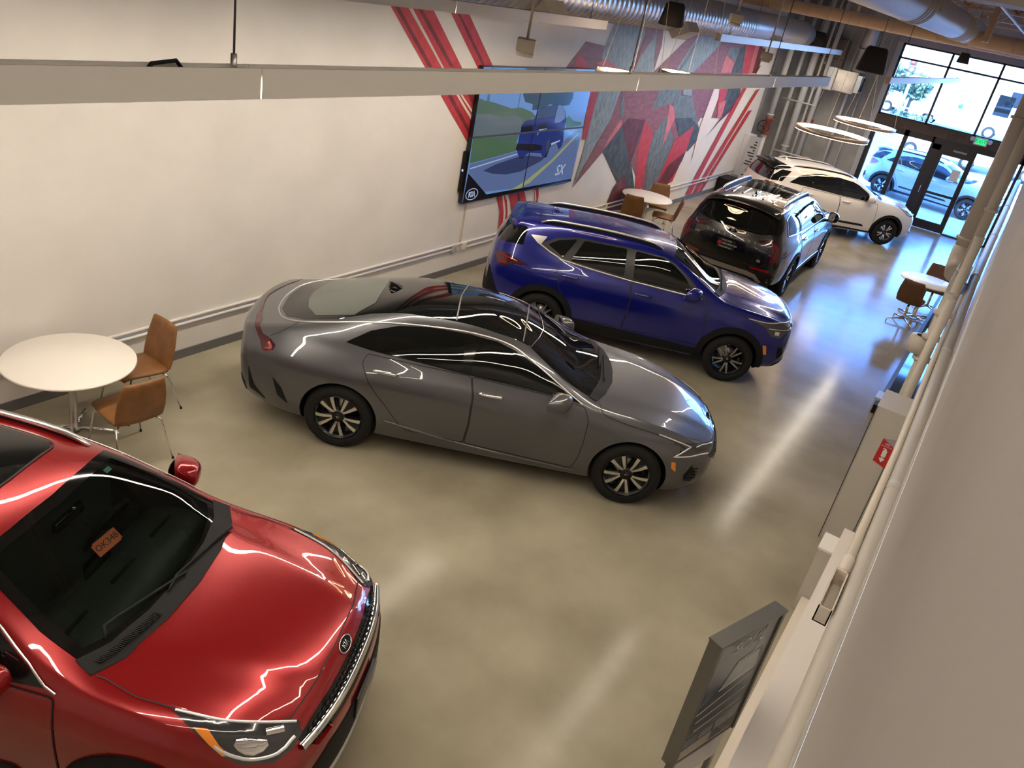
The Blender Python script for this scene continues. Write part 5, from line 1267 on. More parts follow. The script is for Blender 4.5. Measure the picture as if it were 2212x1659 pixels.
q.add([(TX0 + .012, WALLY - .0865, TZ0 + .012), (TX1 - .012, WALLY - .0865, TZ0 + .012), (TX1 - .012, WALLY - .0865, TZ1 - .012), (TX0 + .012, WALLY - .0865, TZ1 - .012)], [(0, 1, 2, 3)], 0)
ORDER = ['hill', 'rock', 'grass', 'road', 'line', 'yellow', 'treeR', 'tree', 'pole', 'shadow', 'tyre', 'car', 'glass', 'side', 'grille', 'lampd', 'low', 'white', 'rim', 'black']
pics = sorted(TVPIC, key=lambda t: ORDER.index(t[0]))
for i, (k, P) in enumerate(pics):
    P = [(fx(x), fz(z)) for x, z in P]; n = len(P)
    a = sum(P[j][0] * P[(j+1) % n][1] - P[(j+1) % n][0] * P[j][1] for j in range(n))
    q.add([(x, WALLY - .0870 - .0002 * i, z) for x, z in P], [tuple(range(n)) if a > 0 else tuple(range(n))[::-1]], keys.index(k))
so = q.build('screen_picture', [emat('screen_' + k, TVC[k], 1.0) for k in keys], tv, xf=inv)
bm = bmesh.new(); bm.from_mesh(so.data); bmesh.ops.triangulate(bm, faces=bm.faces); bm.to_mesh(so.data); bm.free()
bzl = mat('bezel_line', (.07, .07, .075), .4)
MB().b2((TX0, WALLY - .094, TMZ - .014), (TX1, WALLY - .086, TMZ + .014)).build('bezel', bzl, tv, xf=inv)
MB().b2((TMX - .008, WALLY - .094, TZ0), (TMX + .008, WALLY - .086, TZ1)).build('bezel', bz, tv, xf=inv)
EM = emat('screen_white', TVC['white'], 2.2)
b = MB(); n = 40; b.tube([(10.17 + .155 * math.cos(2*math.pi*i/n), WALLY - .093, 1.30 + .085 * math.sin(2*math.pi*i/n)) for i in range(n)], .006, 6, closed=True); 
b.build('screen_badge_ring', EM, tv, xf=inv)
for pts in badge_strokes('w', .085): 
    q = MB(); q.tube([(10.17 + x * .95, WALLY - .093, 1.30 + z) for x, z in pts], .008, 6); q.build('screen_badge_letter', EM, tv, xf=inv)
text('screen_caption', 'SX', .26, EM, inv @ frame((12.82, WALLY - .093, 1.43), (1, 0, 0), (0, 0, 1)), tv, shear=.25)
bx = MB(); bx.b2((9.90, WALLY - .06, 1.35), (9.95, WALLY - .01, 1.95)); bx.build('media_player', BLACKP, tv, xf=inv)
MB().b2((9.895, WALLY - .055, 1.66), (9.90, WALLY - .03, 1.69)).build('status_light', mat('blue_led', (.02, .02, .1), .4, emit=(.25, .3, 1.0), es=2.0), tv, xf=inv)
# ---------------------------------------------------------------- left wall services
CREAM = mat('cream_conduit', (.72, .68, .62), .45)
for z, nm, lb in ((.485, 'conduit', 'upper cream conduit along the foot of the left wall'), (.42, 'conduit', 'lower cream conduit along the foot of the left wall')):
    q = MB(); q.tube([(BACKX + .05, WALLY - .022, z), (10.12, WALLY - .022, z)] if z < .45 else [(BACKX + .05, WALLY - .022, z), (23.5, WALLY - .022, z)], .018, 8)
    tag(q.build(nm, CREAM), lb, 'conduit')
q = MB(); q.tube([(10.36, WALLY - .022, .40), (23.5, WALLY - .022, .40)], .018, 8); tag(q.build('conduit', CREAM), 'lower cream conduit running from the socket box to the far corner', 'conduit')
q = MB(); q.b2((10.17, WALLY - .018, .50), (10.20, WALLY, 1.17)); tag(q.build('cable_duct', noisy('duct_tan', (.50, .42, .33), (.56, .48, .38), 3)), 'tan cable duct dropping from the screens to the conduits', 'cable duct')
for x, lb in ((10.02, 'grey socket box on the conduits below the screens'), (10.28, 'cream junction box on the conduits below the screens')):
    q = MB(); q.b2((x - .055, WALLY - .05, .37), (x + .055, WALLY, .50)); o = tag(q.build('socket_box', CREAM if x > 10.1 else mat('socket_grey', (.5, .5, .5), .4), bevel=.006), lb, 'junction box')
    if x < 10.1: MB().b2((x - .03, WALLY - .056, .40), (x + .03, WALLY - .049, .47)).build('socket_plate', mat('socket_plate', (.35, .36, .37), .4), o)
for x, lb in ((15.3, 'small junction box on the wall conduits behind the middle table'), (21.2, 'small junction box on the wall conduits past the thin red stripes')):
    q = MB(); q.b2((x - .05, WALLY - .045, .37), (x + .05, WALLY, .50)); tag(q.build('socket_box', CREAM, bevel=.006), lb, 'junction box')
# ---------------------------------------------------------------- linear lights
HOUS = mat('light_housing', (.74, .72, .68), .4); GLOW = mat('light_diffuser', (.9, .9, .88), .5, emit=(1.0, .87, .71), es=68.0)
UPG = mat('uplight_glow', (.9, .9, .88), .5, emit=(1.0, .87, .71), es=14.0)
GLOWM = mat('fill_diffuser', (.9, .9, .88), .5, emit=(1.0, .87, .71), es=30.0)
CABLE = mat('steel_cable', (.10, .10, .10), .4, .8); ENDC = mat('end_cap', (.50, .38, .27), .5)
def linear_light(x0, x1, y, z0, z1, label, joints=(), cables=(), w=.10, glow=None, up=False, ctop=None, group='suspended linear lights'):
    t = thing('linear_light', label, 'light fixture', ((x0 + x1) / 2, y, z1), 0, group)
    iv = Matrix.Translation((-(x0 + x1) / 2, -y, -z1)); th = .006
    cuts = [x0] + list(joints) + [x1]
    for a, b in zip(cuts[:-1], cuts[1:]):
        a2, b2 = a + .0025, b - .0025
        q = MB(); q.b2((a2, y - w/2, z0), (b2, y - w/2 + th, z1)); q.b2((a2, y + w/2 - th, z0), (b2, y + w/2, z1)); q.b2((a2, y - w/2 + th, z0 + .05), (b2, y + w/2 - th, z0 + .056))
        q.b2((b2 - .004, y - w/2 + th, z0 + .056), (b2, y + w/2 - th, z1 - .012)); q.b2((a2, y - w/2 + th, z0 + .056), (a2 + .004, y + w/2 - th, z1 - .012))
        q.build('housing', HOUS, t, xf=iv)
        MB().b2((a2 + .01, y - w/2 + th, z0 - (.022 if up else -.004)), (b2 - .01, y + w/2 - th, z0 + .010)).build('diffuser', glow or GLOW, t, xf=iv)
        if up: MB().b2((a2 + .02, y - .03, z1 - .022), (b2 - .02, y + .03, z1 - .016)).build('uplight_strip', UPG, t, xf=iv)
    for xx, sg in ((x0, -1), (x1, 1)):
        MB().b2((xx - .004, y - w/2, z0), (xx + .004, y + w/2, z1)).build('end_cap', ENDC if sg < 0 else HOUS, t, xf=iv)
    for cx in cables:
        q = MB(); q.tube([(cx, y, z0 + .056), (cx, y, ctop or CEILZ)], .0035, 6); c = q.build('suspension_cable', CABLE, t, xf=iv)
        q = MB(); q.tube([(cx, y, z0 + .056), (cx, y, z1 + .035)], [.011, .009], 8); q.build('cable_grip', SATIN, c, xf=iv)
    return t
linear_light(-1.2, 9.38, 2.05, 3.95, 4.04, 'longest suspended linear light, crossing the whole upper part of the view', (1.80, 4.57, 7.35), (1.72, 4.5, 7.28, 9.1), w=.065, ctop=4.757)
q = MB(); q.tube([(1.38, 2.03, 3.99), (1.44, 2.04, 4.045), (1.53, 2.06, 4.05), (1.59, 2.07, 3.99)], .006, 8); tag(q.build('power_lead', BLACKP), 'black power lead looping out of the top of the longest linear light', 'cable')
linear_light(-1.0, 10.3, 5.22, 3.94, 4.05, 'linear light near the left wall above the red racing stripes', (3.0, 7.0), (1.0, 6.2, 9.9))
linear_light(14.7, 24.3, 5.22, 3.96, 4.08, 'white linear light below the far end of the spiral duct', (19.4,), (15.2, 23.0))
linear_light(13.1, 22.8, 2.05, 3.96, 4.05, 'linear light in front of the upper window', (18.0,), (13.6, 22.2), w=.065, ctop=4.757)
linear_light(-3.0, 7.0, .55, 5.15, 5.24, 'linear light hung close to the right wall above the camera', (0.5, 3.8), (-1.5, 5.5), w=.065, glow=GLOWM)  # added out of view to brighten the longest light's side and the right wall
# ---------------------------------------------------------------- ring pendants
RINGM = mat('ring_bronze', (.36, .26, .19), .35, .6); RGLOW = mat('ring_glow', (1, .9, .8), .5, emit=(1.0, .70, .42), es=26.0)
def ring_light(x, y, z, R_, label):
    t = thing('ring_pendant', label, 'pendant light', (x, y, z), 0, 'glowing ring pendants')
    n = 72; q = MB(); vs = []; fs = []
    prof = [(R_ - .02, -.035), (R_ + .02, -.035), (R_ + .02, .035), (R_ - .02, .035)]
    q.lathe(prof + [prof[0]], n, 'z'); q.build('ring_body', RINGM, t)
    g = MB(); g.lathe([(R_ - .0205, -.028), (R_ - .026, -.028), (R_ - .026, .028), (R_ - .0205, .028)], n, 'z'); g.build('glowing_strip', RGLOW, t)
    g = MB(); g.lathe([(R_ - .016, -.036), (R_ - .016, -.041), (R_ + .016, -.041), (R_ + .016, -.036)], n, 'z'); g.build('glowing_strip', RGLOW, t)
    for a in (.4, 2.5, 4.6):
        MB().tube([(R_ * math.cos(a), R_ * math.sin(a), .03), (R_ * .12 * math.cos(a), R_ * .12 * math.sin(a), CEILZ - z)], .004, 6).build('suspension_cable', mat('cable_pale', (.45, .42, .38), .5), t)
    cp = MB(); cp.lathe([(0, CEILZ - z - .001), (.12, CEILZ - z - .001), (.12, CEILZ - z - .04), (0, CEILZ - z - .04)], 24, 'z'); cp.build('ceiling_canopy', RINGM, t)
    return t
ring_light(17.55, 3.40, 2.70, .70, 'glowing ring pendant over the white crossover, lower left of the pair by the concrete wall')
ring_light(21.25, 3.47, 2.70, .69, 'glowing ring pendant nearest the front door, in front of the concrete wall')
ring_light(9.92, 4.50, 3.50, .42, 'glowing ring pendant just showing above the longest light, left of the two there')
ring_light(11.96, 4.53, 3.50, .42, 'glowing ring pendant just showing above the longest light, right of the two there')
# ---------------------------------------------------------------- ducts and ceiling services
GALV = noisy('galvanised', (.42, .42, .42), (.52, .52, .52), 9, .34, 3, metal=.85)
PEACH = mat('peach_pipe_paint', (.62, .43, .27), .45); CREAMD = mat('cream_duct_paint', (.56, .51, .43), .45)
def ribbed(x0, x1, y, z, r, pitch, d=.006):
    pts = []
    x = x0
    while x < x1: pts += [(r, x), (r, x + pitch * .78), (r + d, x + pitch * .84), (r + d, x + pitch * .94)]; x += pitch
    return pts + [(r, x1)]
sd = thing('spiral_duct', 'fat spiral metal duct hung high along the left wall', 'duct', (16, 6.15, 4.26))
m0 = MB(); m0.lathe([(h, r) for h, r in []] or ribbed(-3.5, 18.6, 0, 0, .31, .16), 40, 'x'); 
iv = Matrix.Translation((-16, 0, 0)); m0.build('ribbed_run', GALV, sd, xf=iv)
m0 = MB(); m0.lathe([(.315, 18.6), (.315, 23.0), (.325, 23.0), (.325, 23.08), (.31, 23.08), (.305, 23.6), (.26, 23.95), (.0, 24.0)], 40, 'x'); m0.build('smooth_run', mat('duct_smooth', (.50, .48, .48), .4, .5), sd, xf=iv)
for x in (10.0, 14.9, 20.4):
    q = MB(); fr = [(-.32, -.10), (.32, -.10), (.24, .16), (-.24, .16)]
    M = Matrix.Translation((x - 16, -.20, -.24)) @ Matrix.Rotation(math.radians(48), 4, 'X')
    vs = [(-.34, -.10, -.16), (.34, -.10, -.16), (.34, .10, -.16), (-.34, .10, -.16), (-.26, -.16, .16), (.26, -.16, .16), (.26, .16, .16), (-.26, .16, .16)]
    q.add([M @ Vector(v) for v in vs], [(3, 2, 1, 0), (4, 5, 6, 7), (0, 1, 5, 4), (1, 2, 6, 5), (2, 3, 7, 6), (3, 0, 4, 7)]); b = q.build('outlet_boot', mat('boot_cream', (.55, .52, .47), .5), sd)
    q = MB()
    for k in range(5): q.add([M @ Vector(v) for v in [(-.26, -.07 + k * .035, -.166), (.26, -.07 + k * .035, -.166), (.26, -.055 + k * .035, -.164), (-.26, -.055 + k * .035, -.164)]], [(3, 2, 1, 0)])
    q.add([M @ Vector(v) for v in [(-.28, -.08, -.163), (.28, -.08, -.163), (.28, .08, -.163), (-.28, .08, -.163)]], [(3, 2, 1, 0)], 1)
    q.build('outlet_grille', [mat('grille_grey2', (.30, .30, .30), .5, .6), mat('grille_dark', (.08, .08, .08), .6)], b)
for x in (9.0, 12.5, 16.0, 19.5, 22.5):
    MB().tube([(x - 16, .0, .32), (x - 16, .0, CEILZ - 4.26)], .008, 6).build('hanger_rod', mat('rod_steel', (.3, .3, .3), .5, .8), sd)
pd = thing('cross_duct', 'peach painted duct crossing the room above the upper window', 'duct', (20, 3.3, 4.80))
q = MB(); q.lathe([(.13, -3.4), (.13, 3.5)], 28, 'y'); q.build('duct_run', PEACH, pd)
for y in (-2.6, -1.7, -.8, .1, 1.0, 1.45, 1.9, 2.35, 2.8): 
    q = MB(); q.lathe([(.132, y), (.136, y), (.136, y + .025), (.132, y + .025)], 28, 'y'); q.build('duct_band', PEACH, pd)
for y in (-1.2, .9, 2.3, 3.0):
    MB().b2((-.012, y, .12), (.012, y + .05, CEILZ - 4.80)).build('hanger_strap', PEACH, pd)
cdn = thing('main_duct', 'big cream painted duct with banded joints running to the upper window', 'duct', (14, 1.97, 4.98))
q = MB(); q.lathe([(.235, -18), (.235, -2.0), (.235, 9.6)], 36, 'x'); q.build('duct_run', CREAMD, cdn)
for x in [-1.9, -1.72, -1.45, -1.3] + [3.2 + .22 * k for k in range(7)] + [6.2, 6.5, 6.8, 8.3, 8.6, 8.9]:
    q = MB(); q.lathe([(.236, x), (.246, x + .01), (.246, x + .05), (.236, x + .06)], 36, 'x'); q.build('duct_band', CREAMD, cdn)
for x in (-6, -1, 4, 8): MB().b2((x, -.26, -.02), (x + .04, -.24, CEILZ - 4.98)).build('hanger_strap', CREAMD, cdn)
bd = thing('branch_duct', 'short peach branch duct right of the big cream duct', 'duct', (19.5, .75, 4.86))
q = MB(); q.lathe([(.15, -1.2), (.15, 1.1)], 28, 'y', c=(0, 0, 0)); q.build('duct_run', PEACH, bd)
for y in (-.7, -.2, .3, .7): q = MB(); q.lathe([(.151, y), (.158, y), (.158, y + .03), (.151, y + .03)], 28, 'y'); q.build('duct_band', PEACH, bd)
q = MB(); q.lathe([(.09, -.42), (.09, 0)], 20, 'z', c=(-.15, -.35, 0)); q.build('outlet_stub', CREAMD, bd)
tag(MB().b2((7.3, RIGHTY + .01, 4.86), (7.75, WALLY - .01, 5.25)).build('ceiling_beam', mat('beam_taupe', (.30, .26, .22), .6)), 'deep taupe beam crossing the room at the top right of the view', 'beam', None)
for i, x in enumerate((1.0, 4.0, 11.0, 14.5, 18.0, 21.5, 24.6)):
    q = MB(); q.b2((x - .06, RIGHTY + .01, 5.30), (x + .06, WALLY - .01, 5.33)); q.b2((x - .06, RIGHTY + .01, 5.72), (x + .06, WALLY - .01, CEILZ - .001))
    y = RIGHTY + .1; k = 0
    while y < WALLY - .5:
        q.tube([(x, y, 5.33 if k % 2 else 5.72), (x, y + .42, 5.72 if k % 2 else 5.33)], .022, 6); y += .42; k += 1
    tag(q.build('roof_joist', PEACH), 'peach painted open-web roof joist under the deck', 'joist', 'peach roof joists')
for i, (x, y) in enumerate(((18.2, .30), (18.0, .80), (16.6, 1.35), (17.4, .05))):
    tag(MB().b2((x - .07, y - .05, 4.78), (x + .07, y + .05, CEILZ - .001)).build('roof_hanger', PEACH), 'peach painted hanger post above the branch duct', 'post', 'peach hanger posts')
for i, (y, z) in enumerate(((.55, 5.12), (1.15, 5.22), (3.0, 5.2), (4.3, 5.15))):
    q = MB(); q.tube([(6.0, y, z), (24.5, y, z)], .02, 8); tag(q.build('ceiling_pipe', CREAM), 'thin cream pipe running lengthwise under the roof deck', 'pipe', 'thin ceiling pipes')
# speakers
def speaker(x, y, z, s, label, yaw, top):
    t = thing('pendant_speaker', label, 'speaker', (x, y, z), yaw, 'black pendant speakers')
    q = MB(); n = 28; prof = [(.0, .0), (.30, .0), (.34, .03), (.25, .52), (.20, .58), (0, .58)]
    vs = []; fs = []
    for i in range(n):
        a = 2 * math.pi * i / n; c, d = math.cos(a), math.sin(a); e = .55
        u, v = math.copysign(abs(c) ** e, c), math.copysign(abs(d) ** e, d)
        for r, h in prof: vs.append((r * u * .72 * s, r * v * s, h * s))
    m = len(prof)
    for i in range(n):
        for k in range(m - 1): fs.append((i*m + k, ((i+1) % n)*m + k, ((i+1) % n)*m + k + 1, i*m + k + 1))
    q.add(vs, fs, 0, True).build('cabinet', mat('speaker_black', (.010, .008, .007), .6), t, merge=True)
    MB().b2((.20 * s, -.15 * s, .18 * s), (.27 * s, .15 * s, .42 * s)).build('speaker_bracket', mat('bracket_grey', (.30, .30, .30), .5), t)
    MB().tube([(0, 0, .57 * s), (0, 0, top - z)], .006, 6).build('suspension_cable', CABLE, t)
    return t
speaker(11.3, 4.72, 4.12, .52, 'black pendant speaker hanging in front of the spiral duct', .3, CEILZ)
speaker(17.2, 3.06, 3.92, .78, 'black pendant speaker hanging left of the upper window', .3, CEILZ)
speaker(20.5, 1.92, 4.38, .36, 'small black pendant speaker hanging in front of the upper window', .2, 4.75)
speaker(24.2, 5.85, 4.05, .62, 'black pendant speaker by the end of the spiral duct', .3, CEILZ)
def detector(x, y, z, label, s=1.0):
    t = thing('pole_detector', label, 'detector', (x, y, z), .5, 'detectors on ceiling poles')
    MB().tube([(0, 0, .09), (0, 0, CEILZ - z)], .013 * s, 8).build('pole', mat('pole_tan', (.42, .36, .30), .5), t)
    q = MB(); q.box((0, 0, .045 * s), (.17 * s, .17 * s, .11 * s)); q.build('junction_box', mat('box_tan', (.55, .50, .42), .5), t, bevel=.008)
    q = MB(); q.lathe([(0, -.05), (.075, -.05), (.085, -.03), (.07, -.01), (0, -.01)], 24, 'z'); q.build('detector_head', mat('det_cream', (.62, .58, .50), .5), t)
detector(6.72, 4.13, 3.80, 'tan detector box on a pole in front of the red stripes')
detector(14.6, 4.27, 3.86, 'tan detector box on a pole in front of the white linear light')
detector(11.9, 4.05, 4.33, 'tan detector box high above the spiral duct')
# ---------------------------------------------------------------- far left corner: risers, valve, signs
PIPEG = mat('pipe_grey', (.62, .62, .61), .4)
def vpipe(x, y, r, z0, z1, label, M=PIPEG, flanges=(), name='riser_pipe', group=None):
    q = MB(); q.tube([(x, y, z0), (x, y, z1)], r, 18)
    for z in flanges: q.lathe([(r, z - .02), (r * 1.25, z - .02), (r * 1.25, z + .02), (r, z + .02)], 18, 'z', c=(x, y, 0))
    return tag(q.build(name, M), label, 'pipe', group)
for i, (y, r, z0) in enumerate(((6.42, .055, .0), (6.08, .10, .62), (5.84, .035, .0), (5.66, .07, .92))):
    lb = ('slim grey riser pipe nearest the mural', 'thick grey riser pipe with elbow at its foot', 'thinnest grey riser pipe between two thicker ones', 'grey riser pipe with a capped foot right of the thinnest one')[i]
    vpipe(25.4, y, r, z0, CEILZ - .01, lb, PIPEG, (1.25,) if i == 1 else ((z0 + .03,) if i == 3 else ()))
q = MB(); q.tube([(25.4, 6.08, .63), (25.39, 6.10, .53), (25.32, 6.18, .45), (25.30, 6.35, .42), (25.3, 6.60, .42)], .105, 16); tag(q.build('pipe_elbow', PIPEG), 'fat grey pipe elbow at the foot of the thick riser', 'pipe elbow')
vpipe(24.75, 6.62, .08, 1.95, CEILZ - .01, 'grey riser pipe above the red valve', PIPEG, (2.05,))
vpipe(24.75, 6.62, .08, .0, 1.50, 'grey riser pipe below the red valve', PIPEG, (1.45,))
vv = thing('gate_valve', 'rusty red gate valve with black handwheel on a riser', 'valve', (24.75, 6.62, 1.72))
REDV = mat('valve_red', (.28, .06, .035), .5)
q = MB(); q.lathe([(.085, -.24), (.13, -.24), (.13, -.20), (.085, -.18), (.10, 0), (.085, .18), (.13, .20), (.13, .24), (.085, .24)], 20, 'z'); q.build('valve_body', REDV, vv)
MB().tube([(-.08, 0, 0), (-.32, 0, 0)], [.07, .04], 12).build('valve_bonnet', REDV, vv)
q = MB(); q.tube([(-.34, .17 * math.cos(2*math.pi*i/28), .17 * math.sin(2*math.pi*i/28)) for i in range(28)], .014, 8, closed=True)
for k in range(5): a = 2*math.pi*k/5; q.tube([(-.34, 0, 0), (-.34, .17 * math.cos(a), .17 * math.sin(a))], .008, 6)
q.build('handwheel', BLACKM, vv)
q = MB(); q.tube([(25.3, 6.60, 2.52), (25.3, 5.60, 2.52)], .02, 8); tag(q.build('strut_channel', PIPEG), 'upper strut channel tying the riser pipes together', 'strut')
q = MB(); q.tube([(25.28, 6.36, 1.08), (25.28, 5.20, 1.08)], .022, 8); tag(q.build('strut_channel', PIPEG), 'lower strut channel tying the riser pipes together', 'strut')
WS = mat('white_sheet', (.66, .64, .66), .5)
q = MB(); q.b2((23.6, 6.62, .35), (24.05, WALLY - .004, 1.50)); tag(q.build('panel_box', WS), 'pale panel box at the end of the white wall', 'panel box')
q = MB(); q.b2((23.35, 6.30, .0), (23.42, 6.60, 1.52)); o = tag(q.build('notice_panel', mat('notice_grey', (.42, .44, .46), .5)), 'tall notice panel printed with black lines beside the risers', 'notice')
q = MB()
rnd = random.Random(4)
for k in range(16):
    z = .2 + k * .078
    q.b2((23.345, 6.33 + rnd.random() * .03, z), (23.3495, 6.40 + rnd.random() * .17, z + .035))
q.build('printed_lines', mat('print_black', (.03, .03, .03), .6), o)['kind'] = 'stuff'
rb = mat('rib_black', (.03, .03, .03), .6)
q = MB(); q.b2((23.9, 5.85, .62), (24.9, 6.30, .70)); tag(q.build('wall_shelf', WS), 'white shelf ledge under the riser pipes', 'shelf')
# equipment on the concrete wall
hv = thing('air_handler', 'brown air handling cabinet with a maker plate, high on the concrete wall', 'air handler', (25.52, 5.70, 3.33))
BRN = mat('cabinet_brown', (.15, .115, .085), .5)
MB().b2((0, -.38, 0), (.29, .42, 1.0)).build('cabinet', BRN, hv, bevel=.01)
MB().b2((-.005, -.36, .48), (.001, .40, .495)).build('cabinet_joint', BLACKP, hv)
MB().b2((-.008, -.10, .66), (0, .14, .74)).build('maker_plate', BLACKP, hv)
text('maker_name', 'YORK', .065, mat('white_print', (.65, .65, .65), .4), frame((-.009, .02, .70), (0, -1, 0), (0, 0, 1)), hv)
MB().b2((-.008, -.08, .30), (0, .12, .36)).build('vent_label', mat('label_grey', (.4, .4, .4), .5), hv)
tag(MB().b2((25.0, 5.28, 3.02), (25.5, 5.52, 3.62)).build('wall_box', mat('box_grey', (.50, .52, .53), .45), bevel=.01), 'grey equipment box hung beside the foil wrapped duct', 'equipment box')
fb = thing('foil_duct_box', 'foil wrapped duct box with a framed end below the vertical duct', 'duct', (25.1, 4.95, 3.05))
MB().box((0, 0, .28), (.50, .56, .56)).build('foil_box', noisy('foil', (.35, .33, .30), (.75, .72, .66), 60, .25, 6, bump=.8, bscale=120, metal=.9), fb, bevel=.01)
MB().box((0, -.34, .28), (.44, .13, .44)).build('end_frame', mat('frame_alu', (.45, .50, .52), .35, .8), fb)
MB().box((0, -.412, .28), (.36, .02, .36)).build('end_screen', BLACKP, fb)
vpipe(25.15, 4.75, .18, 3.62, CEILZ - .01, 'vertical round duct above the foil wrapped box', mat('duct_smooth', (.50, .48, .48), .4, .5), (4.2,), 'vertical_duct')
vpipe(25.6, 4.93, .04, .78, 3.6, 'white pipe running down the concrete wall behind the ring pendants', mat('pipe_white', (.66, .66, .66), .4), (), 'wall_pipe')
vpipe(25.68, 4.60, .014, .70, 3.4, 'thin grey conduit right of the white pipe on the concrete wall', PIPEG, (), 'wall_conduit')
q = MB(); q.b2((25.55, 5.32, .84), (25.80, 5.52, 1.06)); o = tag(q.build('thermostat', mat('thermo_white', (.62, .64, .66), .4), bevel=.01), 'white framed control panel on the concrete wall above the white car', 'control panel')
MB().b2((25.545, 5.35, .88), (25.552, 5.49, 1.0)).build('panel_screen', mat('panel_dark', (.08, .09, .11), .3), o)
q = MB(); q.b2((25.76, 4.95, .72), (25.815, 5.07, .90)); tag(q.build('outlet_box', mat('outlet_grey', (.45, .45, .44), .4), bevel=.005), 'small socket box beside the foot of the white wall pipe', 'junction box')
q = MB(); q.b2((25.80, 4.38, .72), (25.816, 4.60, .90)); tag(q.build('paper_notice', mat('paper', (.70, .70, .70), .6)), 'white paper notice on the concrete wall by the window jamb', 'notice')
q = MB(); q.b2((25.80, 5.62, 1.98), (25.816, 5.86, 2.10)); tag(q.build('red_sign', mat('sign_red', (.35, .02, .03), .5)), 'small red sign on the concrete wall behind the ring pendant', 'sign')
cm = thing('security_camera', 'white dome security camera on the concrete wall', 'camera', (25.78, 5.92, 2.98))
q = MB(); q.lathe([(.10, 0), (.10, -.04), (.07, -.07), (0, -.08)], 24, 'x'); q.build('dome_base', mat('cam_white', (.66, .66, .64), .4), cm)
q = MB(); q.lathe([(.05, -.078), (.04, -.105), (0, -.115)], 20, 'x'); q.build('camera_lens', GLOSSB, cm)
q = MB(); q.b2((22.2, 6.45, 0), (22.9, 6.8, .42)); tag(q.build('black_box', BLACKP, bevel=.02), 'low black box at the foot of the left wall behind the black suv', 'box')
ex = thing('exit_sign', 'lit green EXIT sign with two lamp heads above the front door', 'exit sign', (25.70, 1.20, 2.62))
MB().box((0, 0, 0), (.06, .34, .20)).build('sign_body', mat('exit_white', (.62, .62, .60), .4), ex, bevel=.01)
MB().box((-.032, 0, 0), (.004, .26, .14)).build('sign_face', mat('exit_green', (.02, .3, .1), .4, emit=(.02, .75, .22), es=1.3), ex)
text('sign_letters', 'EXIT', .13, mat('exit_letters', (.01, .12, .04), .5), frame((-.036, 0, 0), (0, -1, 0), (0, 0, 1)), ex)
for sg in (-1, 1):
    q = MB(); q.lathe([(.0, -.06), (.05, -.05), (.06, .0), (.035, .05), (0, .05)], 16, 'x', c=(-.02, sg * .22, .03)); q.build('lamp_head', mat('exit_white', (.62, .62, .60), .4), ex)
q = MB(); q.b2((FRONTX - .008, 1.36, 1.45), (FRONTX - .004, 1.58, 1.76)); tag(q.build('door_notice', mat('paper', (.70, .70, .70), .6)), 'white paper notice taped inside the front door glass', 'notice')
# ---------------------------------------------------------------- right wall
RW = mat('right_cream', (.66, .60, .52), .5); RG = mat('pillar_paint', (.52, .49, .44), .55)
PA = [(-3.5, -.15, 1.92), (3.8, -.139, 1.92), (5.85, -.119, 1.92), (9.0, -.075, 1.92), (12.0, -.045, 1.92), (25.5, -.045, 1.92)]
q = MB(); q.tube(PA, .056, 24)
for x, y in ((5.32, -.124), (8.6, -.081), (12.4, -.045), (16.0, -.045), (20.0, -.045)): q.lathe([(.056, x - .12), (.061, x - .118), (.061, x), (.056, x + .002)], 24, 'x', c=(0, y, 1.92))
tag(q.build('long_pipe', mat('pipe_taupe', (.46, .43, .38), .5)), 'thick painted pipe along the right wall nearest the camera', 'pipe')
q = MB(); q.tube([(-3.5, -.0775, 3.288), (25.5, -.0775, 3.288)], .0055, 6); tag(q.build('wall_cable', mat('cable_cream', (.55, .52, .47), .5)), 'thin cream cable between the thick pipe and the right wall', 'cable')
q = MB(); q.tube([(4.03, -.052, 1.94), (5.8, -.046, 1.94), (8.0, -.012, 1.94), (11.0, .006, 1.94)], .024, 12); q.lathe([(.024, 4.06), (.034, 4.08), (.034, 4.20), (.024, 4.22)], 12, 'x', c=(0, -.052, 1.94)); tag(q.build('side_conduit', RW), 'thin cream conduit running beside the thick pipe, ending at a small box', 'conduit')
q = MB(); q.b2((3.64, -.080, 1.865), (4.03, -.073, 1.965)); q.b2((3.64, -.080, 1.865), (3.648, -.010, 1.965)); q.b2((4.022, -.080, 1.865), (4.03, -.010, 1.965)); q.b2((3.64, -.080, 1.865), (4.03, -.010, 1.872)); q.b2((3.64, -.017, 1.865), (4.03, -.010, 1.965)); tag(q.build('open_box', RW), 'small open cream box at the end of the thin conduit', 'junction box')
q = MB(); q.b2((BACKX, RIGHTY + .002, 0), (6.28, .13, .16)); struct('baseboard_right', q, RW)
q = MB(); q.b2((BACKX, RIGHTY + .002, .16), (6.28, .05, .95)); struct('trim_4', q, mat('wainscot', (.72, .68, .64), .5))
q = MB(); q.b2((7.6, RIGHTY + .002, 0), (8.1, .25, 1.53)); tag(q.build('pillar', RG), 'cream pillar on the right wall below the fire extinguisher sign', 'pillar')
q = MB(); q.b2((7.592, -.026, .2), (7.598, -.020, 1.5)); q.b2((7.592, .246, 0), (7.6, .252, 1.53)); tag(q.build('pillar_joint', mat('joint_dark', (.02, .02, .02), .6)), 'dark joint lines down the cream pillar', 'joint')
lb = thing('low_box', 'low pale box with a bright lid on the floor against the right wall', 'box', (6.3, .0, 0))
MB().b2((0, RIGHTY + .004, 0), (.26, .165, .655)).build('box_body', RG, lb); MB().b2((-.01, RIGHTY + .004, .655), (.27, .175, .675)).build('box_lid', mat('lid_white', (.80, .78, .75), .5), lb)
es_ = thing('extinguisher_sign', 'red fire extinguisher sign with white arrow projecting from the right wall', 'sign', (7.05, .025, 1.37))
SR = mat('sign_red2', (.48, .012, .02), .4); SW = mat('sign_white', (.75, .72, .70), .5)
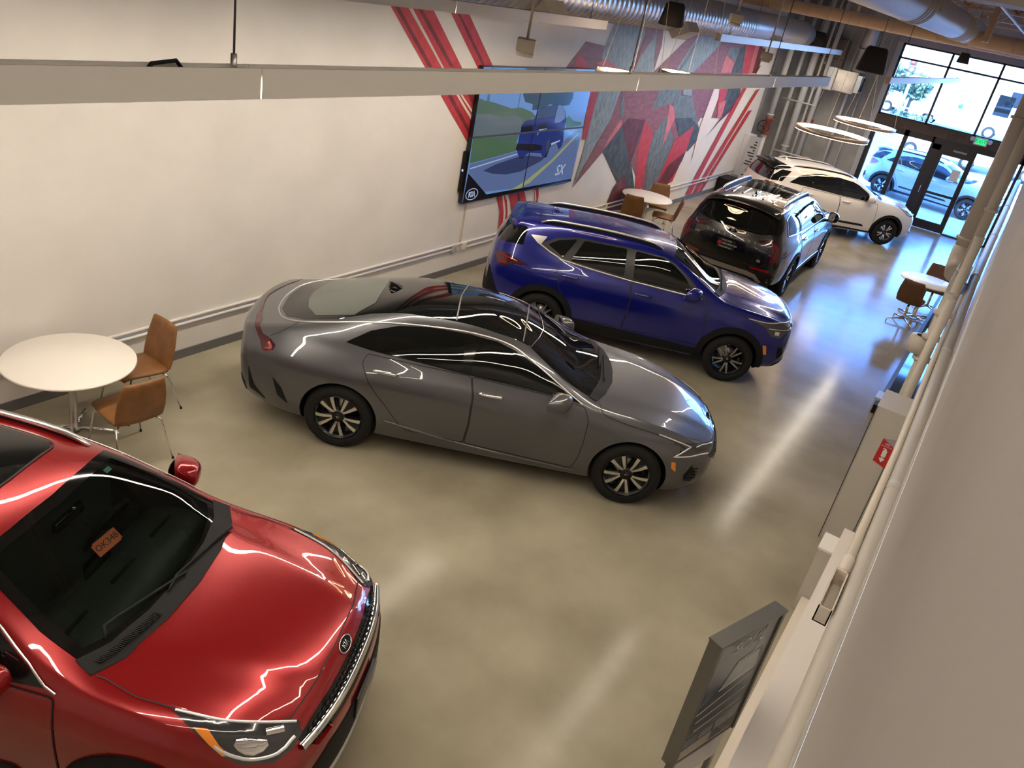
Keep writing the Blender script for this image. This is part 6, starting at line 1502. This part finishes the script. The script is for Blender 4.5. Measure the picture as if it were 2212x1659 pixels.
MB().add([(0, .062, -.115), (0, -.06, -.15), (0, -.055, .06), (0, .055, .115), (.004, .062, -.115), (.004, -.06, -.15), (.004, -.055, .06), (.004, .055, .115)], [(0, 1, 2, 3), (7, 6, 5, 4), (0, 4, 5, 1), (1, 5, 6, 2), (2, 6, 7, 3), (3, 7, 4, 0)]).build('sign_face', SR, es_)
MB().add([(.004, .055, .115), (.10, -.06, .10), (.10, -.06, -.09), (.004, .055, -.10)], [(0, 1, 2, 3)]).build('sign_back_face', mat('sign_lilac', (.55, .52, .58), .5), es_)
for txt, z in (('FIRE', .072), ('EXTINGUISHER', .050)): text('sign_words', txt, .022 if txt == 'FIRE' else .013, SW, frame((-.002, .004, z), (0, -1, 0), (0, 0, 1)), es_, depth=.0006)
MB().b2((.02, RIGHTY - 7.05 * 0 - .025 + .001, -.05), (.03, -.05, .05)).build('sign_bracket', SW, es_)
q = MB(); q.prism(rounded([(-.018, -.05), (.018, -.05), (.018, .015), (-.018, .015)], .008), 0, .002, ((-.002, 0, 0), (0, -1, 0), (0, 0, 1), (-1, 0, 0))); q.prism([(-.008, .015), (.008, .015), (.006, .03), (-.022, .034), (-.024, .022), (-.008, .022)], 0, .002, ((-.002, 0, 0), (0, -1, 0), (0, 0, 1), (-1, 0, 0)))
q.prism([(-.026, -.068), (-.012, -.068), (-.012, -.056), (.012, -.056), (.012, -.068), (.026, -.068), (0, -.105)], 0, .002, ((-.002, 0, 0), (0, -1, 0), (0, 0, 1), (-1, 0, 0))); q.build('sign_pictogram', SW, es_)
WP = mat('riser_cream', (.60, .55, .48), .45)
vpipe(13.4, .26, .125, 2.05, CEILZ - .01, 'widest cream riser pipe on the right, crossing the view of the front door', WP, (2.2, 3.9), 'wide_riser')
q = MB(); q.tube([(13.4, .26, 2.08), (13.38, .255, 1.92), (13.25, .24, 1.78), (13.05, .22, 1.74)], .135, 18); tag(q.build('pipe_elbow', WP), 'fat cream elbow under the widest right riser', 'pipe elbow')
vpipe(11.6, .12, .062, 2.05, CEILZ - .01, 'slimmer cream riser pipe right of the widest one', WP, (2.1, 2.9), 'slim_riser')
tag(MB().b2((11.2, .03, 1.35), (12.4, .20, 2.04)).build('wall_cabinet', RG, bevel=.008), 'beige box cabinet under the right risers', 'cabinet')
pv = thing('alarm_valve', 'cream riser pipe with a flanged valve on the right wall', 'valve', (9.6, .10, 0))
q = MB(); q.tube([(0, 0, 0), (0, 0, 2.25)], .062, 18); q.build('valve_pipe', WP, pv)
q = MB(); q.lathe([(.062, 1.50), (.115, 1.51), (.125, 1.60), (.115, 1.69), (.062, 1.70)], 20, 'z', c=(.05, .09, 0)); q.build('valve_body', WP, pv)
for z in (1.47, 1.73, 2.02): q = MB(); q.lathe([(.062, z - .018), (.10, z - .018), (.10, z + .018), (.062, z + .018)], 18, 'z'); q.build('flange', WP, pv)
for k in range(8): 
    a = 2*math.pi*k/8; MB().tube([(.085 * math.cos(a), .085 * math.sin(a), 1.44), (.085 * math.cos(a), .085 * math.sin(a), 1.50)], .009, 6).build('bolt', mat('bolt_grey', (.25, .24, .22), .5, .6), pv)
vpipe(10.3, .09, .05, 0, 2.78, 'cream riser pipe close to the right wall behind the flanged valve', WP, (1.0,), 'slim_riser')
vpipe(8.7, .07, .045, 0, 2.4, 'short cream riser pipe just behind the cream pillar', WP, (.7,), 'slim_riser')
gc = thing('floor_case', 'low black framed glass topped case on the floor along the right wall', 'display case', (11.4, .15, 0))
MB().b2((0, -.25, 0), (9.0, .25, .10)).build('case_frame', mat('case_black', (.03, .028, .025), .5), gc)
MB().b2((.06, -.25, .10), (8.94, .19, .106)).build('glass_top', mat('case_glass', (.03, .045, .045), .05), gc)
MB().b2((-.16, -.10, 0), (.0, .27, .13)).build('case_end', BLACKP, gc)
MB().b2((.12, .19, .0), (.42, .30, .13)).build('case_foot', mat('case_pale', (.5, .55, .6), .4), gc)
# ---------------------------------------------------------------- tables and chairs
LEATHER = noisy('tan_leather', (.185, .078, .022), (.235, .102, .032), 9, .5, 5, bump=.12, bscale=180)
LEATHB = noisy('brown_leather', (.115, .052, .026), (.14, .065, .03), 9, .5, 4)
TOPM = mat('table_white', (.80, .765, .71), .35)
def cafe_table(x, y, r, label, yaw=0.0):
    t = thing('cafe_table', label, 'table', (x, y, 0), yaw, 'round white cafe tables')
    q = MB(); q.lathe([(0, .74), (r - .006, .74), (r, .733), (r, .722), (r - .012, .714), (0, .714)], 72, 'z'); q.build('table_top', TOPM, t)
    q = MB(); q.lathe([(.10, .713), (.10, .700), (.034, .69), (.034, .06), (.05, .05), (.05, .02), (0, .02)], 28, 'z'); q.build('column', SATIN, t)
    for k in range(4):
        a = math.pi / 4 + k * math.pi / 2; c, s = math.cos(a), math.sin(a)
        q = MB(); q.tube([(.03 * c, .03 * s, .045), (.36 * c, .36 * s, .022)], [.020, .014], 10)
        q.lathe([(0, 0), (.02, 0), (.02, .012), (0, .012)], 12, 'z', c=(.35 * c, .35 * s, 0)); q.build('foot', CHROME, t)
    return t
def cushion(mb, sec, xs, th):
    """sweep: sec gives centre line points (x, z) and half width; a padded slab of thickness th with rounded edges"""
    vs = []; fs = []; n = 16; N = len(sec)
    for i, (x, z, hw) in enumerate(sec):
        a = sec[max(i - 1, 0)]; b = sec[min(i + 1, N - 1)]
        t = Vector((b[0] - a[0], 0, b[1] - a[1])).normalized(); nn = Vector((-t.z, 0, t.x))
        e = .35 if i in (0, N - 1) else 1.0
        for k in range(n):
            an = 2 * math.pi * k / n; c, s = math.cos(an), math.sin(an)
            yy = math.copysign(abs(c) ** .35, c) * hw; hh = math.copysign(abs(s) ** .6, s) * th / 2 * e
            dip = -xs * (1 - (yy / hw) ** 2)
            vs.append(Vector((x, yy, z)) + nn * (hh + dip))
    for i in range(N - 1):
        for k in range(n): fs.append((i*n + k, i*n + (k+1) % n, (i+1)*n + (k+1) % n, (i+1)*n + k))
    fs += [tuple(range(n))[::-1], tuple((N-1)*n + k for k in range(n))]
    return mb.add(vs, fs, 0, True)
def make_chair(label, M, star=False, group='leather cafe chairs'):
    """seat faces +x"""
    t = thing('cafe_chair', label, 'chair', (0, 0, 0), 0, group)
    s = MB(); cushion(s, [(.235, .425, .19), (.22, .452, .205), (.12, .462, .22), (0, .455, .225), (-.12, .445, .222), (-.185, .445, .215), (-.20, .445, .20)], .012, .05); s.build('seat', M, t, merge=True)
    b = MB(); cushion(b, [(-.185, .43, .19), (-.20, .455, .215), (-.225, .55, .225), (-.255, .68, .218), (-.285, .80, .195), (-.298, .862, .18), (-.30, .872, .165)], -.02, .045); b.build('backrest', M, t, merge=True)
    pl = MB(); pl.box((0, 0, .418), (.26, .26, .012)); pl.build('seat_plate', BLACKP, t)
    if star:
        c = MB(); c.tube([(0, 0, .41), (0, 0, .10)], .022, 12); c.build('column', CHROME, t)
        for k in range(4):
            a = math.pi / 4 + k * math.pi / 2; q = MB(); q.tube([(0, 0, .10), (.30 * math.cos(a), .30 * math.sin(a), .055), (.31 * math.cos(a), .31 * math.sin(a), .0)], [.018, .013, .011], 8); q.build('leg', CHROME, t)
    else:
        for sx in (1, -1):
            for sy in (1, -1):
                q = MB(); q.tube([(sx * .13, sy * .13, .412), (sx * .19, sy * .20, .385), (sx * (.245 if sx > 0 else .30), sy * .245, .008)], [.0095, .0095, .0085], 8); l = q.build('leg', CHROME, t)
                f = MB(); f.tube([(sx * (.245 if sx > 0 else .30), sy * .245, .02), (sx * (.246 if sx > 0 else .302), sy * .246, .0)], .0115, 8); f.build('foot_cap', BLACKP, l)
    return t
cafe_table(3.51, 6.19, .535, 'round white cafe table behind the red car')
cafe_table(16.02, 6.25, .535, 'round white cafe table by the mural', .3)
cafe_table(16.55, .62, .50, 'round white cafe table by the right wall', .2)
proto = make_chair('tan leather chair between the near table and the left wall baseboard', LEATHER)
def put(src, x, y, deg, label, fresh=True):
    c = copy_tree(src) if fresh else src
    c.location = (x, y, 0); c.rotation_euler = (0, 0, math.radians(deg)); c['label'] = label; return c
put(proto, 4.17, 6.22, 176, 'tan leather chair right of the near table, its back to the grey sedan', False)
put(proto, 3.66, 5.62, 84, 'tan leather chair seen from behind, just above the mirror of the red car')
put(proto, 15.47, 6.28, 20, 'tan leather chair at the middle table, its back toward the blue crossover')
put(proto, 16.75, 6.25, 205, 'tan leather chair at the middle table, on its far side by the wall')
put(proto, 16.03, 5.78, 112, 'tan leather chair at the middle table, nearest the black suv')
star = make_chair('dark brown swivel chair at the right table, nearest the camera', LEATHB, True)
put(star, 15.95, .74, -8, 'dark brown swivel chair at the right table, nearest the camera', False)
put(star, 17.35, .50, 190, 'dark brown chair on the far side of the right table')
# ---------------------------------------------------------------- poster stand
ps = thing('poster_stand', 'grey framed poster stand printed SOUL at the foot of the right wall', 'poster stand', (3.70, .24, 0), math.atan2(.145 - .335, 3.975 - 3.42))
FRM = mat('stand_grey', (.16, .155, .135), .4, .5)
hw, zt, zb = .293, 1.60, .66
MB().b2((-hw, -.03, zb), (-hw + .025, .05, zt - .0)).build('frame_side', FRM, ps); MB().b2((hw - .025, -.03, zb), (hw, .05, zt)).build('frame_side', FRM, ps)
MB().b2((-hw - .004, -.035, zt), (hw + .004, .055, zt + .012)).build('frame_top', FRM, ps); MB().b2((-hw, -.02, zb), (hw, .04, zb + .02)).build('frame_bottom', FRM, ps)
po = MB().b2((-hw + .025, -.018, zb + .02), (hw - .025, -.010, zt - .002)).build('poster', mat('poster_grey', (.10, .115, .135), .2, coat=.3), ps)
PF = ((0, -.0185, 0), (1, 0, 0), (0, 0, 1), (0, -1, 0))
def pshape(nm, pts, M, d=.0006): MB().prism(pts, 0, d, PF).build(nm, M, po)
pshape('poster_gloss', [(.02, .70), (.26, .70), (.26, 1.59), (.16, 1.59), (.05, 1.1)], mat('poster_pale', (.20, .22, .23), .2))
pshape('poster_ground', [(-.265, .685), (.265, .685), (.265, .80), (-.265, .76)], mat('poster_beige', (.50, .45, .36), .3))
pshape('poster_car_body', [(-.25, .90), (-.22, 1.10), (-.12, 1.16), (-.02, 1.36), (.20, 1.40), (.25, 1.28), (.25, .92), (.0, .86)], mat('poster_car', (.055, .065, .075), .25), .0009)
pshape('poster_car_window', [(-.10, 1.17), (-.01, 1.34), (.18, 1.37), (.22, 1.22)], mat('poster_glass', (.30, .33, .33), .2), .0012)
for k, (x0, z0, x1, z1) in enumerate(((-.24, 1.05, .22, 1.16), (-.22, .98, .24, 1.05), (-.20, .90, .20, .95), (-.10, 1.17, .20, 1.215), (-.01, 1.345, .20, 1.395))):
    pshape('poster_line', [(x0, z0), (x1, z1), (x1, z1 + .008), (x0, z0 + .012)], mat('poster_light', (.50, .52, .52), .3), .0015)
for k in range(3): pshape('poster_picture', [(-.25 + k * .14, .79 - k * .004), (-.13 + k * .14, .79), (-.13 + k * .14, .86), (-.25 + k * .14, .855)], mat('poster_thumb%d' % k, (.14 + .06 * k, .16 + .06 * k, .17 + .05 * k), .3), .0012)
text('poster_title', 'SOUL', .115, mat('poster_light', (.50, .52, .52), .3), frame((.02, -.0195, 1.495), (1, 0, 0), (0, 0, 1)), po, depth=.0005, shear=.15)
for sx in (-1, 1): MB().b2((sx * (hw - .05) - .018, .0, .02), (sx * (hw - .05) + .018, .03, zb)).build('stand_leg', FRM, ps)
MB().b2((-hw + .03, -.012, zb - .22), (hw - .06, -.002, zb - .01)).build('lower_panel', mat('stand_white', (.62, .62, .62), .25, .3), ps)
MB().b2((-hw - .02, -.20, 0), (hw + .02, .22, .02)).build('base_plate', FRM, ps)
# ---------------------------------------------------------------- cars
D2R = math.radians
def park(c, x, y, yaw):
    th = D2R(yaw); ty = -(c.S['track'] / 2 + .1)
    c.root.location = (x + math.sin(th) * ty, y - math.cos(th) * ty, 0); c.root.rotation_euler = (0, 0, th)
    return c
park(build_sedan(), 6.48, 2.0, -61.2)
park(build_compact(), 10.235, 2.275, -64.45)
park(build_suv(), 17.79, 2.855, 1.7)
REDP = paint('hybrid_red_paint', (.27, .003, .005), .4, .25)
red = park(build_hybrid('hybrid_crossover', 'glossy red crossover with sunroof filling the lower left corner', REDP, (5, 'pair'), mat('machined_rim', (.70, .70, .68), .22, 1.0), True), 1.551, 2.418, -65.45)
park(build_hybrid('hybrid_crossover', 'white crossover with black rear spoiler parked by the front door', mat('white_car_paint', (.72, .70, .66), .3, coat=1.0), (5, 'pair'), mat('machined_rim', (.70, .70, .68), .22, 1.0)), 22.0, 2.21, -51.5)
park(build_hybrid('hybrid_crossover', 'pale blue silver crossover parked outside beyond the front door', paint('silver_car_paint', (.26, .31, .36), .4, .35), (5, 'blade'), mat('bright_rim', (.62, .64, .66), .25, 1.0)), 29.4, 1.0, -96)
# orange stock tag behind the red car's windscreen
bpy.context.view_layer.update()
MW = Matrix.Translation(red.root.location) @ Matrix.Rotation(D2R(-65.45), 4, 'Z')
tgt = MW @ Vector((-.685, -.01, 1.215))
U = (MW.to_3x3() @ Vector((.18, .95, .10))).normalized(); N = (MW.to_3x3() @ Vector((.62, -.22, .75))).normalized(); V = N.cross(U).normalized(); U = V.cross(N)
st = thing('stock_tag', 'orange paper tag marked OK348 hanging behind the windscreen of the red car', 'tag', tuple(tgt))
Mf = frame((0, 0, 0), tuple(U), tuple(V))
q = MB(); q.prism([(-.085, -.042), (.072, -.042), (.072, -.034), (.085, -.034), (.085, .042), (-.072, .042), (-.072, .034), (-.085, .034)], -.001, .001, ((0, 0, 0), (1, 0, 0), (0, 1, 0), (0, 0, 1)))
q.build('tag_card', mat('orange_card', (.80, .13, .045), .6, emit=None), st, xf=Mf)
text('tag_number', 'OK348', .052, mat('marker_black', (.02, .012, .012), .6), Mf @ Matrix.Translation((0, 0, .002)), st, depth=.0005)
MB().tube([Mf @ Vector((0, .04, 0)), MW.to_3x3() @ Vector((-.14, .01, .09))], .002, 5).build('tag_string', BLACKP, st)
# ---------------------------------------------------------------- the street outside
struct('ground_outside', MB().b2((FRONTX + .05, -30, -.15), (33.2, 40, -.01)), noisy('pavement', (.22, .23, .235), (.28, .29, .295), 2, .8, 5))
struct('road_outside', MB().b2((33.2, -60, -.25), (66, 90, -.13)), noisy('asphalt', (.13, .13, .14), (.18, .18, .19), 3, .9, 5))
struct('ground_far', MB().b2((66, -80, -.25), (140, 120, -.05)), noisy('far_lot', (.45, .45, .45), (.55, .55, .54), 1, .9, 3))
def building(x0, x1, y0, y1, h, M, label):
    t = thing('building', label, 'building', ((x0 + x1) / 2, (y0 + y1) / 2, -.1))
    iv = Matrix.Translation((-(x0 + x1) / 2, -(y0 + y1) / 2, .1))
    MB().b2((x0, y0, -.1), (x1, y1, h)).build('walls', M, t, xf=iv)
    MB().b2((x0 - .1, y0 - .1, h), (x1 + .1, y1 + .1, h + .25)).build('parapet', mat('parapet', (.55, .55, .55), .7), t, xf=iv)
    y = y0 + 1.2
    while y < y1 - 1.5:
        MB().b2((x0 - .04, y, 1.2), (x0 + .01, y + 1.3, 2.6)).build('window', GLASSD, t, xf=iv); y += 3.2
building(95, 105, 9, 34, 4.6, mat('stucco_a', (.70, .68, .66), .8), 'pale low building across the street, left through the upper window')
building(98, 108, -18, 6.5, 5.2, mat('stucco_b', (.78, .76, .72), .8), 'white low building across the street, right through the upper window')
MARK = mat('road_paint', (.75, .75, .75), .8)
for k, (x, w_, lb) in enumerate(((39.6, .5, 'nearer broad white line painted on the road'), (42.6, .35, 'farther white line painted on the road'))):
    tag(MB().b2((x, -20, -.13), (x + w_, 40, -.122)).build('road_marking', MARK), lb, 'road marking')
WV = mat('van_white', (.80, .80, .80), .4, coat=.5)
def van(x, y, L, H, label, name='box_van'):
    t = thing(name, label, 'van', (x, y, -.1), 0)
    q = MB(); q.prism(rounded([(-L * .5, .45), (L * .5, .45), (L * .5, 1.35), (L * .44, 1.55), (L * .34, 1.65), (L * .26, H - .1), (L * .2, H), (-L * .5, H)], .12), -1.0, 1.0, ((0, 0, 0), (0, -1, 0), (0, 0, 1), (1, 0, 0)))
    q.build('van_body', WV, t, bevel=.05)
    for yy in (-L * .32, L * .32):
        for sx in (-1, 1):
            q = MB(); q.lathe([(0, -.12), (.36, -.12), (.42, -.08), (.42, .08), (.36, .12), (0, .12)], 28, 'x', c=(sx * .93, yy, .42)); w = q.build('wheel', RUBBER, t)
            q = MB(); q.lathe([(0, -.005), (.26, -.005), (.26, .005), (0, .005)], 24, 'x', c=(sx * 1.055, yy, .42)); q.build('rim', SATIN, w)
    MB().b2((-1.01, -L * .44, 1.6), (-.99, -L * .28, H - .35)).build('side_window', GLASSD, t)
    MB().b2((-1.02, -L * .5 - .02, .55), (1.02, -L * .5 + .05, .8)).build('bumper', BLACKP, t)
    return t
tv1 = van(68.2, 5.0, 6.4, 3.3, 'white van with hand painted lettering parked across the street')
BLK = mat('mural_ink', (.03, .05, .12), .7)
for i, (w_, z) in enumerate((('BLACK', 2.75), ('LIVES', 2.38), ('MATTER', 2.0))):
    text('painted_words', w_, .36, BLK, frame((-1.012, .35, z), (0, -1, 0), (0, 0, 1)), tv1, depth=.004)
MB().lathe([(0, -.004), (.17, -.004), (.17, .004), (0, .004)], 24, 'x', c=(-1.02, .28, 1.68)).build('painted_spot', mat('teal_spot', (.02, .45, .42), .6), tv1)
van(71, 12.0, 5.0, 2.3, 'white van parked across the street, left of the lettered one')
van(69.6, -3.2, 6.0, 3.1, 'white van parked across the street, right of the lettered one')
def small_car(x, y, yaw, M, label):
    t = thing('parked_car', label, 'car', (x, y, -.12), yaw)
    q = MB(); q.prism(cr2([(-2.1, .35), (2.1, .35), (2.15, .7), (1.9, .9), (1.1, 1.0), (.5, 1.42), (-.9, 1.46), (-1.7, 1.05), (-2.15, .95)], 4), -.85, .85, ((0, 0, 0), (1, 0, 0), (0, 0, 1), (0, -1, 0)), smooth=False); q.build('car_body', M, t, bevel=.10)
    q = MB(); q.prism([(.95, 1.02), (.5, 1.36), (-.85, 1.39), (-1.45, 1.05)], -.86, .86, ((0, 0, 0), (1, 0, 0), (0, 0, 1), (0, -1, 0))); q.build('windows', GLASSD, t)
    for xx in (1.3, -1.3):
        for sy in (-1, 1):
            q = MB(); q.lathe([(0, -.1), (.30, -.1), (.33, -.07), (.33, .07), (.30, .1), (0, .1)], 24, 'y', c=(xx, sy * .80, .33)); w = q.build('wheel', RUBBER, t)
            q = MB(); q.lathe([(0, -.005), (.2, -.005), (.2, .005), (0, .005)], 20, 'y', c=(xx, sy * .905, .33)); q.build('rim', SATIN, w)
small_car(45.5, 3.6, D2R(90), WV, 'white car parked beyond the silver crossover, left one')
small_car(46.2, -1.6, D2R(88), mat('grey_car', (.30, .31, .33), .3, .5, coat=1), 'grey car parked beyond the silver crossover, right one')
small_car(48.5, 11.5, D2R(92), mat('dark_car', (.10, .12, .15), .3, .5, coat=1), 'dark car parked across the road, left through the lower glass')
sg = thing('traffic_signal', 'traffic signal on a grey post outside, left in the upper window', 'traffic signal', (58, 7.8, -.1))
MB().tube([(0, 0, 0), (0, 0, 3.3)], .10, 12).build('signal_post', mat('post_grey', (.16, .18, .22), .6), sg)
MB().b2((-.15, -2.6, 3.0), (.15, .0, 3.2)).build('signal_arm', mat('post_grey', (.16, .18, .22), .6), sg)
for k, z in enumerate((3.45, 3.85)):
    MB().b2((-.25, -.05 + .05 * k, z - .18), (.15, .35 + .05 * k, z + .18)).build('signal_head', mat('signal_black', (.03, .03, .03), .6), sg)
    MB().lathe([(0, -.02), (.13, -.02), (.13, .0), (0, .0)], 16, 'x', c=(-.26, .15 + .05 * k, z)).build('signal_lamp', mat('lamp_red' if k else 'lamp_amber', (.5, .04, .03) if k else (.6, .3, .04), .4), sg)
LEAF = noisy('street_leaves', (.05, .09, .05), (.12, .18, .10), 20, .8, 4)
def tree(x, y, h, r, label):
    t = thing('street_tree', label, 'tree', (x, y, -.1))
    MB().tube([(0, 0, 0), (.05, .03, h * .5), (0, 0, h * .75)], [.14, .10, .05], 8).build('trunk', mat('bark', (.08, .06, .045), .9), t)
    rnd = random.Random(int(x * 10)); q = MB()
    for k in range(900):
        a, b, rr = rnd.random() * 6.283, math.acos(2 * rnd.random() - 1), r * (.45 + .55 * rnd.random())
        c = Vector((rr * math.sin(b) * math.cos(a), rr * math.sin(b) * math.sin(a), h * .72 + rr * .9 * math.cos(b)))
        u = Vector((rnd.random() - .5, rnd.random() - .5, rnd.random() - .5)).normalized() * .14; v = u.orthogonal().normalized() * .10
        q.add([c - u, c + v, c + u, c - v], [(0, 1, 2, 3)])
    q.build('foliage', LEAF, t)
tree(63, 10.3, 3.6, 1.5, 'street tree across the road, left of the traffic signal')
tree(66, 8.4, 3.2, 1.1, 'street tree across the road, right of the traffic signal')
pt = thing('planter_box', 'planter strip with green plants at the far kerb', 'planter', (64.5, 8.2, -.13))
MB().b2((-.3, -2.0, 0), (.3, 1.2, .35)).build('planter_tub', mat('tub_grey', (.25, .25, .26), .8), pt)
q = MB(); rnd = random.Random(3)
for k in range(160):
    c = Vector((rnd.uniform(-.25, .25), rnd.uniform(-1.8, 1.0), .35 + rnd.random() * .35)); u = Vector((rnd.random() - .5, rnd.random() - .5, rnd.random())).normalized() * .16; v = u.orthogonal().normalized() * .06
    q.add([c - u, c + v, c + u, c - v], [(0, 1, 2, 3)])
q.build('plants', LEAF, pt)
